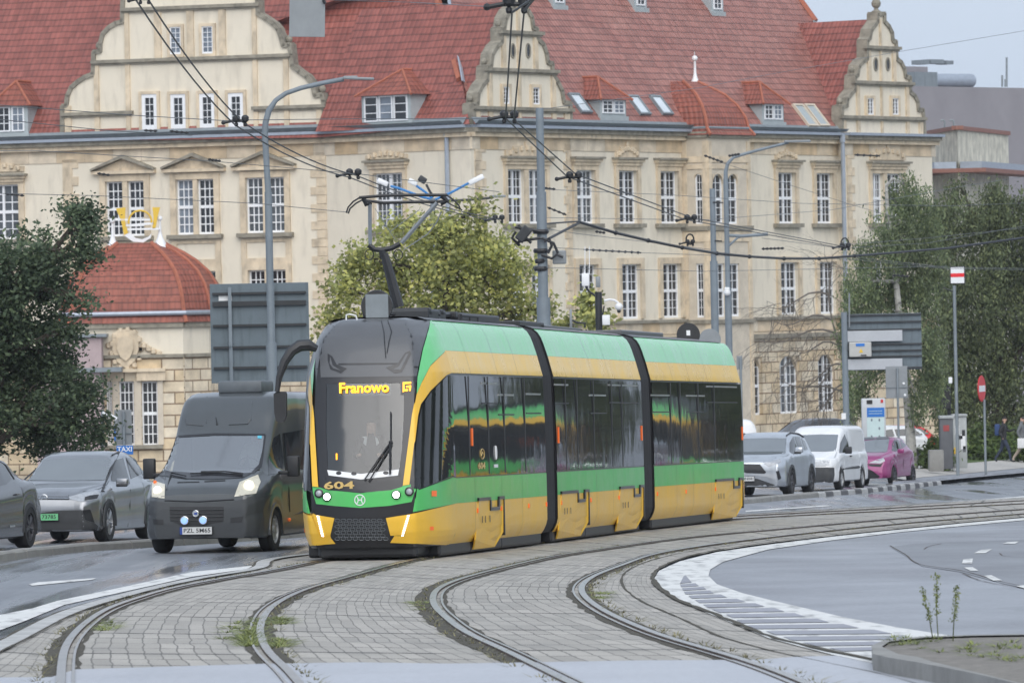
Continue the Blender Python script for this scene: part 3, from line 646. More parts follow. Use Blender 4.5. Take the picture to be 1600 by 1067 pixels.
# carved ornaments above some hoods: small stepped relief, no figures
def ornament(F, x0, y0, x1, y1):
    u0, u1, z0, z1 = rect(F, x0, y0, x1, y1); um = (u0 + u1) / 2; h = z1 - z0; S_ = MB()
    fbox(S_, F, u0, u1, z0, z0 + h * .45, 0, .12); fbox(S_, F, um - (u1 - u0) * .32, um + (u1 - u0) * .32, z0 + h * .45, z0 + h * .7, 0, .12); fbox(S_, F, um - .1, um + .1, z0 + h * .7, z1, 0, .12)
    for k in range(7):
        t = k / 6; S_.ball(F.W(u0 + (u1 - u0) * (.1 + .8 * t), z0 + h * (.28 + .3 * math.sin(math.pi * t)), .14), .13, n=6, sq=(1, 1, 1.2))
    S_.build('ornament', M['stone'], bld)
ornament(FC, 961, 248, 995, 222); ornament(FC, 788, 246, 852, 222); ornament(FC, 1210, 250, 1243, 233); ornament(FG, 1358, 250, 1412, 226); ornament(FB, 573, 250, 637, 233); ornament(FA, -40, 270, 38, 250)
# quoins
def quoins(F, px, y0, y1, wpx, step=27, h=13, flip=False):
    y = y0; k = 0; S_ = MB()
    while y < y1:
        x = px + (y - y0) * .02; wv = wpx if k % 2 == 0 else wpx * .62
        r = rect(F, x, y, x + (wv if not flip else -wv), y + h); fbox(S_, F, *r, -.02, .05 + .004 * (k % 2)); y += step / 2; k += 1
    S_.build('quoin_strip', M['stone'], bld)
quoins(FA, 509, 238, 520, -24); quoins(FC, 741, 225, 520, 17); quoins(FC, 891, 225, 520, -11); quoins(FG, 1322, 235, 500, 12); quoins(FA, 98, 250, 500, 24)
# cornice, gutter, frieze, string courses
def course(F, u0, u1, z, parts, name='cornice'):
    mb = MB(); mats = []
    for (dz0, dz1, o, mt) in parts:
        if M[mt] not in mats: mats.append(M[mt])
        fbox(mb, F, u0, u1, z + dz0, z + dz1, -.3 if o > .2 else -.02, o, mats.index(M[mt]))
    return mb.build(name, mats, bld)
corn = ((-.95, -.36, .05, 'band'), (-.358, -.15, .32, 'stone'), (-.148, .06, .48, 'dark_stone'), (.062, .2, .66, 'zinc'))
for F, u0, u1 in ((FA, -1, FA.L + .1), (FB, -.1, FB.L + .1), (FC, -.1, FC.L), (FG, -.45, FG.L + .3)): course(F, u0, u1, zc, corn)
for F in (FC, FG):
    zz = lev(FC, (970, 502), (1240, 495)); course(F, -.1, F.L, zz, ((-.12, .02, .25, 'dark_stone'), (-.7, -.122, .06, 'band')), 'string_course')
    course(F, -.1, F.L, zs, ((-.16, .06, .3, 'dark_stone'), (.061, .14, .22, 'stone')), 'string_course')
# downpipes
for F, px in ((FB, 703), (FG, 1314)):
    mb = MB(); u = F.hit(px, 300)[0]; mb.tube([F.W(u, ZB, .16), F.W(u, zc + .05, .16)], .11, 8)
    mb.tube([F.W(u, zc - .3, .16), F.W(u, zc + .1, .16)], .17, 8); mb.build('downpipe', M['zinc'], bld, smooth=True)
# ------------------------------------------------------------------ roofs
TH = R_(50)
class RoofP:
    def __init__(s, F, th=TH, o=.5, z=None):
        s.F = F; s.th = th; s.up = (-F.n * math.cos(th) + Vector((0, 0, 1)) * math.sin(th)); s.N = F.n * math.sin(th) + Vector((0, 0, math.cos(th))); s.p0 = F.W(0, (zc + .2) if z is None else z, o)
    def hit(s, px, py, o=0): return plane_hit(px, py, s.p0 + s.N * o, s.N)
    def uv(s, p): q = p - s.p0; return (q.dot(s.F.d), q.dot(s.up))
    def at(s, u, v, o=0): return s.p0 + s.F.d * u + s.up * v + s.N * o
def roofpoly(mb, R, pts, m=0):
    P3 = [R.hit(*p) if not isinstance(p, Vector) else p for p in pts]; mb.face(P3, m, [R.uv(p) for p in P3])
RA, RB, RC = RoofP(FA), RoofP(FB), RoofP(FC)
rf = MB()
topA = RA.at(-1, 17); vd = RA.N.cross(RB.N); vd = (vd if vd.z > 0 else -vd).normalized(); vA = plane_hit(0, 0, (0, 0, 0), Vector((0, 0, 1))) if False else None
v0 = RA.at(FA.L, 0) - vd * .4; v1 = v0 + vd * 21
roofpoly(rf, RA, [RA.at(-1, 0), v0, v1, RA.at(-1, 17)])
roofpoly(rf, RB, [v0, RB.at(FB.L + .4, 0), (722, 128), (686, 0), (664, -80), v1])
rf.build('roof', M['tile'], bld)
rc = MB()
hipT, hipB, vb = RC.hit(1228, -30), RC.hit(1273, 33), RC.hit(1312, 212)
roofpoly(rc, RC, [RC.at(-.4, 0), vb, hipB, hipT, RC.hit(1210, -60), RC.hit(690, -60), (703, 5), (724, 128)])
# rear slopes close the volume
b0 = FC.W(-4, zc, -30); b1 = FC.W(FC.L, zc, -30)
rc.face([RC.hit(690, -60), RC.hit(1210, -60), b1, b0], 0, [(0, 0), (30, 0), (30, 17), (0, 17)]); rc.face([hipB, vb, b1, hipT], 0, [(0, 0), (4, 0), (9, 9), (0, 9)])
c0 = FA.W(-1, zc, -22); c1 = FB.W(0, zc, -26)
rc.face([RA.at(-1, 17), RA.at(FA.L, 17), c1, c0], 0, [(0, 0), (20, 0), (20, 9), (0, 9)])
rc.build('roof', M['tile_pale'], bld)
# ridge strip, valley gutters, eaves flashing
mb = MB()
def strip_on(mb, R, a, b, w_, h=.12, m=0):
    p, q = R.hit(*a, .02), R.hit(*b, .02); t = (q - p).normalized(); s_ = R.N.cross(t).normalized() * w_ / 2
    mb.add([p - s_, p + s_, q + s_, q - s_, p - s_ * .6 + R.N * h, p + s_ * .6 + R.N * h, q + s_ * .6 + R.N * h, q - s_ * .6 + R.N * h], [(4, 5, 6, 7), (0, 4, 7, 3), (1, 2, 6, 5), (0, 1, 5, 4), (3, 7, 6, 2)], m)
strip_on(mb, RB, (676, -30), (719, 126), .34, .2); strip_on(mb, RC, (1228, -30), (1274, 34), .3, .15); mb.build('ridge', M['ridge'], bld)
mb = MB(); strip_on(mb, RC, (698, -20), (724, 128), .22, .04, 1); strip_on(mb, RC, (1273, 34), (1312, 211), .26, .05)
for R, F in ((RA, FA), (RB, FB), (RC, FC)):
    mb.add([R.at(-.3, .0, .03), R.at(F.L, .0, .03), R.at(F.L, .42, .035), R.at(-.3, .42, .035)], [(0, 1, 2, 3)])
    mb.add([R.at(-.3, .0, .03), R.at(F.L, .0, .03), R.at(F.L, .0, .3), R.at(-.3, .0, .3)], [(0, 1, 2, 3)])
mb.build('flashing', [M['zinc_dark'], M['zinc']], bld)
# dormers
def dormer(R, px, y0, y1, wpx, rise, nwin=3, roofm='tile_bright', oh=.25, name='dormer'):
    F = R.F; p = R.hit(px, y0); u = (p - F.A).dot(F.d); o = (p - F.A).dot(F.n); s_ = F_PX / p.y * abs(F.d.x)
    hw = wpx / s_ / 2; h = (y0 - y1) / (F_PX / p.y); zb = p.z; zt = zb + h; tanT = math.tan(R.th)
    mb = MB(); bk = lambda z: o - (z - zb) / tanT - .3
    fr = [F.W(u - hw, zb, o), F.W(u + hw, zb, o), F.W(u + hw, zt, o), F.W(u - hw, zt, o)]; rr = [F.W(u - hw, zt, bk(zt)), F.W(u + hw, zt, bk(zt)), F.W(u - hw, zb, o - .3), F.W(u + hw, zb, o - .3)]
    mb.add(fr + rr, [(0, 1, 2, 3), (0, 3, 4, 6), (1, 7, 5, 2), (3, 2, 5, 4)])
    fbox(mb, F, u - hw - .08, u + hw + .08, zb - .12, zb + .1, o - .1, o + .1)
    ob = mb.build(name, M['dormer_grey'], bld)
    ww = (2 * hw - .3) / nwin
    for k in range(nwin):
        a = u - hw + .15 + ww * k; f = MB(); g_ = MB()
        h_ = [a + .04, a + ww - .04, zb + .22, zt - .12]
        fbox(f, F, h_[0], h_[0] + .07, h_[2], h_[3], o - .02, o + .06); fbox(f, F, h_[1] - .07, h_[1], h_[2], h_[3], o - .02, o + .06)
        fbox(f, F, h_[0] + .07, h_[1] - .07, h_[2], h_[2] + .07, o - .02, o + .062); fbox(f, F, h_[0] + .07, h_[1] - .07, h_[3] - .07, h_[3], o - .02, o + .062)
        um = (h_[0] + h_[1]) / 2
        if nwin < 3: fbox(f, F, um - .018, um + .018, h_[2] + .07, h_[3] - .07, o, o + .04)
        for j in (1, 2): zz = h_[2] + (h_[3] - h_[2]) * j / 3; fbox(f, F, h_[0] + .07, h_[1] - .07, zz - .018, zz + .018, o, o + .042)
        f.build('dormer_window', M['frame_white'], ob); g_.face([F.W(h_[0], h_[2], o + .01), F.W(h_[1], h_[2], o + .01), F.W(h_[1], h_[3], o + .01), F.W(h_[0], h_[3], o + .01)]); g_.build('pane', M['pane_sky' if k == 1 else 'pane'], ob)
    if rise:
        rm = MB(); ez = zt - .1; a, b = F.W(u - hw - oh, ez, o + oh), F.W(u + hw + oh, ez, o + oh); rz = ez + rise; ro = o - hw * .75
        rgf = F.W(u, rz, ro); back = o - (rz - zb) / tanT - .5; rgb = F.W(u, rz, back); c, d = F.W(u - hw - oh, ez, bk(ez) - .2), F.W(u + hw + oh, ez, bk(ez) - .2)
        sl_ = math.hypot(rise, hw)
        rm.face([a, b, rgf], 0, [(0, 0), (2 * hw, 0), (hw, sl_)]); rm.face([b, d, rgb, rgf], 0, [(0, 0), (2, 0), (2, sl_), (.8, sl_)]); rm.face([c, a, rgf, rgb], 0, [(0, 0), (2, 0), (1.2, sl_), (0, sl_)])
        rm.face([a, c, d, b], 0, [(0, 0), (0, 1), (1, 1), (1, 0)])
        rm.tube([a, rgf], .07, 6, 1); rm.tube([b, rgf], .07, 6, 1); rm.tube([rgf, rgb], .08, 6, 1)
        rm.build('dormer_roof', [M[roofm], M['ridge']], ob)
dormer(RB, 604, 197, 146, 78, 1.25, 3); dormer(RA, 18, 213, 163, 54, 1.25, 2)
dormer(RC, 958, 185, 153, 42, 1.15, 2); dormer(RC, 1208, 194, 160, 36, 1.15, 2)
for px, yb in ((874, 12), (1001, 16), (1121, 22)): dormer(RC, px, yb, yb - 38, 20, .7, 1, 'tile_pale', .1)
def skylight(R, px, py, w_, h_, mat, frame_m='zinc_dark'):
    c = R.hit(px, py); u, v = R.uv(c); mb = MB(); g_ = MB()
    def q(du, dv, o): return R.at(u + du, v + dv, o)
    w2_, h2_ = w_ / 2, h_ / 2
    for a, b, c_, d in ((-w2_, -w2_ + .09, -h2_, h2_), (w2_ - .09, w2_, -h2_, h2_), (-w2_ + .09, w2_ - .09, -h2_, -h2_ + .1), (-w2_ + .09, w2_ - .09, h2_ - .1, h2_)):
        vs = [q(x, y, o) for o in (0, .14) for x, y in ((a, c_), (b, c_), (b, d), (a, d))]
        mb.add(vs, [(4, 5, 6, 7), (0, 1, 5, 4), (1, 2, 6, 5), (2, 3, 7, 6), (3, 0, 4, 7)])
    ob = mb.build('skylight', M[frame_m], bld); g_.face([q(-w2_, -h2_, .08), q(w2_, -h2_, .08), q(w2_, h2_, .08), q(-w2_, h2_, .08)]); g_.build('pane', M[mat], ob)
M['skyglass'] = pm('skylight_glass', (.6, .66, .7), .1, spec=1, var=.1, vs=.6)
for px, py in ((905, 163), (997, 166), (1032, 166)): skylight(RC, px, py, .95, 1.25, 'skyglass')
for px in (1257, 1275): skylight(RC, px, 182, .95, 1.5, 'dormer_grey', 'pale_stone')
# ------------------------------------------------------------------ gables
def gable(F, o, outline, strings, pils, wins, ovals=(), th=.5, balls=(), name='gable'):
    pts = [F.hit(x, y, o) for x, y in outline]
    mb = MB(); mb.prism(pts, -th, lambda a, b, c: F.W(a, b, o + c), 0)
    # triangulate the front for a clean shape
    ob = mb.build(name, M['plaster'], bld)
    cp = MB(); n = len(pts)
    for (a, b) in zip(pts, pts[1:]):
        p, q = Vector((*a, 0)), Vector((*b, 0)); L_ = (q - p).length
        if L_ < 1e-3: continue
        t = (q - p) / L_; nn_ = Vector((-t.y, t.x, 0)) * .11
        c = [p - nn_ - t * .04, q - nn_ + t * .04, q + nn_ + t * .04, p + nn_ - t * .04]
        A_ = [F.W(v.x, v.y, o + .1) for v in c]; B_ = [F.W(v.x, v.y, o - th - .05) for v in c]
        cp.add(A_ + B_, [(0, 1, 2, 3), (7, 6, 5, 4), (0, 4, 5, 1), (1, 5, 6, 2), (2, 6, 7, 3), (3, 7, 4, 0)])
    for x, y, r in balls:
        u, z = F.hit(x, y, o); cp.lathe([(r * .9, -.05), (r * .9, r * .5), (r * .5, r * .7), (r * .35, r), (r * .8, r * 1.5), (r * .9, r * 2), (r * .6, r * 2.7), (.02, r * 3)], F.W(u, z, o - th / 2), n=8)
    cp.build('coping', M['dark_stone'], ob)
    st = MB()
    for x0, y0, x1, y1 in strings:
        a = F.hit(x0, y0, o); b = F.hit(x1, y1, o); z = (a[1] + b[1]) / 2; fbox(st, F, a[0], b[0], z - .1, z + .06, o - .02, o + .22); fbox(st, F, a[0] + .1, b[0] - .1, z - .18, z - .102, o - .02, o + .14)
    if strings: st.build('string_course', M['dark_stone'], ob)
    pl = MB()
    for k, (x, y0, y1, wpx) in enumerate(pils):
        a = F.hit(x - wpx / 2, y0, o); b = F.hit(x + wpx / 2, y1, o); fbox(pl, F, a[0], b[0], b[1], a[1], o - .02, o + .085 + .001 * k)
    if pils: pl.build('pilaster', M['stone'], ob)
    for x0, y0, x1, y1, k in wins:
        r = rect(F, x0, y0, x1, y1, o); sm = MB(); w_ = .14
        for q in ((r[0] - w_, r[0], r[2] - w_, r[3] + w_), (r[1], r[1] + w_, r[2] - w_, r[3] + w_), (r[0], r[1], r[3], r[3] + w_), (r[0], r[1], r[2] - w_, r[2])): fbox(sm, F, *q, o - .02, o + .13)
        sm.build('window_surround', M['stone'], ob)
        window(F, r, o + .004, ob, **k)
    ov = MB()
    for x, y, r in ovals:
        u, z = F.hit(x, y, o); ring = [F.W(u + r * .8 * math.cos(t), z + r * 1.5 * math.sin(t), o + .01) for t in np.linspace(0, 2 * math.pi, 14)[:-1]]
        ov.face(ring, 0); ov.tube(ring + [ring[0]], .05, 5, 1)
    if ovals: ov.build('oval_vent', [M['pane'], M['dark_stone']], ob)
    return ob
big = [(98, 221), (98, 166), (104, 166), (106, 150), (112, 137), (122, 128), (133, 121), (146, 116), (147, 82), (157, 80), (157, 70), (161, 54), (170, 44), (181, 37), (192, 34), (192, 14), (195, -60), (398, -66), (403, 2), (404, 22), (417, 30), (428, 38), (435, 46), (440, 60), (443, 72), (453, 70), (455, 86), (457, 103), (468, 112), (480, 120), (489, 133), (493, 150), (503, 148), (506, 158), (509, 207)]
kw = dict(nc=2, cas=1, nr=(4,), fw=.18)
gable(FA, .12, big, [(97, 178, 209, 176), (395, 170, 510, 164), (144, 97, 455, 86), (190, 15, 406, 7)],
      [(200, 14, 215, 11), (107, 166, 216, 11), (152, 100, 215, 10), (399, 6, 208, 11), (448, 92, 207, 10), (501, 166, 205, 12), (247, 14, 92, 12), (298, 12, 90, 12), (348, 10, 88, 12)],
      [(222, 148, 247, 204, kw), (267, 148, 292, 203, kw), (312, 147, 337, 202, kw), (357, 146, 382, 200, kw), (266, 43, 284, 85, dict(nc=2, cas=1, nr=(5,), fw=.06, arch=False, pane='pane_sky')), (316, 42, 334, 84, dict(nc=2, cas=1, nr=(5,), fw=.06, pane='pane_sky'))],
      balls=[(152, 84, .2), (103, 168, .2), (449, 74, .2), (501, 152, .2)])
mid = [(740, 201), (739, 165), (745, 163), (746, 147), (752, 135), (760, 126), (761, 106), (766, 104), (768, 86), (775, 74), (783, 66), (783, 46), (787, 44), (789, 30), (795, 19), (802, 12), (802, -12), (817, -12), (817, 12), (824, 17), (830, 28), (832, 44), (838, 46), (838, 60), (848, 70), (853, 84), (855, 98), (862, 100), (862, 116), (870, 128), (877, 142), (880, 160), (890, 162), (891, 205)]
gable(FC, .15, mid, [(737, 168, 893, 172), (757, 108, 870, 112), (778, 50, 846, 52)],
      [(810, 6, 200, 8), (745, 172, 200, 9), (765, 112, 200, 8), (864, 118, 203, 8), (885, 176, 204, 9), (786, 54, 108, 7), (836, 54, 110, 7)],
      [(784, 136, 794, 163, dict(nc=2, cas=1, nr=(4,), fw=.05)), (830, 137, 841, 164, dict(nc=2, cas=1, nr=(4,), fw=.05))], ovals=[(801, 80, .22), (825, 80, .22)],
      balls=[(741, 165, .17), (763, 107, .17), (785, 48, .17), (835, 46, .17), (858, 102, .17), (885, 164, .17)])
rg = [(1314, 212), (1315, 168), (1322, 166), (1323, 155), (1329, 147), (1334, 142), (1335, 120), (1339, 118), (1341, 104), (1348, 96), (1354, 92), (1354, 64), (1358, 60), (1360, 48), (1366, 40), (1370, 34), (1370, 22), (1381, 22), (1381, 34), (1388, 42), (1393, 52), (1394, 64), (1399, 66), (1400, 92), (1407, 98), (1412, 108), (1414, 120), (1421, 122), (1421, 144), (1428, 150), (1433, 160), (1434, 172), (1441, 172), (1444, 213)]
gable(FG, .02, rg, [(1312, 183, 1444, 185), (1331, 128, 1425, 131), (1349, 73, 1404, 76)],
      [(1376, 30, 212, 6), (1318, 186, 212, 6), (1340, 132, 212, 6), (1417, 132, 213, 6), (1438, 188, 213, 6), (1357, 78, 130, 6), (1396, 78, 130, 6)],
      [(1353, 154, 1363, 180, dict(nc=1, cas=2, nr=(4,), fw=.05, mull=.04)), (1392, 154, 1402, 180, dict(nc=1, cas=2, nr=(4,), fw=.05, mull=.04))], ovals=[(1368, 101, .22), (1387, 101, .22)],
      balls=[(1375.5, 22, .28), (1318, 168, .17), (1337, 119, .17), (1397, 65, .2), (1418, 121, .17), (1437, 171, .17)])
# cross roofs behind the gables
def cross_roof(F, o, apex, fl, fr, depth, name, mat):
    a = F.W(*F.hit(*apex, o), o - .3); l = F.W(*F.hit(*fl, o), o - .3); r = F.W(*F.hit(*fr, o), o - .3); bk = -F.n * depth; mb = MB(); sl_ = (a - l).length
    mb.face([l, a, a + bk, l + bk], 0, [(0, 0), (0, sl_), (depth, sl_), (depth, 0)]); mb.face([a, r, r + bk, a + bk], 0, [(0, sl_), (0, 0), (depth, 0), (depth, sl_)]); return mb.build(name, M[mat], bld)
cross_roof(FG, .02, (1374, 30), (1313, 206), (1444, 210), 13, 'roof', 'tile')
cross_roof(FC, .15, (810, 2), (741, 196), (890, 200), 9, 'roof', 'tile')
# ------------------------------------------------------------------ oriel bay with bell roof
bay = thing_ = None
uB0 = FC.hit(1066, 300)[0]; oB = 1.45
FBf0 = FC.hit(1107, 300, oB)[0]; FBf1 = FC.hit(1172, 300, oB)[0]
pa = FC.W(uB0, 0, 0); pb = FC.W(FBf0, 0, oB); pc = FC.W(FBf1, 0, oB); pd_ = FC.W(FBf1 + 1.2, 0, 0)
f1, f2, f3 = Fac(pa, pb), Fac(pb, pc), Fac(pc, pd_)
bw = MB(); H1 = [rect(f1, 1085, 272, 1098, 350), rect(f1, 1087, 412, 1100, 496)]
H2 = [rect(f2, 1113, 272, 1131, 350), rect(f2, 1136, 272, 1154, 350), rect(f2, 1118, 412, 1134, 495), rect(f2, 1139, 412, 1157, 494)]
for f, H in ((f1, H1), (f2, H2), (f3, [])):
    wall_holes(bw, f, 0, f.L, ZB, zc - .1, H, .2, 0, 0)
bayw = bw.build('oriel', M['pale_stone'], bld)
for f, H in ((f1, H1), (f2, H2)):
    for h in H: window(f, h, -.18, bayw, nc=2, cas=1, nr=(3, 3), arch=h[2] > w1[1])
tr_ = MB()
for f in (f1, f2, f3):
    for y, a, b, m in ((355, -.2, .03, 0), (355, -.75, -.25, 1), (502, -.14, .05, 0), (247, -.25, .05, 1), (207, -.3, 0, 0), (262, -.1, .1, 1)):
        z = FC.hit(1066, y)[1]; fbox(tr_, f, -.02, f.L + .02, z + a, z + b, -.02, .16 if m == 0 else .06, m)
    for u in (0.0, f.L - .28): fbox(tr_, f, u, u + .28, ZB, zc - .4, -.02, .05, 1)
tr_.build('oriel_moulding', [M['dark_stone'], M['stone']], bayw)
br = MB(); z0 = zc + .0
def lp(a, t): return a.lerp((pb + pc + FC.W(FBf1, 0, -.8) + FC.W(FBf0, 0, -.8)) / 4, t)
base = [pa, pb, pc, pd_, FC.W(FBf1 + 1.2, 0, -5), FC.W(uB0, 0, -5)]
ctr = sum([pa, pb, pc, pd_], Vector()) / 4
cb = FC.W((uB0 + FBf1) / 2 + .3, 0, -2.0)
rings = []
for z, k, ov_ in ((-.1, 1.08, 0), (.25, 1.0, 0), (.8, .96, 0), (1.4, .86, 0), (1.95, .7, 0), (2.4, .48, 0), (2.65, .34, 0)):
    rings.append([Vector((cb.x + (p.x - cb.x) * k, cb.y + (p.y - cb.y) * k, z0 + z)) for p in base])
v_ = 0
for a, b in zip(rings, rings[1:]):
    dv = (b[1] - a[1]).length
    for i in range(len(base)):
        j = (i + 1) % len(base); L_ = (a[j] - a[i]).length; L2 = (b[j] - b[i]).length
        br.face([a[i], a[j], b[j], b[i]], 0, [(0, v_), (L_, v_), (L_ / 2 + L2 / 2, v_ + dv), (L_ / 2 - L2 / 2, v_ + dv)])
    v_ += dv
br.face(rings[-1], 0)
for i in (1, 2): br.tube([r[i] for r in rings], .09, 6, 1)
br.tube([rings[1][k] for k in (0, 1, 2, 3)], .08, 6, 2)
orf = br.build('oriel_roof', [M['tile_bright'], M['ridge'], M['zinc_dark']], bayw)
fi = MB(); q = P(1086, 118, cb.y); fz = rings[-1][0].z
fi.lathe([(.34, -.35), (.24, -.05), (.12, .2), (.07, .45), (.055, 1.0), (.07, 1.06)], (q.x, q.y, fz), n=10); fi.ball((q.x, q.y, fz + 1.17), .15, n=12); fi.tube([(q.x, q.y, fz + 1.3), (q.x, q.y, fz + 1.5)], .015, 5)
fi.build('finial', M['white'], bayw, smooth=True)
# ================================================================== SURFACE PANELS
def tri2d(poly, res):
    bm = bmesh.new(); f = bm.faces.new([bm.verts.new((x, y, 0)) for x, y in poly]); bmesh.ops.triangulate(bm, faces=[f])
    for _ in range(7):
        es = [e for e in bm.edges if e.calc_length() > res]
        if not es: break
        bmesh.ops.subdivide_edges(bm, edges=es, cuts=1); bmesh.ops.triangulate(bm, faces=bm.faces[:])
    bm.verts.index_update(); V = [(v.co.x, v.co.y) for v in bm.verts]; Fc = [[v.index for v in f.verts] for f in bm.faces]; bm.free(); return V, Fc
def cast(bvh, px, py, tref=None):
    d = ray(px, py); loc, nor, idx, dist = bvh.ray_cast(CAM, d)
    if loc is None: return None, d
    if nor.dot(d) > 0: nor = -nor
    return (loc, nor), d
def conform(mb, poly, bvh, off=.006, res=8, m=0, mirror=None, shift=None):
    V, Fc = tri2d(poly, res); hits = [cast(bvh, x, y) for x, y in V]; ts = [(h[0] - CAM).length for h, d in hits if h]
    tm = sum(ts) / max(len(ts), 1); out = []
    for h, d in hits:
        if h is None:
            q = bvh.find_nearest(CAM + d * tm); p = q[0] - d * off
        else: p = h[0] + h[1] * off
        out.append(p)
    # faces must look towards the camera
    fs = []
    for f in Fc:
        a, b, c = (out[i] for i in f[:3]); n_ = (b - a).cross(c - a)
        fs.append(f if n_.dot(a - CAM) < 0 else f[::-1])
    mb.add(out, fs, m)
    if mirror is not None:
        Mi = mirror.inverted(); o2 = []
        for p in out:
            q = Mi @ p; q.x = -q.x; o2.append(mirror @ q)
        mb.add(o2, [f[::-1] for f in fs], m)
def in_poly(x, y, poly):
    c = False; n = len(poly); j = n - 1
    for i in range(n):
        xi, yi = poly[i]; xj, yj = poly[j]
        if (yi > y) != (yj > y) and x < (xj - xi) * (y - yi) / (yj - yi) + xi: c = not c
        j = i
    return c
def bvh_of(mb, Mt):
    return BVHTree.FromPolygons([Mt @ Vector(v) for v in mb.v], mb.f)
def text_mesh(body, size, mat, name, parent, Mt, ext=.002, bold=0.0, align='CENTER'):
    cu = bpy.data.curves.new('t', 'FONT'); cu.body = body; cu.size = size; cu.extrude = ext; cu.offset = bold; cu.align_x = align; cu.align_y = 'CENTER'; cu.resolution_u = 2
    o = bpy.data.objects.new('t', cu); scn.collection.objects.link(o); bpy.context.view_layer.update()
    me = bpy.data.meshes.new_from_object(o.evaluated_get(bpy.context.evaluated_depsgraph_get())); bpy.data.objects.remove(o)
    mb = MB(); mb.add([Mt @ v.co for v in me.vertices], [tuple(p.vertices) for p in me.polygons]); bpy.data.meshes.remove(me)
    return mb.build(name, mat, parent)
def facing(p, right, up):                             # matrix whose x = right, y = up
    r = right.normalized(); u = (up - r * up.dot(r)).normalized(); n_ = r.cross(u)
    return Matrix.Translation(p) @ Matrix((r, u, n_)).transposed().to_4x4()
def person(name, label, joints, bones, radii, matfn, mats, Mt, group=None, cat='person', parent=None, sub=1):
    names = list(joints); me = bpy.data.meshes.new('p'); me.from_pydata([joints[k] for k in names], [(names.index(a), names.index(b)) for a, b in bones], [])
    o = bpy.data.objects.new('p', me); scn.collection.objects.link(o); md = o.modifiers.new('s', 'SKIN'); md.use_smooth_shade = True
    for i, k in enumerate(names):
        r = radii[k]; sv = me.skin_vertices[0].data[i]; sv.radius = r if isinstance(r, tuple) else (r, r)
    me.skin_vertices[0].data[0].use_root = True
    sb = o.modifiers.new('u', 'SUBSURF'); sb.levels = sub; sb.render_levels = sub
    bpy.context.view_layer.update()
    e = bpy.data.meshes.new_from_object(o.evaluated_get(bpy.context.evaluated_depsgraph_get())); bpy.data.objects.remove(o); bpy.data.meshes.remove(me)
    e.name = name; e.materials.clear()
    for q in mats: e.materials.append(q)
    for p in e.polygons: p.material_index = matfn(p.center); p.use_smooth = True
    ob = bpy.data.objects.new(name, e); scn.collection.objects.link(ob)
    if parent is None: ob.matrix_world = Mt; MW[ob.name] = Mt.copy(); tag(ob, label, cat, group)
    else: ob.parent = parent; ob.matrix_local = MW[parent.name].inverted() @ Mt; MW[ob.name] = Mt.copy()
    return ob
M['skin'] = pm('skin', (.5, .3, .22), .6, var=.08); M['hair'] = pm('dark_hair', (.03, .022, .018), .7, var=.2)
M['navy'] = pm('navy_cloth', (.035, .045, .075), .9, var=.2, vs=8); M['blackcloth'] = pm('black_cloth', (.03, .03, .034), .9, var=.2, vs=8)
M['beige'] = pm('beige_cloth', (.4, .33, .26), .9, var=.1); M['whitecloth'] = pm('white_cloth', (.7, .7, .7), .9, var=.05); M['greycloth'] = pm('grey_cloth', (.16, .17, .18), .9, var=.1)
# ================================================================== TRAM
def paint(name, col, rough=.36, stain=(.25, .23, .2), amt=.25): return pm(name, col, rough, var=.05, vs=1.3, coat=.25, spec=.35, stain=stain, stain_amt=amt, stain_s=(1.5, 1.5, .3), rvar=.08)
M['tgreen'] = paint('tram_green', (.09, .5, .13), amt=.25, stain=(.2, .36, .2)); M['tyellow'] = paint('tram_yellow', (.84, .5, .05), amt=.22, stain=(.6, .42, .12))
M['tgreen_roof'] = paint('tram_green_sky_lit', (.13, .6, .2), .16, amt=.35, stain=(.3, .55, .4)); M['tyellow_roof'] = paint('tram_yellow_sky_lit', (.9, .56, .06), .32, amt=.4, stain=(.88, .62, .2))  # upper-band copies of the body paint, sky sheen put into the paler colours
M['tgrey'] = pm('tram_dark_grey_shell', (.088, .092, .1), .42, var=.06, coat=.2, vs=1.5); M['tblack'] = pm('tram_black', (.012, .012, .015), .3, var=.1, coat=.3)
M['tglass'] = pm('tram_side_glass', (.016, .018, .02), .04, spec=.5, var=.5, vs=.8)
def _wav(m, sc, st):
    nt = m.node_tree; b = nt.nodes['Principled BSDF']; tc = nn(nt, 'ShaderNodeTexCoord'); n = nn(nt, 'ShaderNodeTexNoise'); n.inputs['Scale'].default_value = sc; n.inputs['Detail'].default_value = 2; nt.links.new(tc.outputs['Object'], n.inputs['Vector'])
    bp = nn(nt, 'ShaderNodeBump'); bp.inputs['Strength'].default_value = st; bp.inputs['Distance'].default_value = .02; nt.links.new(n.outputs[0], bp.inputs['Height']); nt.links.new(bp.outputs[0], b.inputs['Normal'])
_wav(M['tglass'], 1.3, .13)
M['bellows'] = pm('bellows_rubber', (.018, .018, .02), .8, var=.3, vs=12)
M['led'] = pm('orange_led', (.9, .45, .03), .5, var=0, emit=(1, .42, .02), es=1.5)
M['drl'] = pm('white_led', (.9, .9, .95), .3, var=0, emit=(.85, .92, 1), es=1.6)
M['lamp'] = pm('headlamp_on', (.9, .9, .95), .2, var=0, emit=(.92, .97, 1), es=9)
M['lens'] = pm('clear_lamp_lens', (.35, .37, .4), .08, spec=1, var=.2, vs=14)
M['gold'] = pm('gold_digits', (.62, .44, .16), .4, var=0)
M['panto'] = pm('pantograph_steel', (.24, .26, .28), .4, .5, var=.1)
TP = [(.20, .98), (.30, 1.05), (.42, 1.08), (.79, 1.083), (1.16, 1.08), (1.9, 1.075), (2.62, 1.055), (2.70, 1.05), (3.02, .965), (3.25, .89), (3.38, .835), (3.46, .74), (3.50, .6)]
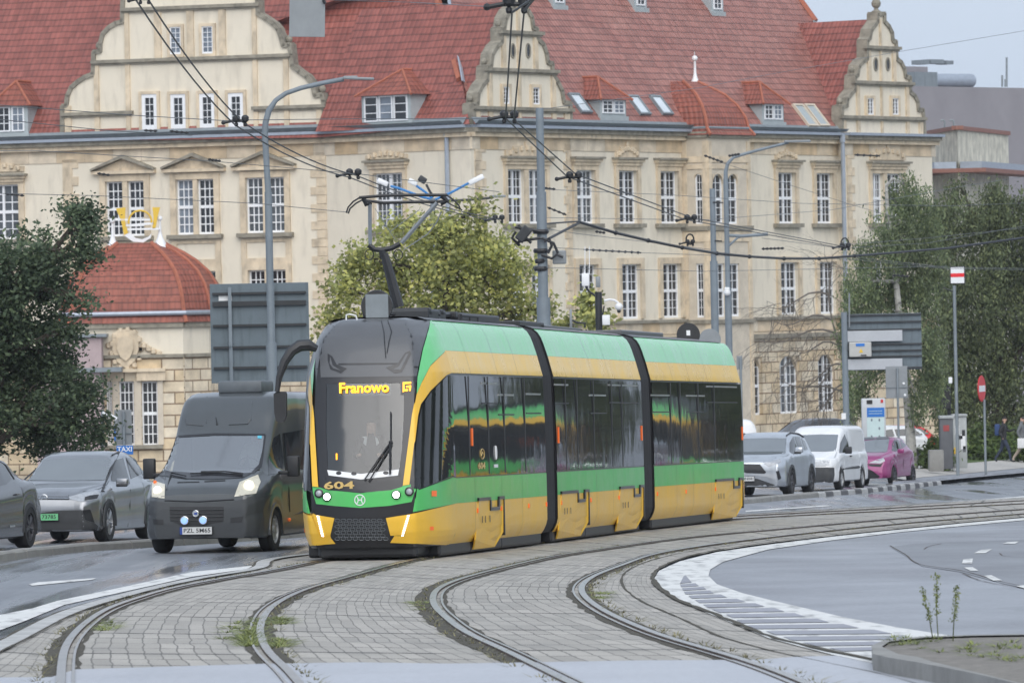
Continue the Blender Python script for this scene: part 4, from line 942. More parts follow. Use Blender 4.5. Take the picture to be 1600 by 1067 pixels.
def tw(z): return float(np.interp(z, [q[0] for q in TP], [q[1] for q in TP]))
tram = thing('tram', 'green and yellow low-floor tram with the destination Franowo, number 604 and its pantograph raised', 'tram', frame(Vector((-1.929, 84.10, gz(84.10))), 10.5))
TM = [frame(Vector((-1.929, 84.10, gz(84.10))), 10.5), frame(Vector((-.384, 92.59, gz(92.59))), 10.0), frame(Vector((1.428, 102.815, gz(102.815))), 11.5)]
TL = [7.53, 9.24, 10.05]
ZL = [.20, .26, .34, .42, .6, .79, 1.0, 1.16, 1.3, 1.5, 1.7, 1.9, 2.1, 2.3, 2.5, 2.62, 2.70, 2.80, 2.9, 3.02, 3.12, 3.22, 3.32, 3.40, 3.46, 3.50]
def nose_y(z): return -1.9 + float(np.interp(z, [.2, .5, 1.05, 1.3, 1.9, 2.5, 2.8, 3.05, 3.25, 3.4, 3.47, 3.50], [.16, .02, .0, .06, .2, .36, .46, .58, .74, .95, 1.12, 1.4]))
def nose_pt(u, z):                                    # u 0..2 right half, negative left
    s_ = 1 if u >= 0 else -1; u = abs(u); w_ = tw(z); yn = nose_y(z); xf = float(np.interp(z, [.2, .8, 2.6, 3.2, 3.5], [.72, .76, .72, .66, .45]))
    if u <= 1: x = u * xf; y = yn + .09 * u * u
    else:
        t = u - 1; a = Vector((xf, yn + .09)); c = Vector((w_ - .02, yn + .55 + .1 * (z > 3.3))); b = Vector((w_, 0)); q = a * (1 - t) ** 2 + c * 2 * t * (1 - t) + b * t * t; x, y = q.x, q.y
    return Vector((s_ * x + .09 * min(1, -y / 1.9), y, z))
US = sorted(list(np.linspace(-1, 1, 33)) + [-1 - k / 14 for k in range(1, 15)] + [1 + k / 14 for k in range(1, 15)])
nose = MB(); ns = [[nose_pt(u, z) for u in US] for z in ZL]; NU = len(US)
V = [p for r in ns for p in r]; Fs = [(i * NU + k, i * NU + k + 1, (i + 1) * NU + k + 1, (i + 1) * NU + k) for i in range(len(ZL) - 1) for k in range(NU - 1)]
top = list(range((len(ZL) - 1) * NU, len(ZL) * NU)); bot = list(range(NU - 1, -1, -1)); back = None
full = MB(); full.add(V, Fs + [tuple(top), tuple(bot)])
for i in (0, 1, 2):                                   # full side bodies, for projecting panels
    pr = [(tw(z), z) for z in ZL]; pr = pr + [(-x, z) for x, z in pr[::-1]]; Ma = TM[0].inverted() @ TM[i]
    a = [Ma @ Vector((x, 0, z)) for x, z in pr]; b = [Ma @ Vector((x, TL[i], z)) for x, z in pr]; n = len(pr)
    full.add(a + b, [(k, (k + 1) % n, (k + 1) % n + n, k + n) for k in range(n)])
TB = bvh_of(full, TM[0])
def cv(lst, bx=470, by=480, s_=2.542): return [(bx + u / s_, by + v / s_) for u, v in lst]
glass_px = cv([(101, 287), (412, 285), (409, 430), (402, 560), (388, 664), (240, 678), (108, 668), (100, 480)])
side_gl = [(472, 392), (568, 276), (640, 276), (640, 664), (602, 668), (468, 722), (440, 716), (455, 560), (463, 430)]
fk = []
for f in Fs:
    c = TM[0] @ (sum((V[i] for i in f), Vector()) / 4); q = proj(c)
    if in_poly(q[0], q[1], glass_px): continue
    fk.append(f)
nose.add(V, fk + [tuple(top), tuple(bot)]); nose.build('front_shell', M['tblack'], tram, world=False, smooth=True)
# section bodies
for i in (0, 1, 2):
    mb = MB(); pr = [(tw(z) - .012, z) for z in ZL]; pr = pr + [(-x, z) for x, z in pr[::-1]]; n = len(pr); Ma = TM[0].inverted() @ TM[i]
    st = [0, TL[i]] if i < 2 else [0, TL[i] - .5, TL[i] - .12, TL[i]]
    rings = []
    for y in st:
        k = 1 if y < TL[i] - .2 or i < 2 else (.97 if y < TL[i] else .85)
        rings.append([Ma @ Vector((x * k, y, z if y < TL[i] - .3 or i < 2 else z - .12 * max(0, z - 2.6) * (1 if y == TL[i] else .4))) for x, z in pr])
    vs = [p for r in rings for p in r]; fs = [(j * n + k, j * n + (k + 1) % n, (j + 1) * n + (k + 1) % n, (j + 1) * n + k) for j in range(len(st) - 1) for k in range(n)]
    if i > 0: fs.append(tuple(range(n)))
    fs.append(tuple(range((len(st) - 1) * n, len(st) * n))); mb.add(vs, fs); mb.build('body', M['tblack'], tram, world=False)
    r_ = MB(); tp = [(tw(3.46) - .0, 3.47), (.6, 3.515), (.3, 3.53), (-.3, 3.53), (-.6, 3.515), (-tw(3.46), 3.47)]
    y0, y1 = (0 if i else -.2), TL[i] - (.5 if i == 2 else 0)
    r_.add([Ma @ Vector((x, y, z)) for y in (y0, y1) for x, z in tp], [(k, k + 1, k + 7, k + 6) for k in range(5)] + [(0, 6, 11, 5)]); r_.build('roof', M['tgrey'], tram, world=False)
def band(i, y0, y1, z0, z1, mat, off=.0, gap=.006, name='side_panel', sides=(1, -1), zs_=None, rear=False):
    mb = MB(); zz = sorted({z0, z1} | {z for z in ZL if z0 < z < z1}); Ma = TM[0].inverted() @ TM[i]
    for s_ in sides:
        g_ = [[Ma @ Vector((s_ * (tw(z) + off), y, z)) for z in zz] for y in (y0 + gap, y1 - gap)]
        for k in range(len(zz) - 1):
            q = [g_[0][k], g_[1][k], g_[1][k + 1], g_[0][k + 1]]; mb.face(q if s_ > 0 else q[::-1])
    return mb.build(name, M[mat], tram, world=False, smooth=True, weld=True, sharp=60)
def pxy(i, px):                                       # photo column -> metres along section i (side surface)
    lo, hi = -1.0, TL[i] + 1
    for _ in range(40):
        m_ = (lo + hi) / 2
        if proj(TM[i] @ Vector((1.08, m_, 1.0)))[0] < px: lo = m_
        else: hi = m_
    return lo
seams = {0: [0, pxy(0, 742), pxy(0, 784), pxy(0, 816), TL[0]], 1: [0, pxy(1, 932), pxy(1, 958), TL[1]], 2: [0, pxy(2, 1057), pxy(2, 1083), pxy(2, 1111), TL[2] - .08]}
bog = {0: [(pxy(0, 744), pxy(0, 784))], 1: [(pxy(1, 874), pxy(1, 917)), (pxy(1, 966), pxy(1, 1003))], 2: [(pxy(2, 1116), pxy(2, 1158))]}
for i in (0, 1, 2):
    s_ = seams[i]
    for a, b in zip(s_, s_[1:]):
        band(i, a, b, .20, .79, 'tyellow'); band(i, a, b, .792, 1.155, 'tgreen'); band(i, a, b, 2.69, 3.018, 'tyellow_roof', name='roof_edge_panel'); band(i, a, b, 3.02, 3.465, 'tgreen_roof', name='roof_edge_panel')
    e = TL[i] - (.1 if i == 2 else .02); band(i, 0 if i == 0 else .02, e, 1.175, 2.66, 'tglass', .001, name='window_band')
# window dividers, hopper rails, marker lamps
dv = {0: (0.05, [735, 765, 790, 822]), 1: (0, [886, 904, 930, 958, 974]), 2: (0, [1050, 1065, 1093, 1118])}
mb = MB(); mh = MB(); md_ = MB()
for i in (0, 1, 2):
    Ma = TM[0].inverted() @ TM[i]
    for px in dv[i][1]:
        y = pxy(i, px)
        for s_ in (1, -1):
            mb.box((s_ * (tw(1.9) + .004), y, 1.92), (.012, .05, 1.46), Ma @ Matrix.Rotation(0, 4, 'X'))
for i, x0, x1, zt in ((0, 757, 780, 2.55), (0, 782, 806, 2.38), (0, 826, 848, 2.4), (1, 870, 892, 2.56), (1, 925, 950, 2.4), (1, 955, 1000, 2.58), (2, 1020, 1050, 2.42), (2, 1076, 1104, 2.42), (2, 1108, 1155, 2.6)):
    Ma = TM[0].inverted() @ TM[i]; a, b = pxy(i, x0), pxy(i, x1)
    for s_ in (1, -1):
        mh.box((s_ * (tw(zt) + .008), (a + b) / 2, zt), (.012, b - a, .028), Ma)
        for z in (zt - .3,): mb.box((s_ * (tw(z) + .006), (a + b) / 2, z), (.01, b - a, .02), Ma)
mb.build('window_divider', M['dark_metal'], tram, world=False); mh.build('window_rail', M['steel'], tram, world=False)
for i, px in ((0, 745), (0, 782), (0, 825), (0, 858), (1, 876), (1, 922), (1, 966), (2, 1026), (2, 1071), (2, 1117), (2, 1160)):
    Ma = TM[0].inverted() @ TM[i]; y = min(max(pxy(i, px), .1), TL[i] - .1); md_ = MB()
    for s_ in (1, -1): md_.bbox((s_ * 1.09, y, .66), (.02, .05, .07), .006, Ma)
    md_.build('marker_lamp', M['orange'], tram, world=False)
for i, px, z in ((0, 739, 1.75), (1, 874, 1.75), (1, 1004, 1.75), (2, 1161, 1.7)):
    Ma = TM[0].inverted() @ TM[i]; y = min(max(pxy(i, px), .05), TL[i] - .05); md_ = MB()
    for s_ in (1, -1): md_.box((s_ * 1.085, y, z), (.02, .05, .26), Ma)
    md_.build('door_lamp', M['orange'], tram, world=False)
# bogie covers with their stepped black slot
for i in (0, 1, 2):
    Ma = TM[0].inverted() @ TM[i]
    for a, b in bog[i]:
        mb = MB(); sl_ = MB(); b = min(b, TL[i] - .25)
        for s_ in (1, -1):
            pts = [(a, .22), (a + .12, .08), (b - .25, .08), (b, .3), (b, .80), (b - .35, .80), (b - .4, .68), (b - .95, .68), (b - 1.0, .80), (a + .1, .80)]
            mb.prism(pts, .022, lambda y, z, d: Ma @ Vector((s_ * (1.078 + d - .1 * max(0, .32 - z) / .24), y, z)), 0)
            for (y0, y1, z0, z1) in ((a + .05, b - 1.05, .80, .845), (b - 1.1, b - 1.0, .66, .80), (b - 1.1, b - .35, .64, .69), (b - .42, b - .32, .69, .80), (b - .38, b + .02, .80, .845), (b + .0, b + .05, .25, .845)):
                sl_.box((s_ * 1.085, (y0 + y1) / 2, (z0 + z1) / 2), (.06, y1 - y0, z1 - z0), Ma)
            for yy in (.35, .6, .95): sl_.box((s_ * 1.101, a + yy, .52), (.006, .03, .1), Ma)
        c = mb.build('bogie_cover', M['tyellow'], tram, world=False); sl_.build('slot', M['tblack'], tram, world=False)
# bogies, under-frame, wheels
for i, ys_ in ((0, [2.9]), (1, [1.85, 7.9]), (2, [8.1])):
    Ma = TM[0].inverted() @ TM[i]
    for y in ys_:
        mb = MB(); mb.bbox((0, y, .32), (1.9, 2.3, .22), .05, Ma); b_ = mb.build('bogie', M['dark_metal'], tram, world=False)
        for dy in (-.9, .9):
            w_ = MB()
            for s_ in (-1, 1): w_.lathe([(.30, -.07), (.31, -.02), (.29, .0), (.29, .06), (.1, .08)], Ma @ Vector((s_ * .74, y + dy, .32)), (Ma.to_3x3() @ Matrix.Rotation(s_ * math.pi / 2, 3, 'Y')).to_4x4(), 20)
            w_.tube([Ma @ Vector((-.7, y + dy, .32)), Ma @ Vector((.7, y + dy, .32))], .07, 8)
            w_.build('wheelset', M['rail_side'], b_, world=False)
mb = MB()
for i, y0, y1 in ((0, -.7, 1.6), (0, 4.1, 7.5), (1, 3.3, 6.4), (2, .2, 6.8), (0, 1.6, 4.1), (1, 0, 3.3), (1, 6.4, 9.2), (2, 6.8, 9.2)): mb.bbox((0, (y0 + y1) / 2, .17), (1.96, y1 - y0, .26), .04, TM[0].inverted() @ TM[i])
mb.bbox((.08, -1.1, .17), (1.45, .9, .24), .05); mb.build('underframe', M['black'], tram, world=False)
# bellows
for i in (0, 1):
    mb = MB(); A = TM[0].inverted() @ TM[i]; B_ = TM[0].inverted() @ TM[i + 1]
    for k in range(9):
        t = k / 8; sc = .955 + (.02 if k % 2 else 0); y = None
        pr = [(tw(z) * sc, z * (.995 if z > 3 else 1)) for z in ZL]; pr = pr + [(-x, z) for x, z in pr[::-1]]
        ring = [(A @ Vector((x, TL[i] - .03, z))).lerp(B_ @ Vector((x, .03, z)), t) for x, z in pr]
        if k: mb.add(prev + ring, [(q, (q + 1) % len(ring), (q + 1) % len(ring) + len(ring), q + len(ring)) for q in range(len(ring))])
        prev = ring
    mb.build('bellows', M['bellows'], tram, world=False)
# roof equipment
def roofbox(i, px0, px1, xw, h, name, mat, z=3.5, x=0):
    a, b = pxy(i, px0), pxy(i, px1); mb = MB(); Ma = TM[0].inverted() @ TM[i]; mb.bbox((x, (a + b) / 2, z + h / 2), (xw, b - a, h), .04, Ma); return mb.build(name, M[mat], tram, world=False)
roofbox(0, 778, 838, 1.1, .14, 'roof_unit', 'black'); roofbox(0, 735, 762, 1.0, .16, 'roof_unit', 'dark_metal'); roofbox(1, 868, 905, 1.1, .1, 'roof_unit', 'black'); roofbox(1, 900, 960, 1.1, .06, 'roof_unit', 'tgrey'); roofbox(2, 1022, 1085, 1.1, .1, 'roof_unit', 'tgrey')
mb = MB(); Ma = TM[0]
for x in (-.55, .55): mb.tube([TM[0] @ Vector((x, 3.4, 3.6)), TM[0] @ Vector((x, 4.8, 3.6))], .022, 6)
for y in np.linspace(3.45, 4.75, 3):
    for x in (-.55, .55): mb.tube([TM[0] @ Vector((x, y, 3.46)), TM[0] @ Vector((x, y, 3.6))], .018, 5)
mb.build('roof_rail', M['black'], tram)
# ---- painted front, drawn onto the shell
def fp(name, poly, mat, off=.006, res=7, mirror=False, uvs=True, parent=tram):
    mb = MB(); conform(mb, cv(poly) if uvs else poly, TB, off, res, 0, TMm if mirror else None); return mb.build(name, M[mat], parent, smooth=True, sharp=60)
TMm = TM[0] @ Matrix.Translation((.06, 0, 0))
def sp_(z): q = proj(TM[0] @ Vector((tw(z) - .001, -.015, z))); return ((q[0] - 470) * 2.542, (q[1] - 480) * 2.542)
fp('roof_shell', [(80, 62), (100, 54), (250, 51), (518, 53), (505, 85), (480, 170), (466, 235), (459, 276), (300, 281), (80, 281), (74, 180), (72, 100)], 'tgrey')
g1, g2 = sp_(3.33), sp_(3.18); y1_, y2_ = sp_(.6), sp_(.42)
s1, s2, s3, s4, s5, s6, s7 = sp_(3.45), sp_(3.02), sp_(2.69), sp_(1.16), sp_(.79), sp_(.22), sp_(2.66)
fp('front_panel', [(520, 54), (s1[0], s1[1] + 2), g1, g2, s2, (568, 178), (512, 232), (477, 300), (458, 345), (461, 280), (482, 170), (507, 86)], 'tgreen_roof', .013, res=4, mirror=True)
fp('front_panel', [s2, s3, (575, 270), (512, 332), (474, 385), (463, 430), (431, 704), (405, 708), (441, 430), (457, 347), (476, 303), (511, 235), (567, 180)], 'tyellow', .015, res=4, mirror=True)
fp('side_window', [(s7[0], s7[1] + 1), (576, 274), (516, 334), (479, 390), (467, 440), (436, 716), (466, 722), (600, 668), (s4[0], s4[1] - 3)], 'tglass', .016, res=4, mirror=True)
fp('front_panel', [(466, 726), (601, 675), s4, s5, (445, 812), (452, 772), (462, 700)], 'tgreen', .013, res=4, mirror=True)
fp('front_panel', [(450, 706), (466, 697), (463, 702), (440, 772), (350, 788), (235, 796), (130, 788), (62, 780), (50, 740), (46, 706), (110, 726), (240, 738), (360, 728)], 'tgreen', .009)
fp('front_panel', [s5, y1_, y2_, s6, (590, 942), (355, 933), (372, 905), (412, 906), (438, 820)], 'tyellow', .014, res=4, mirror=True)
fp('front_panel', [(440, 820), (412, 904), (356, 906), (338, 836)], 'tyellow', .005)
fp('front_panel', [(62, 824), (134, 836), (118, 905), (90, 908), (128, 936), (60, 946), (32, 940), (22, 905), (22, 810), (50, 818)], 'tyellow', .007)
fp('bumper_band', [(62, 782), (130, 790), (235, 798), (350, 790), (447, 774), (441, 818), (338, 834), (130, 834), (66, 820)], 'tblack', .011)
fp('grille', [(134, 838), (338, 838), (356, 925), (118, 925)], 'dark_metal', .006)
# hexagonal grille bars
mb = MB()
for r in range(7):
    for c in range(9):
        u = 136 + c * 24 + (12 if r % 2 else 0); v = 845 + r * 12
        if u + 20 > 346 + (v - 880) * .12: continue
        hx = cv([(u, v), (u + 4, v - 5), (u + 16, v - 5), (u + 20, v), (u + 16, v + 5), (u + 4, v + 5)])
        pts = []
        for q in hx:
            h, d = cast(TB, *q)
            if h: pts.append(h[0] + h[1] * .014)
        if len(pts) == 6: mb.tube(pts + [pts[0]], .0035, 4, caps=False)
mb.build('grille_mesh', M['panto'], tram)
fp('skirt', [(92, 948), (130, 940), (355, 937), (596, 945), (640, 945), (640, 960), (500, 990), (320, 1000), (165, 1000), (120, 980)], 'black', .002)
# frame around the windscreen, dashboard strip, number, emblem, lamps, wipers
for pl in ([(82, 282), (460, 277), (458, 300), (84, 304)], [(82, 300), (103, 300), (101, 480), (109, 668), (96, 705), (88, 560)], [(412, 290), (456, 290), (440, 432), (404, 708), (388, 668), (402, 560), (409, 430)], [(98, 655), (240, 672), (396, 655), (404, 712), (360, 726), (240, 736), (110, 724), (96, 700)]):
    fp('windscreen_frame', pl, 'tblack', .010)
fp('windscreen', cv([(0, 0)]) and [(101, 300), (412, 298), (409, 430), (402, 560), (390, 660), (240, 675), (108, 660), (100, 480)], 'tblack', .004)
wsg = [o for o in tram.children if o.name.startswith('windscreen') and not o.name.startswith('windscreen_frame')][-1]
M['ws'] = see_glass('windscreen_glass', (.8, .86, .87), .08, .8, .1); wsg.data.materials[0] = M['ws']
fp('dashboard_strip', [(106, 646), (240, 662), (390, 644), (386, 668), (240, 684), (112, 668)], 'white', .014)
for u, v in ((152, 659), (212, 661), (338, 658)):
    fp('dashboard_vent', [(u + 11 * math.cos(t), v + 7 * math.sin(t)) for t in np.linspace(0, 2 * math.pi, 13)[:-1]], 'tblack', .017)
def on(u, v, off=.012):
    x, y = cv([(u, v)])[0]; h, d = cast(TB, x, y); return h[0] + h[1] * off, h[1]
rt = TM[0].to_3x3() @ Vector((1, 0, 0)); up = TM[0].to_3x3() @ Vector((0, 0, 1)); zb_ = 1
fp('display_panel', [(150, 296), (358, 295), (358, 350), (150, 352)], 'tblack', .003); fp('display_panel', [(396, 293), (446, 292), (441, 346), (396, 348)], 'tblack', .012)
p, n_ = on(252, 323, .03); text_mesh('Franowo', .205, M['led'], 'destination_display', tram, facing(p, rt, up), bold=.006)
mb = MB()
for a in ([(405, 300), (438, 298), (438, 306), (412, 308), (412, 316), (405, 316)], [(405, 316), (412, 316), (412, 336), (405, 340)], [(412, 328), (424, 326), (424, 336), (412, 336)], [(418, 314), (438, 312), (438, 320), (418, 322)], [(430, 320), (438, 320), (436, 334), (429, 334)]):
    conform(mb, cv(a), TB, .03, 8)
mb.build('line_display', M['led'], tram)
p, n_ = on(154, 709, .035); text_mesh('604', .23, M['gold'], 'fleet_number', tram, facing(p, rt, up) @ Matrix.Diagonal((1.3, .62, 1, 1)), bold=.006)
p, n_ = on(144, 595, .02); text_mesh('1', .12, M['led'], 'line_display', tram, facing(p, rt, up), bold=.004)
# round emblem: ring and the mirrored-arc mark
p, n_ = on(235, 765, .012); ring = [p + rt * (.075 * math.cos(t)) + up * (.075 * math.sin(t)) for t in np.linspace(0, 2 * math.pi, 25)]
mb = MB(); mb.tube(ring, .008, 5, caps=False)
for s_ in (-1, 1): mb.tube([p + rt * (s_ * (.045 - .02 * math.cos(t))) + up * (.045 * math.sin(t)) for t in np.linspace(-1.5, 1.5, 7)], .008, 5)
mb.tube([p - rt * .02, p + rt * .02], .009, 5); mb.build('emblem', M['white'], tram)
for u, v, lit in ((73, 738, 0), (105, 752, 1), (380, 744, 1), (432, 731, 0)):
    p, n_ = on(u, v, .0); Mt = facing(p, rt, up); mb = MB()
    mb.lathe([(.066, -.02), (.066, .03), (.05, .035), (.05, .012)], (0, 0, 0), Mt, 16, 0); hob = mb.build('headlight', M['tblack'], tram)
    mb = MB(); mb.lathe([(.048, .0), (.046, .026), (.03, .038), (.005, .042)], (0, 0, 0), Mt, 14); mb.build('lamp', M['lamp' if lit else 'lens'], hob, smooth=True)
for (a, b, c, d) in (((65, 826), (84, 906), (74, 826), (92, 902)), ((432, 824), (408, 904), (424, 826), (402, 900))):
    mb = MB()
    for k in range(9):
        t = k / 8.5; u, v = a[0] + (b[0] - a[0]) * t, a[1] + (b[1] - a[1]) * t; s_ = 1 if a[0] < 200 else -1
        conform(mb, cv([(u, v), (u + 10 * s_, v + 2), (u + 10 * s_, v + 8), (u, v + 6)]), TB, .016, 8)
    mb.build('daytime_light', M['drl'], tram)
for u, v, w_, h in ((525, 739, 20, 22), (516, 877, 14, 15)): fp('indicator', [(u - w_ / 2, v - h / 2), (u + w_ / 2, v - h / 2), (u + w_ / 2, v + h / 2), (u - w_ / 2, v + h / 2)], 'orange', .02, mirror=True)
fp('trim_line', [(108, 185), (126, 196), (143, 228), (184, 244), (160, 263), (118, 247), (108, 212)], 'tblack', .012)
fp('trim_line', [(434, 174), (439, 186), (402, 258), (374, 263), (338, 240), (385, 225), (414, 182)], 'tblack', .012)
fp('trim_line', [(118, 196), (128, 232), (160, 252), (130, 244), (116, 225)], 'tgrey', .016); fp('trim_line', [(428, 186), (396, 250), (366, 248), (390, 236), (418, 188)], 'tgrey', .016)
fp('trim_line', [(150, 224), (385, 222), (384, 227), (150, 230)], 'tblack', .012); fp('trim_line', [(82, 279), (460, 274), (460, 277), (82, 283)], 'tblack', .012)
# crests on the side glass
for px, py, txt in ((753, 709, 0), (774, 707, 1)):
    h, d = cast(TB, px, py); tn = TM[0].to_3x3() @ Vector((0, 1, 0)); Mt = facing(h[0] + h[1] * .008, tn, up)
    mb = MB()
    if txt == 0:
        mb.tube([Mt @ Vector((.15 * math.cos(t), .075 * math.sin(t), 0)) for t in np.linspace(0, 2 * math.pi, 15)], .008, 4); mb.tube([Mt @ Vector((-.12, -.03, 0)), Mt @ Vector((0, .03, 0)), Mt @ Vector((.12, -.01, 0))], .009, 4); mb.build('side_emblem', M['gold'], tram)
    else:
        mb.tube([Mt @ Vector((.05 * math.cos(t), .1 * math.sin(t) + .0, 0)) for t in np.linspace(0, 2 * math.pi, 12)], .012, 4); mb.box((0, -.2, 0), (.3, .05, .004), Mt); mb.build('side_notice', M['white'], tram)
h, d = cast(TB, 752, 728); text_mesh('604', .17, M['gold'], 'side_number', tram, facing(h[0] + h[1] * .008, TM[0].to_3x3() @ Vector((0, 1, 0)), up) @ Matrix.Diagonal((2.2, .8, 1, 1)), bold=.004)
# wipers
def onp(px, py, off): h, d = cast(TB, px, py); return h[0] + h[1] * off
mb = MB()
for a, b, r in (((611, 691), (570, 751), .011), ((613, 695), (577, 753), .011), ((611, 645), (611, 700), .012), ((610, 692), (610, 742), .016)):
    mb.tube([onp(a[0] + (b[0] - a[0]) * t, a[1] + (b[1] - a[1]) * t, .05) for t in (0, .33, .66, 1)], r, 5)
mb.ball(onp(611, 692, .05), .03); mb.build('wiper', M['black'], tram)
# far-side mirror on its long arm, and a handrail behind
zm = 82.9; mb = MB(); arm = [(495, 545), (482, 539), (468, 540), (455, 549), (444, 566), (436, 590), (433, 612)]
mb.tube([P(x, y, zm - .02 * i) for i, (x, y) in enumerate(arm)], [.05, .085, .085, .075, .065, .045, .035], 8); ma = mb.build('mirror_arm', M['black'], tram, smooth=True)
mb = MB(); c = P(437.5, 637, zm - .1); Mt = Matrix.Translation(c) @ Matrix.Rotation(-R_(6), 4, 'Z'); pts = [(-.09, .2), (-.05, .23), (.08, .23), (.095, .2), (.085, -.12), (.05, -.2), (-.01, -.215), (-.06, -.19), (-.085, -.08)]
mb.prism(pts, .1, lambda a, b, d_: Mt @ Vector((a, d_, b))); mb.build('mirror', M['black'], ma)
mb = MB(); mb.tube([P(x, y, 83.1) for x, y in ((541, 500), (541, 492), (546, 491), (556, 493), (558, 500))], .012, 6); mb.build('grab_rail', M['white'], tram)
# round unit on the front roof
mb = MB(); c = P(589, 478, 83.9); Mt = facing(c, Vector((1, 0, 0)), Vector((0, 0, 1)))
mb.lathe([(.225, -.03), (.235, 0), (.225, .03)], (0, 0, 0), Mt, 28); ru = mb.build('round_roof_lamp', M['black'], tram, smooth=True)
mb = MB(); mb.box((0, 0, .034), (.33, .34, .006), Mt); mb.build('lamp_face', M['galv'], ru)
mb = MB(); mb.lathe([(.22, -.06), (.24, 0), (.2, .05)], P(591, 503, 83.9), None, 20); mb.tube([P(580, 500, 83.9), P(580, 494, 83.9)], .03, 6); mb.tube([P(600, 500, 83.9), P(600, 494, 83.9)], .03, 6); mb.build('foot', M['black'], ru, smooth=True)
mb = MB()
for pts in ([(596, 503), (600, 520), (601, 535), (603, 560)], [(606, 503), (612, 520), (608, 535), (605, 552)]): mb.tube([onp(x, y, .025) for x, y in pts], .006, 4)
mb.build('cable', M['black'], tram)
# pantograph
ZP = 86.2
pg = MB(); pg.tube([P(623, 480, ZP), P(611, 435, ZP), P(600, 396, ZP)], [.085, .075, .06], 8); pant = pg.build('pantograph', M['black'], tram, smooth=True)
def pan(name, segs, mat='panto'):
    mb = MB()
    for pts, r, dz in segs: mb.tube([P(x, y, ZP + dz) for x, y in pts], r, 6)
    return mb.build(name, M[mat], pant, smooth=True)
pan('tie_rod', [([(612, 472), (600, 402)], .016, .1)], 'black')
pan('knee_bracket', [([(576, 383), (586, 390), (597, 391)], .045, 0), ([(597, 391), (612, 388), (625, 381)], .045, 0), ([(597, 391), (599, 402)], .06, 0)] + [([(x0 + 7 * math.cos(t), 398 + 8 * math.sin(t)) for t in np.linspace(0, 2 * math.pi, 15)], .01, 0) for x0 in (577, 622)], 'black')
pan('upper_arm', [([(578, 318), (578, 348), (578.5, 382)], .032, 0)]); pan('upper_arm', [([(683, 317), (656, 347), (627, 380)], .036, .15)])
pan('brace', [([(690, 330), (682, 348), (668, 366), (630, 391)], .009, .15), ([(655, 328), (610, 362)], .006, .2), ([(586, 326), (608, 360), (620, 378)], .005, .2)])
pan('collector_head', [([(561, 309), (598, 306), (640, 305), (699, 305)], .026, -.2), ([(566, 313), (600, 317), (640, 316), (696, 315)], .026, .25), ([(568, 309), (572, 320), (580, 316)], .04, 0), ([(690, 306), (698, 314), (688, 318)], .05, 0)], 'black')
pan('horn', [([(562, 309), (552, 315), (544, 324), (541, 333)], .014, -.2), ([(567, 312), (556, 318), (547, 326), (544, 334)], .014, .25)], 'black'); pan('horn', [([(698, 305), (708, 312), (717, 321), (719, 328)], .014, -.2), ([(696, 314), (705, 320), (720, 327), (722, 329)], .012, .25)], 'black')
mb = MB()
for s_ in (-.45, .45):
    mb.tube([TM[0] @ Vector((s_, 1.2, 3.6)), TM[0] @ Vector((s_, 3.2, 3.6))], .04, 6)
mb.bbox((0, 2.2, 3.62), (1.0, .25, .1), .02, TM[0]); mb.bbox((0, 1.3, 3.62), (1.0, .2, .12), .02, TM[0]); mb.bbox((0, 3.1, 3.6), (1.1, .2, .1), .02, TM[0])
for k in range(6): mb.lathe([(.05, 0), (.07, .03), (.05, .06), (.07, .09), (.04, .12)], TM[0] @ Vector((random.uniform(-.5, .5), 1.2 + k * .38, 3.5)), None, 8)
mb.build('base_frame', M['black'], pant)
# cab interior
mb = MB()
I = lambda x, y, z: TM[0] @ Vector((x, y, z))
mb.add([I(x, y, z) for z in (.5, 2.78) for x, y in ((-.95, -.1), (.95, -.1), (.83, -1.72 if z < 1 else -1.36), (-.67, -1.72 if z < 1 else -1.36))], [(0, 1, 5, 4), (0, 3, 2, 1), (4, 5, 6, 7)])
mb.build('cab_interior', pm('cab_interior_grey', (.11, .117, .125), .8, var=.1), tram)
mb = MB(); mb.bbox((.05, -1.25, .98), (1.35, .5, .3), .06, TM[0]); mb.build('dashboard', M['black'], tram)
# the driver, seated behind the windscreen
dp = P(580, 668, 83.35); bz = dp.z
J = dict(pelvis=(0, .1, -.62), waist=(0, .1, -.42), chest=(0, .06, -.22), neck=(0, .03, -.115), head0=(0, .0, -.04), head=(0, 0, .03), top=(0, .02, .10), shl=(-.17, .06, -.17), shr=(.17, .06, -.17), ell=(-.25, -.02, -.42), elr=(.26, -.02, -.42), hal=(-.16, -.26, -.4), har=(.17, -.26, -.4), hfl=(-.12, -.34, -.38), hfr=(.13, -.34, -.38), nose=(0, -.085, .0))
Bn = [('pelvis', 'waist'), ('waist', 'chest'), ('chest', 'neck'), ('neck', 'head0'), ('head0', 'head'), ('head', 'top'), ('chest', 'shl'), ('chest', 'shr'), ('shl', 'ell'), ('shr', 'elr'), ('ell', 'hal'), ('elr', 'har'), ('hal', 'hfl'), ('har', 'hfr'), ('head0', 'nose')]
Rr = dict(pelvis=.15, waist=.14, chest=(.16, .12), neck=.055, head0=.065, head=.085, top=.06, shl=.07, shr=.07, ell=.05, elr=.05, hal=.035, har=.035, hfl=.03, hfr=.03, nose=.015)
drv = person('person', 'tram driver in dark uniform with white collar seated behind the windscreen', J, Bn, Rr, lambda c: 0 if (c.z > -.1 and c.z < .055 and c.y < .045) or c.y < -.24 else (2 if c.z > -.1 else (3 if abs(abs(c.x) - .09) < .03 and c.y < 0 and c.z > -.26 else 1)), [M['skin'], M['blackcloth'], M['hair'], M['whitecloth']], Matrix.Translation(dp) @ Matrix.Rotation(-R_(6), 4, 'Z'))
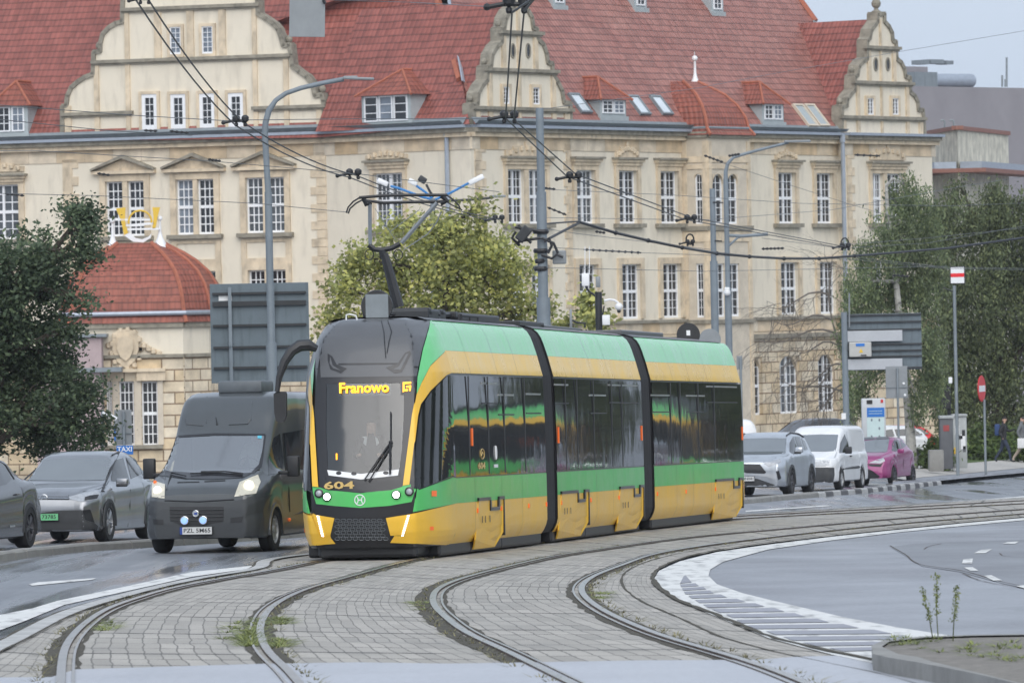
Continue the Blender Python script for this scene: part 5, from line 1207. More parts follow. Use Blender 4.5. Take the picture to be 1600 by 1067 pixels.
# ================================================================== ROAD VEHICLES
def interp(tab, y): return float(np.interp(y, [t[0] for t in tab], [t[1] for t in tab]))
def smooth_tab(tab, y, r=.06):
    return sum(interp(tab, y + d) for d in (-r, -r / 2, 0, r / 2, r)) / 5
def hull(sp):
    L_ = sp['L']; ys = sorted(set([round(v, 3) for v in list(np.linspace(0, .5, 11)) + list(np.linspace(.5, L_ - .4, int((L_ - .9) / .07))) + list(np.linspace(L_ - .4, L_, 9)) + [q[0] for q in sp['top']]]))
    for wy in sp['wheels']:
        ys += [wy + sp['ra'] * math.cos(t) for t in np.linspace(0, math.pi, 17)]
    ys = sorted(set(round(min(max(y, 0), L_), 3) for y in ys)); rows = []
    for y in ys:
        T = smooth_tab(sp['top'], y) if .04 < y < L_ - .04 else interp(sp['top'], y)
        B = min(interp(sp['belt'], y), T - .03); W = interp(sp['wb'], y); Wr = min(interp(sp['wt'], y), W); zb = interp(sp['zb'], y); z0 = zb
        for wy in sp['wheels']:
            if abs(y - wy) < sp['ra']: z0 = max(z0, .0 + math.sqrt(max(0, sp['ra'] ** 2 - (y - wy) ** 2)) + sp['rz'])
        h = B - z0; pts = [(W - .05, z0), (W - .012, z0 + .03)]
        for t, dx in ((.2, 0), (.38, .0), (.52, .012), (.64, .004), (.78, .0), (.9, .018), (.97, .04)): pts.append((W - dx * sp.get('crease', 1), z0 + max(.04, h * t) if h * t > .04 else z0 + .04 + t * .01))
        Ws = W - .06; pts.append((Ws, B)); rc = min(.13, (T - B) * .5); Wr2 = min(Wr, Ws)
        for t in (.15, .33, .5, .66, .82, 1): pts.append((Ws + (Wr2 - Ws) * t, B + (T - rc - B) * t + .0))
        for a in (.3, .6, 1.0): pts.append((Wr2 - rc * 1.3 * (1 - math.cos(a * math.pi / 2)), T - rc + rc * math.sin(a * math.pi / 2) - .012))
        pts.append(((Wr2 - rc * 1.3) * .5, T - .003)); pts.append((0, T)); rows.append((y, pts))
    mb = MB(); n = len(rows[0][1]); nose = sp.get('nose', [(0, 0), (3, 0)]); tail = sp.get('tail', [(0, 0), (3, 0)])
    def P3(x, y, z):
        yy = y + interp(nose, z) * max(0, 1 - y / .9) + interp(tail, z) * max(0, 1 - (L_ - y) / .9) * -1
        return (x, yy, z)
    vs = []
    for y, pts in rows: vs += [P3(x, y, z) for x, z in pts] + [P3(-x, y, z) for x, z in pts[-2::-1]]
    m_ = 2 * n - 1; body = []; under = []
    for i in range(len(rows) - 1):
        for k in range(m_ - 1): body.append((i * m_ + k, i * m_ + k + 1, (i + 1) * m_ + k + 1, (i + 1) * m_ + k))
        under.append((i * m_, (i + 1) * m_, (i + 1) * m_ + m_ - 1, i * m_ + m_ - 1))
    body.append(tuple(range(m_ - 1, -1, -1))); body.append(tuple(range((len(rows) - 1) * m_, len(rows) * m_)))
    mb.add(vs, body, 0); k = len(mb.v); 
    mb.add(vs, under, 1); return mb
M['rim'] = pm('alloy_rim', (.35, .36, .38), .35, .7, var=.1); M['rim_dark'] = pm('dark_alloy_rim', (.09, .09, .1), .4, .5, var=.1); M['hubcap'] = pm('silver_hubcap', (.4, .41, .42), .45, .4, var=.1)
M['plastic'] = pm('grey_plastic_trim', (.045, .047, .05), .65, var=.15, vs=6)
M['windglass'] = pm('windscreen_tinted', (.045, .055, .055), .05, spec=.9, var=.3, vs=2); M['sideglass'] = pm('side_glass', (.018, .02, .022), .05, spec=.8, var=.3)
M['windglass'].node_tree.nodes['Principled BSDF'].inputs['IOR'].default_value = 2.7; M['sideglass'].node_tree.nodes['Principled BSDF'].inputs['IOR'].default_value = 1.6; M['chrome'] = pm('chrome', (.6, .61, .62), .15, 1, var=0); M['plate'] = pm('number_plate', (.62, .63, .63), .4, var=.03); M['plate_green'] = pm('green_number_plate', (.16, .5, .24), .4, var=.03); M['plate_blue'] = pm('plate_blue', (.02, .06, .3), .4, var=0)
M['lamp_warm'] = pm('dipped_beam', (.9, .85, .7), .2, var=0, emit=(1, .86, .62), es=3.5); M['lamp_blue'] = pm('bluish_lamp', (.15, .25, .7), .1, var=0, emit=(.25, .42, 1), es=.9); M['red_lens'] = pm('red_lens', (.35, .01, .012), .2, var=0)
def wheel(parent, x, y, r, w_, sgn, rim='rim', sp=5, steer=0, z=None):
    Ml = MW[parent.name] @ Matrix.Translation((x, y, r if z is None else z)) @ Matrix.Rotation(R_(steer), 4, 'Z') @ Matrix.Rotation(sgn * math.pi / 2, 4, 'Y')
    mb = MB(); mb.lathe([(r * .64, -w_ / 2), (r * .92, -w_ / 2), (r * .985, -w_ * .38), (r, -w_ * .2), (r, w_ * .2), (r * .985, w_ * .38), (r * .93, w_ / 2), (r * .68, w_ / 2), (r * .64, w_ * .36), (r * .6, -w_ * .2)], (0, 0, 0), Ml, 28); t = mb.build('wheel', M['rubber'], parent, smooth=True, sharp=30)
    mb = MB(); rr = r * .665; mb.lathe([(rr, w_ * .1), (rr, w_ * .42), (rr * .93, w_ * .44), (rr * .88, w_ * .2), (rr * .8, w_ * .1)], (0, 0, 0), Ml, 24)
    if sp:
        for k in range(sp):
            a = 2 * math.pi * k / sp
            for da in (-.13, .13):
                p0 = Vector((.05 * math.cos(a), .05 * math.sin(a), w_ * .34)); p1 = Vector((rr * .93 * math.cos(a + da), rr * .93 * math.sin(a + da), w_ * .38)); mb.tube([Ml @ p0, Ml @ p1], [rr * .1, rr * .075], 5)
        mb.lathe([(rr * .26, w_ * .25), (rr * .24, w_ * .38), (.01, w_ * .4)], (0, 0, 0), Ml, 12)
    else:
        mb.lathe([(rr * .9, w_ * .3), (rr * .6, w_ * .36), (rr * .3, w_ * .3), (rr * .2, w_ * .42), (.01, w_ * .43)], (0, 0, 0), Ml, 20)
        for k in range(9):
            a = 2 * math.pi * k / 9; mb.ball(Ml @ Vector((rr * .72 * math.cos(a), rr * .72 * math.sin(a), w_ * .34)), rr * .1, n=6)
    mb.build('rim', M[rim], t, smooth=True, sharp=40); mb = MB(); mb.lathe([(rr * .9, 0), (.01, .0)], (0, 0, 0), Ml, 16); mb.build('brake', M['rubber'], t)
    return t
class Car:
    def __init__(s, name, label, cat, x, Y, yaw, sp, paint, group=None, omit=None, tilt=True):
        s.Mt = frame(Vector((x, Y, gz(Y) + sp.get('dz', 0))), yaw, tilt); s.t = thing(name, label, cat, s.Mt, group); s.sp = sp; mb = hull(sp); s.bvh = bvh_of(mb, s.Mt)
        if omit:
            kf = [(f, m) for f, m in zip(mb.f, mb.m) if not (m == 0 and len(f) == 4 and in_poly(*proj(s.Mt @ (sum((Vector(mb.v[i]) for i in f), Vector()) / 4)), omit))]
            mb.f = [q[0] for q in kf]; mb.m = [q[1] for q in kf]; mb.uv = [None] * len(kf)
        s.body = mb.build('body', [paint, M['black']], s.t, world=False, smooth=True, sharp=42)
    def wheels(s, r, w_, x, rim='rim', sp=5, steer=0):
        for i, y in enumerate(s.sp['wheels']):
            for g_ in (-1, 1): wheel(s.t, g_ * (x - w_ / 2), y, r, w_, g_, rim, sp, steer if i == 0 else 0)
    def pan(s, name, poly, mat, cvp, off=.005, res=5, mirror=False, parent=None):
        mb = MB(); conform(mb, [(cvp[0] + u / cvp[2], cvp[1] + v / cvp[2]) for u, v in poly], s.bvh, off, res, 0, s.Mt if mirror else None)
        return mb.build(name, M[mat] if isinstance(mat, str) else mat, parent or s.t, smooth=True, sharp=50)
    def pt(s, u, v, cvp, off=.01):
        h, d = cast(s.bvh, cvp[0] + u / cvp[2], cvp[1] + v / cvp[2])
        if h is None: q = s.bvh.find_nearest(CAM + d * (s.Mt.translation - CAM).length); return q[0]
        return h[0] + h[1] * off
    def line(s, name, pts, r, mat, cvp, off=.003, mirror=False):
        mb = MB(); P_ = [s.pt(u, v, cvp, off) for u, v in pts]; mb.tube(P_, r, 4)
        if mirror:
            Mi = s.Mt.inverted(); Q = []
            for p in P_: q = Mi @ p; q.x = -q.x; Q.append(s.Mt @ q)
            mb.tube(Q, r, 4)
        return mb.build(name, M[mat], s.t)
    def box(s, name, c, d, mat, b=.03, mirror=False, rot=0, parent=None):
        out = None
        for g_ in ((1, -1) if mirror else (1,)):
            mb = MB(); mb.bbox((0, 0, 0), d, b, Matrix.Translation((c[0] * g_, c[1], c[2])) @ Matrix.Rotation(rot * g_, 4, 'Z')); out = mb.build(name, M[mat], parent or s.t, world=False, smooth=True, sharp=50)
        return out
    def plate(s, txt, u, v, cvp, w_=.52, h=.114, mat='plate', off=.03, size=.095):
        p = s.pt(u, v, cvp, off); rt_ = s.Mt.to_3x3() @ Vector((1, 0, 0)); u_ = s.Mt.to_3x3() @ Vector((0, 0, 1)); Mt = facing(p, rt_, u_)
        mb = MB(); mb.bbox((0, 0, -.01), (w_ + .02, h + .02, .014), .004, Mt); fr = mb.build('plate_frame', M['black'], s.t); mb = MB(); mb.box((0, 0, 0), (w_, h, .006), Mt); pl = mb.build('number_plate', M[mat], fr)
        mb = MB(); mb.box((-w_ / 2 + .02, 0, .004), (.04, h, .002), Mt); mb.build('country_strip', M['plate_blue'], fr)
        text_mesh(txt, size, M['black'], 'plate_text', fr, Mt @ Matrix.Translation((.02, 0, .005)) @ Matrix.Diagonal((1.12, 1, 1, 1)), ext=.001, bold=.001)
    def arches(s, w_, x, mat='plastic', dr=.07):
        for wy in s.sp['wheels']:
            for g_ in (-1, 1):
                mb = MB(); r0 = s.sp['ra'] - .01; ts = np.linspace(-.12, math.pi + .12, 20)
                for a, b in zip(ts, ts[1:]):
                    q = [(wy + r * math.cos(t), max(.12, r * math.sin(t) + s.sp['rz'])) for r, t in ((r0, a), (r0 + dr, a), (r0 + dr, b), (r0, b))]
                    o_ = [Vector((g_ * x, y, z)) for y, z in q]; i_ = [Vector((g_ * (x - w_), y, z)) for y, z in q]
                    mb.add(o_ + i_, [(0, 1, 2, 3), (0, 3, 7, 4), (1, 5, 6, 2)])
                mb.build('wheel_arch', M[mat], s.t, world=False)
# ------------------------------------------------------------------ grey high-roof van
VC = (200, 590, 3.68)
M['vanpaint'] = pm('matt_grey_van_paint', (.055, .063, .07), .3, var=.08, vs=2, coat=.7, stain=(.05, .055, .06), stain_amt=.4)
vsp = dict(L=5.95, top=[(0, .72), (.02, .93), (.12, 1.05), (.45, 1.18), (.82, 1.30), (1.55, 1.93), (1.80, 2.25), (2.05, 2.48), (2.4, 2.555), (5.7, 2.56), (5.9, 2.5), (5.95, 2.3)],
           belt=[(0, .9), (.8, 1.2), (1.2, 1.28), (6, 1.3)], wb=[(0, .74), (.12, .88), (.3, .955), (.6, 1.0), (5.8, 1.02), (5.95, .98)], wt=[(0, .6), (.8, .84), (1.6, .80), (2.2, .80), (3, .86), (6, .88)],
           zb=[(0, .24), (.5, .22), (6, .28)], wheels=(.95, 4.98), ra=.40, rz=.32, crease=1, nose=[(0, .06), (.4, 0), (.9, .02), (1.2, .1)])
van = Car('van', 'dark grey high-roof van with lit headlights and roof unit driving beside the tram', 'van', -4.97, 90.75, 12, vsp, M['vanpaint'], omit=[(200 + u / 3.68, 590 + v / 3.68) for u, v in [(238, 355), (500, 335), (770, 340), (745, 500), (705, 535), (330, 540), (205, 522)]])
van.wheels(.345, .22, .985, 'hubcap', 0, 0)
ws = [(226, 344), (300, 334), (500, 326), (784, 330), (776, 420), (756, 505), (716, 546), (600, 556), (400, 552), (250, 543), (188, 528), (204, 450)]
M['vanws'] = see_glass('van_windscreen', (.7, .8, .78), .42, .7, .08)
van.pan('windscreen', ws, M['vanws'], VC, .004)
for pl in ([(222, 338), (500, 320), (790, 324), (784, 334), (500, 334), (230, 350)], [(782, 330), (794, 330), (770, 510), (722, 552), (712, 542), (752, 500), (772, 420)], [(218, 345), (230, 348), (208, 440), (192, 532), (180, 528)], [(180, 530), (250, 540), (400, 549), (600, 553), (722, 546), (660, 576), (480, 586), (330, 582), (178, 562)]):
    van.pan('windscreen_trim', pl, 'tblack', VC, .008)
van.pan('bumper', [(130, 706), (210, 716), (400, 718), (610, 708), (760, 682), (835, 670), (800, 700), (775, 760), (748, 918), (520, 933), (250, 933), (122, 905), (106, 810), (112, 740)], pm('van_bumper_grey', (.05, .055, .061), .55, var=.12), VC, .006)
van.pan('grille', [(240, 742), (552, 742), (548, 826), (440, 845), (300, 845), (245, 822)], 'black', VC, .012)
for v in (758, 778, 798, 818): van.line('grille_bar', [(244, v), (400, v + 2), (549, v)], .008, 'plastic', VC, .02)
for pl in ([(145, 812), (205, 815), (205, 845), (150, 842)], [(590, 805), (665, 796), (655, 830), (590, 832)]): van.pan('air_intake', pl, 'black', VC, .012)
van.line('bonnet_gap', [(212, 706), (400, 712), (610, 700)], .012, 'black', VC, .003)
for pl in ([(144, 592), (214, 614), (211, 694), (139, 686), (137, 640)], [(642, 602), (746, 558), (763, 600), (735, 666), (612, 684)]):
    hl = van.pan('headlight', pl, pm('van_headlight', (.45, .44, .38), .12, spec=1, var=.2, vs=9, emit=(1, .9, .65), es=.12), VC, .01)
for u, v, k in ((172, 655, 23), (695, 628, 28)):
    mb = MB(); p = van.pt(u, v, VC, .03); mb.ball(p, k / 3.68 / 99, sq=(1, .5, 1), n=14); mb.build('lamp', M['lamp_warm'], van.t, smooth=True)
mb = MB(); mb.ball(van.pt(158, 606, VC, .02), .03); mb.build('indicator', M['orange'], van.t)
p = van.pt(393, 780, VC, .035); rt_ = van.Mt.to_3x3() @ Vector((1, 0, 0)); u_ = van.Mt.to_3x3() @ Vector((0, 0, 1)); Mt = facing(p, rt_, u_)
mb = MB(); mb.lathe([(.055, -.02), (.055, .006), (.046, .012), (.044, .004)], (0, 0, 0), Mt, 20); em = mb.build('emblem', M['chrome'], van.t); mb = MB(); mb.box((0, 0, .008), (.05, .035, .004), Mt); mb.build('emblem_field', M['plate_blue'], em)
for u, v in ((330, 820), (437, 818)):
    Mt = facing(van.pt(u, v, VC, .05), rt_, u_); mb = MB(); mb.lathe([(.05, -.06), (.068, -.02), (.07, .01), (.062, .014)], (0, 0, 0), Mt, 18); q = mb.build('auxiliary_lamp', M['chrome'], van.t); mb = MB(); mb.lathe([(.06, .0), (.05, .024), (.01, .032)], (0, 0, 0), Mt, 16); mb.build('lens', M['lamp_blue'], q, smooth=True)
van.plate('PZL 5M65', 395, 878, VC, off=.05)
van.pan('side_window', [(806, 560), (806, 470), (836, 346), (872, 322), (888, 455), (886, 545)], 'sideglass', VC, .006, mirror=True)
van.pan('side_window', [(892, 318), (1030, 296), (1040, 522), (912, 544)], 'sideglass', VC, .006, mirror=True)
van.line('door_gap', [(888, 320), (905, 545), (925, 640), (930, 770)], .008, 'black', VC, .002, True); van.line('side_trim', [(872, 812), (1020, 765)], .02, 'plastic', VC, .005, True)
van.line('body_crease', [(700, 100), (712, 150), (708, 245)], .008, 'vanpaint', VC, .004); van.line('body_crease', [(455, 110), (450, 260)], .008, 'vanpaint', VC, .004)
van.line('body_crease', [(325, 235), (335, 268), (430, 275)], .01, 'vanpaint', VC, .006); van.line('body_crease', [(580, 270), (690, 266), (700, 240)], .01, 'vanpaint', VC, .006)
van.line('vent_slots', [(285, 603), (410, 600)], .014, 'black', VC, .0); van.line('vent_slots', [(440, 598), (560, 592)], .014, 'black', VC, .0)
van.arches(.05, 1.01, 'vanpaint', .05)
van.box('mirror', (1.19, 1.35, 1.34), (.2, .1, .33), 'black', .04, True); van.box('mirror_stalk', (1.04, 1.3, 1.24), (.16, .06, .06), 'black', .02, True)
for pl in ([(270, 545), (440, 578), (335, 572), (190, 540)],): pass
for pts in ([(185, 541), (250, 556), (335, 575)], [(360, 560), (500, 555), (660, 566)], [(660, 560), (560, 548), (420, 550)]): van.line('wiper', pts, .012, 'black', VC, .03)
mb = MB(); mb.bbox((.08, 2.7, 2.63), (.74, .8, .2), .07); mb.build('roof_unit', pm('roof_unit_grey', (.1, .115, .13), .5, var=.15, vs=4), van.t, world=False, smooth=True)
mb = MB(); mb.tube([van.pt(512, 270, VC, 0), van.pt(510, 240, VC, .06)], .006, 4); mb.ball(van.pt(512, 268, VC, .0), .018); mb.build('aerial', M['black'], van.t)
mb = MB(); mb.ball(van.pt(924, 815, VC, .01), .03); mb.build('marker_lamp', M['orange'], van.t)
van.pan('sticker', [(190, 508), (224, 510), (222, 528), (188, 526)], 'white', VC, .01); van.pan('sticker', [(746, 335), (770, 336), (768, 352), (745, 350)], pm('blue_sticker', (.1, .45, .6), .4, var=0), VC, .01)
# van cab interior, steering wheel and driver
mb = MB(); mb.add([(x, y, z) for z in (.95, 2.15) for x, y in ((-.84, 2.7), (.84, 2.7), (.74, 1.0 if z < 1 else 1.95), (-.74, 1.0 if z < 1 else 1.95))], [(0, 1, 5, 4), (0, 3, 2, 1), (4, 5, 6, 7)]); mb.build('cab_interior', pm('van_cab_interior', (.16, .17, .165), .9, var=.15), van.t, world=False)
mb = MB(); mb.bbox((0, 1.25, 1.14), (1.5, .5, .2), .06); mb.build('dashboard', M['black'], van.t, world=False)
mb = MB(); Ms = Matrix.Translation((.42, 1.55, 1.32)) @ Matrix.Rotation(R_(-60), 4, 'X'); mb.tube([Ms @ Vector((.2 * math.cos(t), .2 * math.sin(t), 0)) for t in np.linspace(0, 2 * math.pi, 20)], .016, 6); mb.tube([Ms @ Vector((-.2, 0, 0)), Ms @ Vector((.2, 0, 0))], .014, 5); mb.build('steering_wheel', M['black'], van.t, world=False)
J2 = {k: Vector(v) for k, v in J.items()}
person('person', 'van driver in a white shirt holding the steering wheel', J, Bn, Rr, lambda c: 0 if (c.z > -.1 and c.z < .055 and c.y < .045) or c.y < -.24 else (2 if c.z > -.1 else 1), [M['skin'], M['whitecloth'], M['hair']], van.Mt @ Matrix.Translation((.42, 1.95, 1.82)))
# ------------------------------------------------------------------ grey electric SUV and dark car
SC = (0, 680, 5.617)
M['greypaint'] = pm('grey_metallic_paint', (.26, .27, .29), .28, .7, var=.05, coat=1, stain=(.1, .1, .1), stain_amt=.3)
ssp = dict(L=4.58, top=[(0, .62), (.02, .78), (.1, .9), (.35, .98), (1.05, 1.06), (1.25, 1.12), (1.95, 1.56), (2.3, 1.63), (3.2, 1.62), (3.9, 1.52), (4.35, 1.2), (4.5, 1.0), (4.58, .8)],
           belt=[(0, .8), (.4, .9), (1.1, .98), (3.6, 1.06), (4.6, 1.0)], wb=[(0, .66), (.1, .78), (.3, .87), (.7, .915), (3.9, .925), (4.4, .86), (4.58, .74)], wt=[(0, .5), (1.1, .8), (1.9, .66), (3, .66), (3.9, .62), (4.5, .6)],
           zb=[(0, .22), (.8, .19), (3.8, .19), (4.58, .28)], wheels=(.86, 3.63), ra=.385, rz=.33, nose=[(0, .1), (.35, .02), (.7, 0), (.95, .12)])
suv = Car('parked_car', 'grey sport utility car with a green number plate standing left of the van', 'car', -8.31, 102.1, 11.5, ssp, M['greypaint'])
suv.wheels(.365, .235, .925, 'rim', 5)
def P_(c, nm, pl, mt, off=.005, mir=False): return c.pan(nm, pl, mt, c.cv, off, 5, mir)
suv.cv = SC
P_(suv, 'windscreen', [(238, 385), (272, 330), (380, 215), (560, 201), (975, 213), (955, 300), (928, 382), (912, 393), (560, 400), (250, 394)], 'windglass')
P_(suv, 'side_window', [(975, 365), (990, 290), (1022, 214), (1080, 196), (1130, 380), (1010, 402), (980, 400)], 'sideglass', mir=True)
P_(suv, 'side_window', [(1102, 194), (1180, 204), (1195, 225), (1240, 342), (1150, 382)], 'sideglass', mir=True); P_(suv, 'side_window', [(1200, 215), (1245, 272), (1264, 345), (1250, 352)], 'sideglass', mir=True)
P_(suv, 'headlight', [(605, 540), (740, 505), (845, 488), (882, 508), (855, 560), (725, 582), (612, 562)], 'lens', .008, mir=True)
P_(suv, 'headlight_inner', [(745, 545), (790, 530), (865, 520), (850, 555), (740, 574)], 'black', .014, mir=True)
P_(suv, 'light_strip', [(262, 537), (605, 538), (607, 566), (264, 564)], 'tblack', .006); P_(suv, 'chrome_line', [(264, 545), (605, 547), (605, 556), (266, 554)], 'chrome', .01)
P_(suv, 'lower_grille', [(285, 690), (500, 660), (720, 655), (745, 745), (830, 770), (860, 795), (842, 850), (560, 856), (290, 850)], 'plastic', .007); P_(suv, 'air_intake', [(722, 656), (790, 650), (826, 766), (746, 742)], 'black', .012)
suv.line('bonnet_gap', [(240, 402), (262, 440), (300, 505)], .006, 'black', SC, .001); suv.line('bonnet_gap', [(600, 528), (740, 492), (870, 470), (940, 430), (956, 400)], .006, 'black', SC, .001); suv.line('sill_trim', [(1005, 838), (1180, 832)], .04, 'plastic', SC, .0, True); suv.line('door_gap', [(1128, 380), (1145, 480), (1140, 640), (1120, 800)], .006, 'black', SC, .001, True); suv.line('roof_rail', [(980, 180), (1040, 152), (1100, 150), (1180, 165)], .018, 'black', SC, .02, True)
suv.box('mirror', (1.02, 1.38, 1.06), (.22, .12, .14), 'greypaint', .04, True); suv.arches(.02, .932, 'plastic', .06)
suv.box('mirror_cap', (1.02, 1.33, 1.0), (.2, .06, .05), 'black', .02, True)
suv.plate('PY 73785', 392, 714, SC, off=.05, mat='plate_green')
rt_ = suv.Mt.to_3x3() @ Vector((1, 0, 0)); u_ = suv.Mt.to_3x3() @ Vector((0, 0, 1)); Mt = facing(suv.pt(387, 562, SC, .02), rt_, u_); mb = MB(); r = .068
mb.tube([Mt @ Vector((r * math.cos(t), r * math.sin(t), 0)) for t in np.linspace(0, 2 * math.pi, 25)], .007, 5, caps=False)
mb.tube([Mt @ Vector((x * r, y * r, 0)) for x, y in ((-.36, .9), (0, .1), (.36, .9))], .006, 4); mb.tube([Mt @ Vector((x * r, y * r, 0)) for x, y in ((-.8, .5), (-.38, -.75), (0, .0), (.38, -.75), (.8, .5))], .006, 4); mb.build('emblem', M['chrome'], suv.t)
M['darkpaint'] = pm('charcoal_paint', (.05, .052, .058), .25, .2, var=.06, coat=.6)
dk = Car('parked_car', 'dark grey car cut off by the left edge, nearest of the parked cars', 'car', -9.87, 94.9, 11.5, dict(ssp, L=4.35, top=[(0, .62), (.05, .85), (.35, .95), (1.05, 1.02), (1.9, 1.5), (2.4, 1.56), (3.1, 1.53), (3.8, 1.32), (4.15, 1.1), (4.35, .8)], belt=[(0, .8), (1.1, .95), (3.2, 1.06), (3.9, 1.12), (4.35, .9)], wheels=(.85, 3.5)), M['darkpaint'])
dk.cv = SC; dk.wheels(.36, .235, .925, 'rim_dark', 5); dk.arches(.02, .932, 'plastic', .06)
P_(dk, 'side_window', [(-200, 240), (0, 235), (45, 275), (100, 385), (60, 425), (0, 440), (-200, 450)], 'sideglass', mir=True); P_(dk, 'windscreen', [(-700, 300), (-300, 225), (-330, 395), (-780, 390)], 'windglass')
dk.line('window_trim', [(-100, 218), (0, 232), (48, 262), (125, 385)], .012, 'black', SC, .004, True); mb = MB(); mb.bbox((.93, 2.75, .93), (.03, .2, .03), .01); mb.build('door_handle', M['darkpaint'], dk.t, world=False); P_(dk, 'reflector', [(80, 790), (128, 784), (130, 800), (84, 808)], 'lens', .01)
# ------------------------------------------------------------------ silver SUV, white van, magenta hatchback on the right
QC = (1150, 640, 5.333)
M['silver'] = pm('silver_paint', (.52, .55, .59), .28, .7, var=.05, coat=.6, stain=(.2, .2, .2), stain_amt=.25); M['magenta'] = pm('magenta_paint', (.27, .035, .15), .25, .2, var=.06, coat=.7)
rsp = dict(L=4.6, top=[(0, .7), (.02, .9), (.1, 1.02), (.3, 1.08), (1.1, 1.16), (1.3, 1.22), (1.95, 1.61), (2.3, 1.68), (3.4, 1.68), (4.1, 1.6), (4.4, 1.2), (4.55, 1.1), (4.6, .9)],
           belt=[(0, .9), (.4, 1.0), (1.1, 1.06), (3.6, 1.12), (4.6, 1.05)], wb=[(0, .7), (.1, .8), (.3, .88), (.7, .92), (3.9, .93), (4.4, .88), (4.6, .78)], wt=[(0, .5), (1.1, .8), (1.9, .7), (3, .7), (4.1, .68), (4.6, .6)],
           zb=[(0, .26), (.8, .22), (3.8, .22), (4.6, .3)], wheels=(.93, 3.62), ra=.40, rz=.34, nose=[(0, .1), (.4, .03), (.8, 0), (1.05, .1)])
rv = Car('parked_car', 'silver sport utility car right behind the rear end of the tram', 'car', 6.20, 151.3, 14, rsp, M['silver']); rv.cv = QC
rv.wheels(.36, .235, .93, 'rim_dark', 5); rv.arches(.02, .94, 'plastic', .09)
P_(rv, 'windscreen', [(30, 242), (240, 236), (420, 238), (413, 366), (240, 372), (20, 370)], 'windglass')
P_(rv, 'side_window', [(448, 352), (446, 275), (476, 224), (520, 350), (480, 372)], 'sideglass', mir=True); P_(rv, 'side_window', [(487, 222), (530, 226), (562, 332), (528, 348)], 'sideglass', mir=True); P_(rv, 'side_window', [(541, 235), (575, 262), (598, 330), (572, 336)], 'sideglass', mir=True)
P_(rv, 'headlight', [(232, 447), (370, 410), (373, 440), (270, 476)], 'lens', .008, mir=True); P_(rv, 'grille', [(40, 452), (200, 455), (252, 520), (238, 532), (85, 528), (30, 500)], 'black', .008)
P_(rv, 'lower_grille', [(30, 560), (180, 575), (325, 625), (330, 650), (160, 655), (30, 650)], 'plastic', .008); P_(rv, 'fog_lamp_recess', [(333, 512), (356, 506), (376, 570), (350, 586)], 'black', .01, mir=True)
P_(rv, 'bumper_blade', [(85, 535), (180, 545), (260, 560), (350, 590), (320, 610), (200, 580), (85, 548)], 'silver', .02)
rv.line('bonnet_gap', [(225, 440), (330, 400), (420, 385), (440, 372)], .007, 'black', QC, .001); rv.box('mirror', (1.03, 1.42, 1.2), (.2, .12, .15), 'silver', .04, True); rv.box('mirror_foot', (1.0, 1.36, 1.12), (.18, .08, .06), 'black', .02, True); rv.plate('PO 8N041', 75, 574, QC, off=.06); rv.line('roof_rail', [(420, 220), (450, 198), (520, 205), (560, 230)], .02, 'black', QC, .02, True)
csp = dict(L=4.4, top=[(0, .68), (.02, .82), (.1, .92), (.7, 1.08), (1.0, 1.18), (1.7, 1.66), (1.95, 1.78), (2.4, 1.83), (4.1, 1.83), (4.3, 1.78), (4.4, 1.6)], belt=[(0, .85), (1.0, 1.02), (4.4, 1.08)],
           wb=[(0, .68), (.1, .78), (.3, .85), (.6, .89), (4.2, .9), (4.4, .86)], wt=[(0, .5), (1, .76), (1.8, .7), (2.6, .74), (4.4, .76)], zb=[(0, .24), (4.4, .26)], wheels=(.88, 3.56), ra=.35, rz=.31, nose=[(0, .08), (.4, 0), (1, .08)])
cd_ = Car('parked_van', 'small white panel van parked between the silver car and the magenta hatchback', 'van', 8.14, 161.9, 16, csp, M['white_gloss']); cd_.cv = QC; cd_.wheels(.31, .2, .895, 'hubcap', 0)
P_(cd_, 'windscreen', [(535, 212), (700, 206), (852, 208), (838, 310), (828, 345), (740, 350), (600, 348), (500, 345)], 'windglass'); P_(cd_, 'side_window', [(858, 362), (868, 275), (905, 200), (930, 270), (946, 352)], 'sideglass', mir=True)
P_(cd_, 'headlight', [(662, 436), (720, 430), (778, 432), (776, 468), (664, 472)], 'lens', .008, mir=True); P_(cd_, 'bumper', [(560, 476), (660, 480), (812, 482), (815, 540), (800, 618), (665, 628), (560, 622)], 'plastic', .03)
cd_.line('bonnet_gap', [(655, 424), (780, 424), (822, 400), (840, 352)], .008, 'galv', QC, .001); cd_.line('side_strip', [(890, 492), (1026, 476)], .035, 'plastic', QC, .006, True); cd_.line('door_gap', [(918, 190), (948, 352), (965, 470), (960, 590)], .008, 'galv', QC, .0, True); cd_.line('roof_seam', [(920, 186), (1045, 178)], .008, 'galv', QC, .0, True); cd_.box('mirror', (.99, 1.3, 1.12), (.2, .12, .2), 'black', .04, True)
mb = MB(); mb.bbox((.905, 2.0, .95), (.03, .16, .04), .01); mb.build('door_handle', M['black'], cd_.t, world=False)
asp = dict(L=3.46, top=[(0, .62), (.02, .78), (.1, .88), (.3, .93), (.85, 1.03), (1.0, 1.08), (1.6, 1.4), (1.9, 1.46), (2.8, 1.43), (3.2, 1.25), (3.4, 1.0), (3.46, .8)], belt=[(0, .8), (.8, .95), (2.6, 1.08), (3.46, 1.0)],
           wb=[(0, .6), (.1, .7), (.3, .77), (.6, .8), (3.0, .81), (3.3, .76), (3.46, .66)], wt=[(0, .45), (.9, .68), (1.6, .6), (2.8, .58), (3.46, .5)], zb=[(0, .22), (3.46, .26)], wheels=(.72, 3.0), ra=.32, rz=.28, nose=[(0, .08), (.4, 0), (.9, .1)])
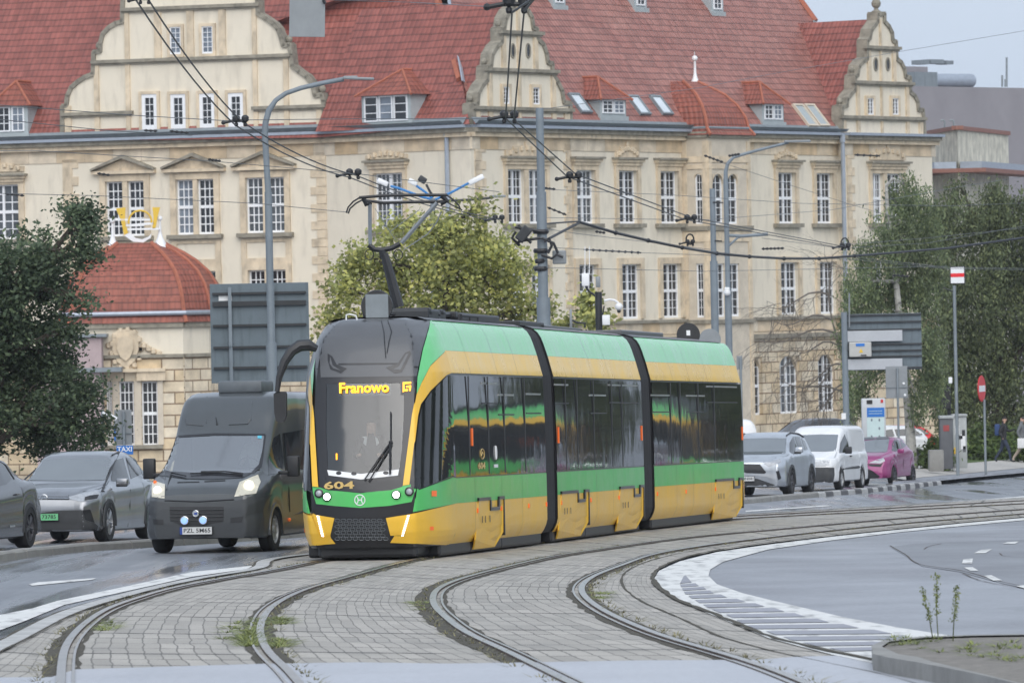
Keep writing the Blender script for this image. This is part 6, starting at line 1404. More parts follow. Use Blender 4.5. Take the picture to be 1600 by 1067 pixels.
ay = Car('parked_car', 'magenta hatchback with black roof line, last of the cars parked along the kerb', 'car', 10.42, 172.3, 18, asp, M['magenta']); ay.cv = QC; ay.wheels(.285, .18, .81, 'rim_dark', 5)
P_(ay, 'windscreen', [(1040, 262), (1160, 250), (1278, 246), (1262, 340), (1250, 352), (1160, 356), (1040, 354)], 'windglass'); P_(ay, 'roof_band', [(1040, 234), (1160, 226), (1285, 226), (1279, 244), (1160, 248), (1040, 254)], 'tblack', .006)
P_(ay, 'side_window', [(1298, 340), (1300, 285), (1322, 240), (1352, 234), (1376, 328), (1330, 348)], 'sideglass', mir=True); P_(ay, 'side_window', [(1362, 240), (1400, 262), (1416, 302), (1382, 322)], 'sideglass', mir=True)
P_(ay, 'headlight', [(1108, 444), (1175, 415), (1232, 400), (1242, 428), (1200, 448)], 'lens', .008); P_(ay, 'upper_grille', [(1092, 452), (1200, 454), (1228, 440), (1205, 476), (1120, 470)], 'black', .008); P_(ay, 'lower_grille', [(1090, 486), (1140, 510), (1200, 556), (1238, 580), (1092, 584)], 'black', .008)
ay.box('mirror', (.9, 1.12, 1.02), (.2, .1, .13), 'magenta', .04, True); ay.line('door_gap', [(1376, 328), (1400, 400), (1395, 500), (1370, 570)], .006, 'black', QC, .0, True)
M['pillar'] = M['tblack']
# ================================================================== PAVILION IN FRONT OF THE BUILDING
def plan2(px, Z, y=600): q = P(px, y, Z); return (q.x, q.y)
FP = Fac(plan2(112, 263.5), plan2(290, 263.5)); ps = 262.5
pav = thing('pavilion', 'low sandstone pavilion with a domed red tiled roof and yellow horn emblem on top', 'building', FP.W(FP.L / 2, gz(264), 0))
ze = FP.hit(200, 503)[1]; fL = FP.L
def pring(k, z):
    base = [(0, 0), (fL, 0), (fL + 1.15, -1.6), (fL + 1.6, -4.0), (fL + 1.6, -7.5), (-.9, -7.5), (-.85, -3.5), (-.5, -1.4)]
    cu, co = fL / 2 + .35, -3.4
    return [FP.W(cu + (u - cu) * k, z, co + (o - co) * (k if k > .5 else k * .8 + .1)) for u, o in base]
mb = MB(); lv = [(505, 1.045), (490, 1.0), (466, .965), (445, .91), (425, .82), (408, .68), (396, .54), (388, .42), (379, .30)]
rg_ = [pring(k, FP.hit(200, y)[1]) for y, k in lv]; v_ = 0
for a, b in zip(rg_, rg_[1:]):
    dv_ = max((b[0] - a[0]).length, .3)
    for i in range(8):
        j = (i + 1) % 8; L1 = (a[j] - a[i]).length; L2 = (b[j] - b[i]).length; mb.face([a[i], a[j], b[j], b[i]], 0, [(0, v_), (L1, v_), ((L1 + L2) / 2, v_ + dv_), ((L1 - L2) / 2, v_ + dv_)])
    v_ += dv_
mb.face(rg_[-1], 0); mb.face(rg_[0][::-1], 0)
for i in (0, 1, 2, 3, 7): mb.tube([r[i] for r in rg_], .1, 6, 1)
mb.build('roof', [M['tile_bright'], M['ridge']], pav)
mb = MB(); r = pring(1.035, FP.hit(200, 492)[1] + .05); mb.tube([r[k] for k in (6, 7, 0, 1, 2, 3, 4)], .11, 8); mb.build('gutter', M['zinc'], pav, smooth=True)
wr = pring(.965, 0); PF = [Fac((wr[i].x, wr[i].y), (wr[(i + 1) % 8].x, wr[(i + 1) % 8].y)) for i in (7, 0, 1, 2, 3)]
F0 = PF[1]; hp = [rect(F0, 166, 596, 177, 696), rect(F0, 186, 596, 211, 696), rect(F0, 221, 596, 248, 696)]
zst = F0.hit(250, 555)[1]
for i, F in enumerate(PF):
    mb = MB(); wall_holes(mb, F, 0, F.L, zst, ze, [], .3, 0, 0); wall_holes(mb, F, 0, F.L, -8.4, zst, hp if i == 1 else [], .3, .05, 1, 1); mb.build('wall', [M['plaster'], M['rustic']], pav)
    mb = MB(); fbox(mb, F, -.03, F.L + .03, zst - .1, zst + .05, 0, .22); fbox(mb, F, -.03, F.L + .03, ze - .28, ze - .05, 0, .2); mb.build('string_course', M['dark_stone'], pav)
for h in hp: window(F0, h, -.22, pav, nc=3, cas=1, nr=(3, 3), bar=.045)
mb = MB()
for u0, u1 in ((hp[0][1], hp[1][0]), (hp[1][1], hp[2][0])): fbox(mb, F0, u0 + .02, u1 - .02, hp[0][2], hp[0][3], .04, .14)
fbox(mb, F0, hp[2][1], hp[2][1] + .25, hp[0][2], hp[0][3], .05, .14); mb.build('window_surround', M['pale_stone'], pav)
mb = MB(); r = rect(F0, 214, 580, 259, 594); fbox(mb, F0, *r, .05, .3); r = rect(F0, 150, 577, 259, 580); fbox(mb, F0, *r, .05, .4); mb.build('window_hood', M['stone'], pav)
mb = MB(); r = rect(F0, 165, 696, 255, 700); fbox(mb, F0, *r, .05, .3); mb.build('sill', M['dark_stone'], pav)
# carved shield (plain relief)
mb = MB(); sh = [(176, 522), (184, 516), (196, 514), (208, 516), (216, 524), (217, 545), (211, 564), (197, 576), (184, 565), (176, 547)]
mb.prism([F0.hit(x, y) for x, y in sh], .18, lambda a, b, d_: F0.W(a, b, .02 + d_)); sh2 = [(184, 528), (196, 523), (208, 529), (209, 545), (204, 558), (197, 564), (189, 558), (183, 545)]; mb.prism([F0.hit(x, y) for x, y in sh2], .1, lambda a, b, d_: F0.W(a, b, .2 + d_))
for k in range(14):
    t = k / 13 * 2 * math.pi; u, z = F0.hit(197 + 23 * math.cos(t), 545 + 31 * math.sin(t)); mb.ball(F0.W(u, z, .1), .16, n=6)
for x, y in ((225, 540), (232, 545), (240, 549), (248, 552), (170, 540)): u, z = F0.hit(x, y); mb.ball(F0.W(u, z, .05), .17, n=6)
mb.build('carved_shield', M['stone'], pav)
M['pink'] = pm('pinkish_render', (.42, .33, .33), .9, var=.06)
mb = MB(); a = F0.hit(60, 600)[0]; b = F0.hit(166, 600)[0]; fbox(mb, F0, a, b - .1, -8.4, F0.hit(120, 528)[1], .06, 1.3); an = mb.build('annex', M['pink'], pav)
mb = MB(); z = F0.hit(120, 527)[1]; fbox(mb, F0, a, b + .15, z, z + .14, .05, 1.5); z = F0.hit(120, 578)[1]; fbox(mb, F0, a, b + .8, z - .1, z + .1, .06, 1.6); mb.build('annex_roof', M['zinc_dark'], an)
# emblem on the ridge: two yellow horns, ring, white ribbons; ball finials
et = rg_[-1]; Ye = (et[0].y + et[1].y) / 2 + .3
M['emb_y'] = pm('yellow_paint', (.72, .47, .04), .45, var=.05)
def flat(nm, pts, mat, t=.12, par=pav):
    mb = MB(); mb.prism(pts, t, lambda x, y, d_: P(x, y, Ye) + Vector((0, d_, 0))); return mb.build(nm, M[mat], par)
em = flat('horn_emblem', [(181, 326), (196, 324), (195, 345), (200, 364), (194, 367), (189, 345)], 'emb_y')
flat('horn', [(238, 324), (250, 324), (246, 340), (243, 357), (238, 357), (240, 340)], 'emb_y', par=em)
mb = MB(); mb.tube([P(219 + 18 * math.cos(t), 347 + 18 * math.sin(t), Ye) for t in np.linspace(-math.pi * 1.05, .05, 14)], .05, 6); mb.build('ring', M['emb_y'], em)
for pl in ([(180, 342), (238, 342), (238, 345), (180, 345)], [(196, 351), (240, 347), (240, 351), (196, 354)], [(199, 357), (250, 356), (250, 359), (199, 360)], [(194, 368), (202, 364), (212, 372), (222, 374), (232, 370), (237, 364), (235, 372), (224, 379), (208, 378)]): flat('ribbon', pl, 'white', par=em)
for x, yb in ((176.5, 392), (250.5, 388)):
    q = P(x, yb, Ye + .2); h = F_PX / Ye; mb = MB(); mb.lathe([(.34, 0), (.26, .25), (.13, .5), (.07, .75), (.055, 1.25), (.06, 1.27)], q, n=10); mb.ball(q + Vector((0, 0, 1.38)), .13, n=12); mb.build('finial', M['white'], pav, smooth=True)
# ================================================================== BUILDINGS AT THE RIGHT EDGE
M['beige_clad'] = block_mat('beige_cladding', (.6, .56, .46), (.64, .6, .49), .8, 30, (.36, .33, .27), .02, 0); M['mauve'] = pm('grey_mauve_wall', (.26, .245, .26), .9, var=.08, vs=.5)
def block(name, label, c0, c1, c2, ytop, mats, depth=14, trim=None, base=-9.6):
    F1, F2 = Fac(plan2(*c0, 250), plan2(*c1, 250)), Fac(plan2(*c1, 250), plan2(*c2, 250)); b = thing(name, label, 'building', F1.W(F1.L, base, 0)); z = F1.hit(c1[0], ytop, 0)[1]
    mb = MB(); wall_holes(mb, F1, 0, F1.L, base, z, [], 0); wall_holes(mb, F2, 0, F2.L, base, z, [], 0)
    p0, p1, p2 = F1.W(0, z, 0), F1.W(F1.L, z, 0), F2.W(F2.L, z, 0); p3 = p2 + (p0 - p1); mb.face([p0, p1, p2, p3]); q = lambda p: Vector((p.x, p.y, base)); mb.face([q(p2), q(p3), p3, p2]); mb.face([q(p3), q(p0), p0, p3]); mb.build('wall', mats, b)
    if trim:
        mb = MB(); fbox(mb, F1, -.05, F1.L + .1, z, z + .22, -.3, .12); fbox(mb, F2, -.1, F2.L + .1, z, z + .22, -.3, .12); mb.build('parapet', trim, b)
    return b, F1, F2, z
M['coping_red'] = pm('red_brown_coping', (.26, .12, .09), .7, var=.1)
b1, F1, F2, z1 = block('beige_annex', 'beige panel-clad block with red-brown coping between the gabled building and the trees', (1430, 322), (1497, 309), (1576, 322), 203, M['beige_clad'], trim=M['coping_red'])
mb = MB(); z = F1.hit(1480, 272)[1]; fbox(mb, F1, -2, F1.L, z, z + .22, 0, 1.5, 0); fbox(mb, F2, 0, F2.L + 6, z, z + .22, 0, 1.5, 0); mb.build('ledge', M['coping_red'], b1)
mb = MB(); z += .22; fbox(mb, F1, -2, F1.L, z, z + .35, .1, 1.3, 0); fbox(mb, F2, 0, F2.L + 6, z, z + .35, .1, 1.3); mb.build('skylight_strip', M['zinc'], b1)
mb = MB()
for x in (1476, 1490):
    mb.tube([P(x, 200, 316), P(x, 190, 316), P(x - 2, 188, 316), P(x - 6, 189, 316)], .06, 6)
mb.build('vent_pipe', M['galv'], b1)
b2, G1, G2, z2 = block('grey_block', 'large windowless grey-mauve building with rooftop ducts at the right edge', (1395, 425), (1420, 415), (1720, 430), 134, M['mauve'], base=-10)
mb = MB(); a = G2.hit(1412, 110)[0]; b = G2.hit(1498, 110)[0]; fbox(mb, G2, a - .1, b, z2, G2.hit(1450, 101)[1], -8, -3); mb.build('plant_room', M['mauve'], b2)
mb = MB(); r = rect(G2, 1421, 113, 1457, 139, -1); fbox(mb, G2, r[0], r[1], z2, r[3], -2.5, -.5); mb.build('duct_box', M['galv'], b2)
mb = MB(); ra_ = G2.hit(1460, 126, -1); rb_ = G2.hit(1524, 126, -1); mb.tube([G2.W(ra_[0], ra_[1], -1.4), G2.W(rb_[0], rb_[1], -1.4)], .5, 16); mb.tube([G2.W(rb_[0] - .1, rb_[1], -1.4), G2.W(rb_[0] + .02, rb_[1], -1.4)], .42, 16, 1); mb.build('round_duct', [M['zinc'], M['black']], b2, smooth=True)
mb = MB()
for x0, x1, y0, y1 in ((1440, 1452, 94, 101), (1455, 1475, 93, 100), (1478, 1490, 95, 101)): r = rect(G2, x0, y0, x1, y1, -4); fbox(mb, G2, *r, -5, -4)
mb.build('air_handler', M['zinc_dark'], b2)
mb = MB()
for x, y in ((1566, 118), (1571, 124), (1573, 90)): mb.tube([P(x, 136, 425), P(x, y, 425)], .08, 5)
mb.build('antenna', M['zinc_dark'], b2)
# ================================================================== TREES
def leaf_mat(name, c, v=.35, hue=.02, tr=.25):
    m = bpy.data.materials.new(name); m.use_nodes = True; nt = m.node_tree; b = nt.nodes['Principled BSDF']; L = nt.links.new
    g_ = nn(nt, 'ShaderNodeNewGeometry'); cr = nn(nt, 'ShaderNodeValToRGB'); e = cr.color_ramp.elements
    e[0].color = (c[0] * (1 - v), c[1] * (1 - v), c[2] * (1 - v), 1); e[1].color = (c[0] * (1 + v * 1.5), c[1] * (1 + v * 1.1), c[2] * (1 + v * .6), 1)
    k = e.new(.5); k.color = (*c, 1); L(g_.outputs['Random Per Island'], cr.inputs[0])
    tc = nn(nt, 'ShaderNodeTexCoord'); n1 = nn(nt, 'ShaderNodeTexNoise'); n1.inputs['Scale'].default_value = .9; n1.inputs['Detail'].default_value = 3; L(tc.outputs['Object'], n1.inputs['Vector'])
    r = nn(nt, 'ShaderNodeMapRange'); r.inputs[1].default_value = .35; r.inputs[2].default_value = .65; r.inputs[3].default_value = .7; r.inputs[4].default_value = 1.3; L(n1.outputs[0], r.inputs[0])
    mm = nn(nt, 'ShaderNodeMix', data_type='RGBA', blend_type='MULTIPLY'); mm.inputs[0].default_value = 1; L(cr.outputs[0], mm.inputs[6]); L(r.outputs[0], mm.inputs[7]); L(mm.outputs[2], b.inputs['Base Color'])
    b.inputs['Roughness'].default_value = .55; b.inputs['Specular IOR Level'].default_value = .3
    t = nn(nt, 'ShaderNodeBsdfTranslucent'); L(mm.outputs[2], t.inputs[0]); mx = nn(nt, 'ShaderNodeMixShader'); mx.inputs[0].default_value = tr
    L(b.outputs[0], mx.inputs[1]); L(t.outputs[0], mx.inputs[2]); L(mx.outputs[0], nt.nodes['Material Output'].inputs[0]); return m
M['leaf_dark'] = leaf_mat('dark_leaves', (.09, .13, .08), .45, tr=.35); M['leaf_lime'] = leaf_mat('yellow_green_leaves', (.4, .43, .17), .5, tr=.45); M['leaf_birch'] = leaf_mat('birch_leaves', (.185, .235, .13), .4, tr=.4); M['leaf_far'] = leaf_mat('far_dark_leaves', (.145, .18, .095), .4, tr=.35); M['leaf_shrub'] = leaf_mat('shrub_leaves', (.1, .15, .05), .4)
M['bark'] = pm('bark', (.06, .05, .04), .9, var=.3, vs=5, bump=.6, bs=12); M['birch'] = pm('birch_bark', (.42, .41, .38), .8, var=.2, vs=5, stain=(.03, .03, .03), stain_amt=1, stain_s=(1.2, 1.2, 2.6))
rng = np.random.default_rng(5)
def leaves(name, centers, n, spread, size, mat, parent, droop=0, aspect=1.7, origin=None):
    C_ = np.array([list(c) for c in centers]); idx = rng.integers(0, len(C_), n); pos = C_[idx] + rng.normal(size=(n, 3)) * np.array(spread)
    if droop: pos[:, 2] -= rng.random(n) ** 1.3 * droop
    d = rng.normal(size=(n, 3)); d[:, 2] = d[:, 2] * .6 - (.35 + (1.2 if droop else 0)); d /= np.linalg.norm(d, axis=1)[:, None]
    e = np.cross(d, rng.normal(size=(n, 3))); e /= np.linalg.norm(e, axis=1)[:, None]
    s_ = size * rng.uniform(.6, 1.35, n)[:, None]; a = pos - d * s_ * aspect / 2; b = pos + d * s_ * aspect / 2; l_ = pos - e * s_ / 2; r_ = pos + e * s_ / 2
    V = np.stack([a, r_, b, l_], 1).reshape(-1, 3); inv = MW[parent.name].inverted(); off = np.array(inv.translation); V = V + off
    me = bpy.data.meshes.new(name); me.vertices.add(4 * n); me.vertices.foreach_set('co', V.astype('f').ravel()); me.loops.add(4 * n); me.loops.foreach_set('vertex_index', np.arange(4 * n, dtype='i')); me.polygons.add(n); me.polygons.foreach_set('loop_start', np.arange(0, 4 * n, 4, dtype='i')); me.update(calc_edges=True); me.materials.append(M[mat])
    o = bpy.data.objects.new(name, me); scn.collection.objects.link(o); o.parent = parent; MW[o.name] = MW[parent.name]; return o
def tree(name, label, cat, base, trunk, r0, blobs, nleaf, lsize, mat, bark='bark', clumps=120, csp=.3, droop=0, dens=None, limbs=True, group=None, aspect=1.7):
    t = thing(name, label, cat, base, group); mb = MB(); tp = [Vector(q) for q in trunk]
    if tp:
        n = len(tp); mb.tube(tp, [r0 * (1 - .75 * i / (n - 1)) for i in range(n)], 9)
    cs = []
    wts = np.array([b[1][0] * b[1][2] for b in blobs]); wts = wts / wts.sum()
    for (c, r), w_ in zip(blobs, wts):
        c = Vector(c); k = max(3, int(clumps * w_))
        for _ in range(k):
            d = Vector(rng.normal(size=3)).normalized(); q = rng.random() ** .42; cs.append(c + Vector((d.x * r[0] * q, d.y * r[1] * q, d.z * r[2] * q)))
        if limbs and tp:
            a = min(tp[len(tp) // 3:], key=lambda p: (p - c).length + max(0, p.z - c.z) * 3); m_ = (a + c) / 2 + Vector((rng.normal() * .15, 0, rng.random() * .3)); mb.tube([a, m_, c], [r0 * .4, r0 * .25, r0 * .1], 6)
            for _ in range(5):
                e = cs[-1 - int(rng.integers(0, k))]; mb.tube([m_.lerp(c, rng.random()), (m_ + e) / 2 + Vector((0, 0, .1)), e], [r0 * .14, r0 * .08, r0 * .03], 5)
    if mb.f: mb.build('trunk', M[bark], t, smooth=True)
    leaves('crown', cs, nleaf, (csp, csp, csp * .8), lsize, mat, t, droop, aspect); return t
def PB(lst, Z, zr=1.0): # blobs from photo positions: (px, py, rx px, ry px)
    s_ = F_PX / Z; return [(P(x, y, Z + rng.normal() * .5), (rx / s_, max(rx, ry) / s_ * zr, ry / s_)) for x, y, rx, ry in lst]
Zt = 118
tree('leafy_tree', 'dark green leafy tree at the left edge behind the parked grey cars', 'tree', gp(-30, Zt), [gp(-30, Zt), P(-20, 700, Zt), P(0, 560, Zt), P(30, 470, Zt), P(60, 420, Zt)], .22,
     PB([(-60, 470, 90, 120), (20, 430, 60, 62), (-20, 540, 90, 70), (60, 470, 50, 55), (80, 430, 34, 38), (120, 345, 34, 32), (138, 388, 26, 18), (108, 400, 26, 26), (128, 330, 24, 18), (60, 560, 70, 55), (40, 630, 80, 60), (110, 620, 52, 60), (140, 665, 30, 26), (75, 680, 70, 36), (-50, 660, 80, 70), (120, 470, 26, 22), (60, 380, 26, 22), (95, 520, 36, 20)], Zt), 50000, .06, 'leaf_dark', clumps=330, csp=.18)
Zt = 158
tree('maple_tree', 'yellow-green broad-leaved tree behind the tram roof and pantograph', 'tree', gp(690, Zt), [gp(690, Zt), P(688, 620, Zt), P(690, 520, Zt), P(700, 440, Zt), P(705, 380, Zt)], .2,
     PB([(700, 400, 95, 62), (640, 360, 60, 32), (740, 375, 60, 50), (790, 430, 55, 50), (600, 430, 62, 42), (560, 405, 32, 24), (545, 450, 34, 28), (570, 500, 56, 40), (680, 480, 100, 50), (800, 500, 60, 40), (620, 540, 90, 40), (740, 545, 90, 40), (745, 330, 18, 12), (520, 520, 26, 40), (850, 480, 22, 24)], Zt, .8), 22000, .1, 'leaf_lime', clumps=240, csp=.26, aspect=1.4)
tree('roadside_bush', 'small yellow-green bush beside the camera mast behind the tram', 'bush', gp(925, 150), [gp(925, 150), P(925, 540, 150), P(922, 470, 150)], .05, PB([(915, 490, 12, 16), (925, 468, 11, 20), (930, 505, 16, 12), (880, 505, 12, 8), (945, 500, 9, 12)], 150, .7), 650, .12, 'leaf_lime', clumps=60, csp=.15, aspect=1.4)
Zt = 196
tree('birch_tree', 'drooping birch with white bark in front of the right gable', 'tree', gp(1427, Zt), [gp(1427, Zt), P(1420, 640, Zt), P(1412, 560, Zt), P(1400, 440, Zt), P(1388, 350, Zt), P(1385, 290, Zt)], .19,
     PB([(1405, 300, 26, 32), (1420, 290, 24, 30), (1390, 360, 48, 44), (1350, 390, 34, 22), (1440, 330, 36, 50), (1440, 420, 50, 60), (1380, 440, 60, 42), (1345, 450, 36, 40), (1400, 520, 80, 46), (1335, 520, 24, 60), (1330, 590, 12, 40), (1450, 560, 30, 60), (1430, 620, 12, 40), (1345, 610, 22, 30)], Zt, .6), 40000, .05, 'leaf_birch', 'birch', clumps=420, csp=.13, droop=1.0, aspect=2.6)
Zt = 232
tree('willow_tree', 'dark weeping tree filling the right edge behind the no entry sign', 'tree', gp(1560, Zt), [gp(1560, Zt), P(1560, 600, Zt), P(1550, 480, Zt), P(1545, 380, Zt)], .35,
     PB([(1520, 330, 60, 50), (1580, 320, 50, 42), (1470, 360, 36, 50), (1540, 420, 90, 60), (1480, 480, 46, 70), (1560, 520, 80, 70), (1500, 580, 60, 60), (1590, 600, 60, 60), (1610, 420, 50, 80), (1520, 640, 60, 30), (1590, 660, 50, 30), (1640, 520, 50, 90), (1500, 290, 12, 18), (1560, 285, 14, 16)], Zt, .8), 75000, .066, 'leaf_far', clumps=460, csp=.22, droop=1.1, aspect=2.4)
for x, y, rx, ry, Z, lb in ((1465, 712, 20, 22, 196, 'low grey-green shrub beside the concrete block and magenta car'), (1545, 690, 45, 26, 224, 'long green shrub behind the pedestrian in dark clothes'), (1500, 690, 30, 20, 236, 'green shrub behind the grey utility cabinets'), (1610, 690, 34, 30, 226, 'green shrub at the right edge behind the second pedestrian')):
    tree('shrub', lb, 'shrub', gp(x, Z), [], .05, PB([(x, y, rx, ry), (x - rx * .4, y + ry * .4, rx * .6, ry * .6), (x + rx * .4, y + ry * .3, rx * .6, ry * .6)], Z, .6), 2600, .11, 'leaf_shrub', clumps=80, csp=.16, limbs=False)
# bare thin twigs left of the birch
tw_ = thing('bare_tree', 'nearly leafless thin-twigged tree in front of the arched windows', 'tree', gp(1340, 200)); mb = MB()
def twig(p, d, r, L_, k):
    pts = [p]; q = p
    for i in range(4): d = (d + Vector(rng.normal(size=3)) * .22).normalized(); q = q + d * L_ / 4; pts.append(q)
    mb.tube(pts, [r * (1 - .15 * i) for i in range(5)], 4, caps=False)
    if k > 0:
        for i in range(4 if k > 1 else 5):
            twig(pts[1 + i % 4], (d + Vector((rng.normal() * .7, rng.normal() * .4, -.45 + rng.normal() * .35))).normalized(), r * .5, L_ * .55, k - 1)
mb.tube([gp(1345, 200), P(1338, 680, 200), P(1330, 630, 200), P(1316, 560, 200), P(1300, 500, 200), P(1290, 440, 200)], [.09, .08, .06, .045, .03, .02], 7)
for a, b in (((1330, 622), (1215, 588)), ((1300, 500), (1210, 500)), ((1305, 520), (1190, 530)), ((1310, 540), (1240, 545)), ((1295, 460), (1200, 478)), ((1318, 570), (1250, 600)), ((1295, 470), (1300, 400)), ((1325, 600), (1270, 640))):
    p, q = P(*a, 200), P(*b, 200); L_ = (q - p).length; d = (q - p).normalized(); pts = [p.lerp(q, t) + Vector((0, 0, .18 * math.sin(t * 6))) for t in np.linspace(0, 1, 7)]; mb.tube(pts, [.04 * (1 - .7 * t) for t in np.linspace(0, 1, 7)], 5)
    for t in np.linspace(.15, 1, 9): twig(p.lerp(q, t), (d * .5 + Vector((rng.normal() * .5, 0, -.6 + rng.normal() * .6))).normalized(), .012, 1.2, 2)
mb.build('twigs', pm('grey_twig_bark', (.17, .15, .13), .9, var=.3, vs=5), tw_)
# ================================================================== STREET FURNITURE
M['signback'] = pm('sign_back_blue_grey', (.125, .16, .185), .55, .1, var=.08, stain=(.06, .08, .09), stain_amt=.6, stain_s=(3, 3, .35)); M['signgrey'] = pm('sign_back_grey', (.24, .26, .275), .5, .2, var=.1); M['sign_blue'] = pm('sign_blue', (.02, .17, .55), .4, var=.03); M['lamp_blue_arm'] = pm('blue_arm', (.03, .2, .5), .45, var=.05)
def pole(mb, px, Z, ytop, secs, dz=0, m=0): # secs: (y_from, radius) list from top down, ends at ground; px at ytop
    b = gp(px, Z, dz); top = P(px, ytop, Z); x, y = top.x, top.y
    for i, (yy, r) in enumerate(secs):
        z0 = P(px, yy, Z).z if i else top.z; z1 = P(px, secs[i + 1][0], Z).z if i + 1 < len(secs) else gz(Z) + dz - .02
        mb.tube([(x, y, z0), (x, y, z1)], r, 12, m)
    return Vector((x, y, gz(Z) + dz))
def tube_px(mb, pts, Z, r, n=8, m=0): mb.tube([P(a, b, Z) for a, b in pts], r, n, m)
# lamp post in front of the van
Z = 118; base = Vector((P(417, 200, Z).x, Z, gz(Z))); t = thing('street_lamp', 'grey curved-arm street lamp rising behind the van and the large sign', 'street lamp', base, 'street lamps')
mb = MB(); x = base.x; mb.tube([(x, Z, gz(Z)), (x, Z, P(417, 536, Z).z)], .11, 12); mb.tube([(x, Z, P(417, 536, Z).z), (x, Z, P(417, 300, Z).z)], .075, 12); mb.build('post', M['pole_blue'], t, smooth=True)
mb = MB(); mb.tube([(x, Z, P(417, 302, Z).z)] + [P(a, b, Z) for a, b in ((414, 210), (415, 192), (420, 173), (431, 157), (447, 146), (470, 138), (500, 131), (537, 124))], [.065] * 4 + [.05] * 5, 10); mb.build('arm', M['pole_blue'], t, smooth=True)
mb = MB(); q = P(560, 123, Z); mb.bbox((0, 0, 0), (.64, .22, .05), .02, Matrix.Translation(q) @ Matrix.Rotation(.05, 4, 'Y')); mb.bbox((-.16, 0, .03), (.28, .16, .05), .02, Matrix.Translation(q)); mb.build('lamp_head', M['signgrey'], t, smooth=True)
# far lamp post with a second short arm
Z = 176; base = Vector((P(1134, 280, Z).x, Z, gz(Z))); t = thing('street_lamp', 'distant grey street lamp with a second short arm beside the oriel', 'street lamp', base, 'street lamps'); x = base.x
mb = MB(); mb.tube([(x, Z, gz(Z)), (x, Z, P(1134, 450, Z).z)], .11, 10); mb.tube([(x, Z, P(1134, 450, Z).z), (x, Z, P(1134, 280, Z).z)], .08, 10); mb.build('post', M['pole_blue'], t, smooth=True)
mb = MB(); mb.tube([(x, Z, P(1134, 282, Z).z)] + [P(a, b, Z) for a, b in ((1134, 268), (1137, 256), (1146, 246), (1180, 236), (1232, 223))], [.07, .06, .055, .05, .045, .04], 8); mb.build('arm', M['pole_blue'], t, smooth=True)
mb = MB(); tube_px(mb, [(1137, 368), (1160, 369), (1200, 366)], Z, .05); tube_px(mb, [(1138, 385), (1152, 372), (1160, 369)], Z, .035); mb.build('side_arm', M['pole_blue'], t, smooth=True)
mb = MB(); mb.bbox((0, 0, 0), (.8, .25, .07), .03, Matrix.Translation(P(1246, 221, Z))); mb.build('lamp_head', M['signgrey'], t)
mb = MB(); mb.ball(P(1136, 457, Z - .15), .11); mb.bbox((0, 0, 0), (.16, .16, .16), .03, Matrix.Translation(P(1136, 453, Z - .15))); mb.build('camera', M['white'], t)
# traction poles
Z = 126; t = thing('traction_pole', 'thick blue-grey traction pole with stepped sleeves behind the middle of the tram', 'pole', Vector((P(843, 300, Z).x, Z, gz(Z))), 'traction poles'); mb = MB(); pole(mb, 843, Z, 169, [(169, .085), (300, .11), (465, .15)]); mb.build('shaft', M['pole_blue'], t, smooth=True)
mb = MB(); 
for y, r in ((362, .16), (392, .15), (408, .12), (420, .14)): mb.lathe([(r, -.05), (r + .02, 0), (r, .05)], P(845, y, Z), n=12)
for pts in ([(845, 362), (825, 358), (805, 355)], [(845, 372), (818, 376), (805, 380)], [(846, 372), (865, 380), (872, 396)], [(846, 398), (862, 404), (870, 398), (880, 402)], [(810, 352), (822, 372), (830, 380)], [(850, 378), (858, 372), (862, 384), (856, 396)], [(806, 362), (800, 372), (812, 384)]): tube_px(mb, pts, Z - .2, .035, 6)
mb.build('bracket', M['black'], t); mb = MB(); mb.bbox((0, 0, 0), (.22, .2, .36), .03, Matrix.Translation(P(818, 366, Z - .3)) @ Matrix.Rotation(.7, 4, 'Y')); mb.build('equipment_box', M['dark_metal'], t); mb = MB(); mb.bbox((0, 0, 0), (.3, .12, .3), .03, Matrix.Translation(P(874, 402, Z))); mb.build('equipment_box', M['signgrey'], t)
Z = 172; t = thing('traction_pole', 'grey traction pole with a flat top in front of the oriel', 'pole', Vector((P(1114, 400, Z).x, Z, gz(Z))), 'traction poles'); mb = MB(); pole(mb, 1113, Z, 295, [(295, .085), (408, .115)]); mb.build('shaft', M['pole_blue'], t, smooth=True)
mb = MB(); tube_px(mb, [(1114, 316), (1120, 317), (1130, 317)], Z - .1, .02, 5); tube_px(mb, [(1117, 376), (1128, 377)], Z - .1, .02, 5); mb.build('clamp', M['black'], t)
# big sign seen from behind, left
Z = 122; c = P(406, 520, Z); t = thing('road_sign', 'large blue-grey road sign seen from behind, above the van', 'road sign', gp(406, Z), 'road signs seen from behind'); s_ = F_PX / Z
mb = MB(); mb.bbox((0, .06, 0), (2.09, .03, 2.1), .01, Matrix.Translation(c)); bd = mb.build('panel', M['signback'], t)
for yy in (458, 474, 508, 542, 574): mb = MB(); q = P(406, yy, Z); mb.box((c.x, c.y - .0, q.z), (1.98, .07, .05 if yy != 474 else .1)); mb.build('rib', M['dark_metal'], t)
for xx in (-.62, .29): mb = MB(); mb.box((c.x + xx, c.y - .06, c.z + .35), (.07, .04, 1.25)); mb.build('rail', M['pole_blue'], t); mb = MB(); mb.tube([(c.x + xx, Z, gz(Z)), (c.x + xx, Z, c.z - .2)], .05, 8); mb.build('leg', M['pole_blue'], t)
mb = MB(); mb.box((c.x - .72, c.y + .035, P(350, 466, Z).z), (.28, .01, .11)); mb.build('sticker', M['white'], t)
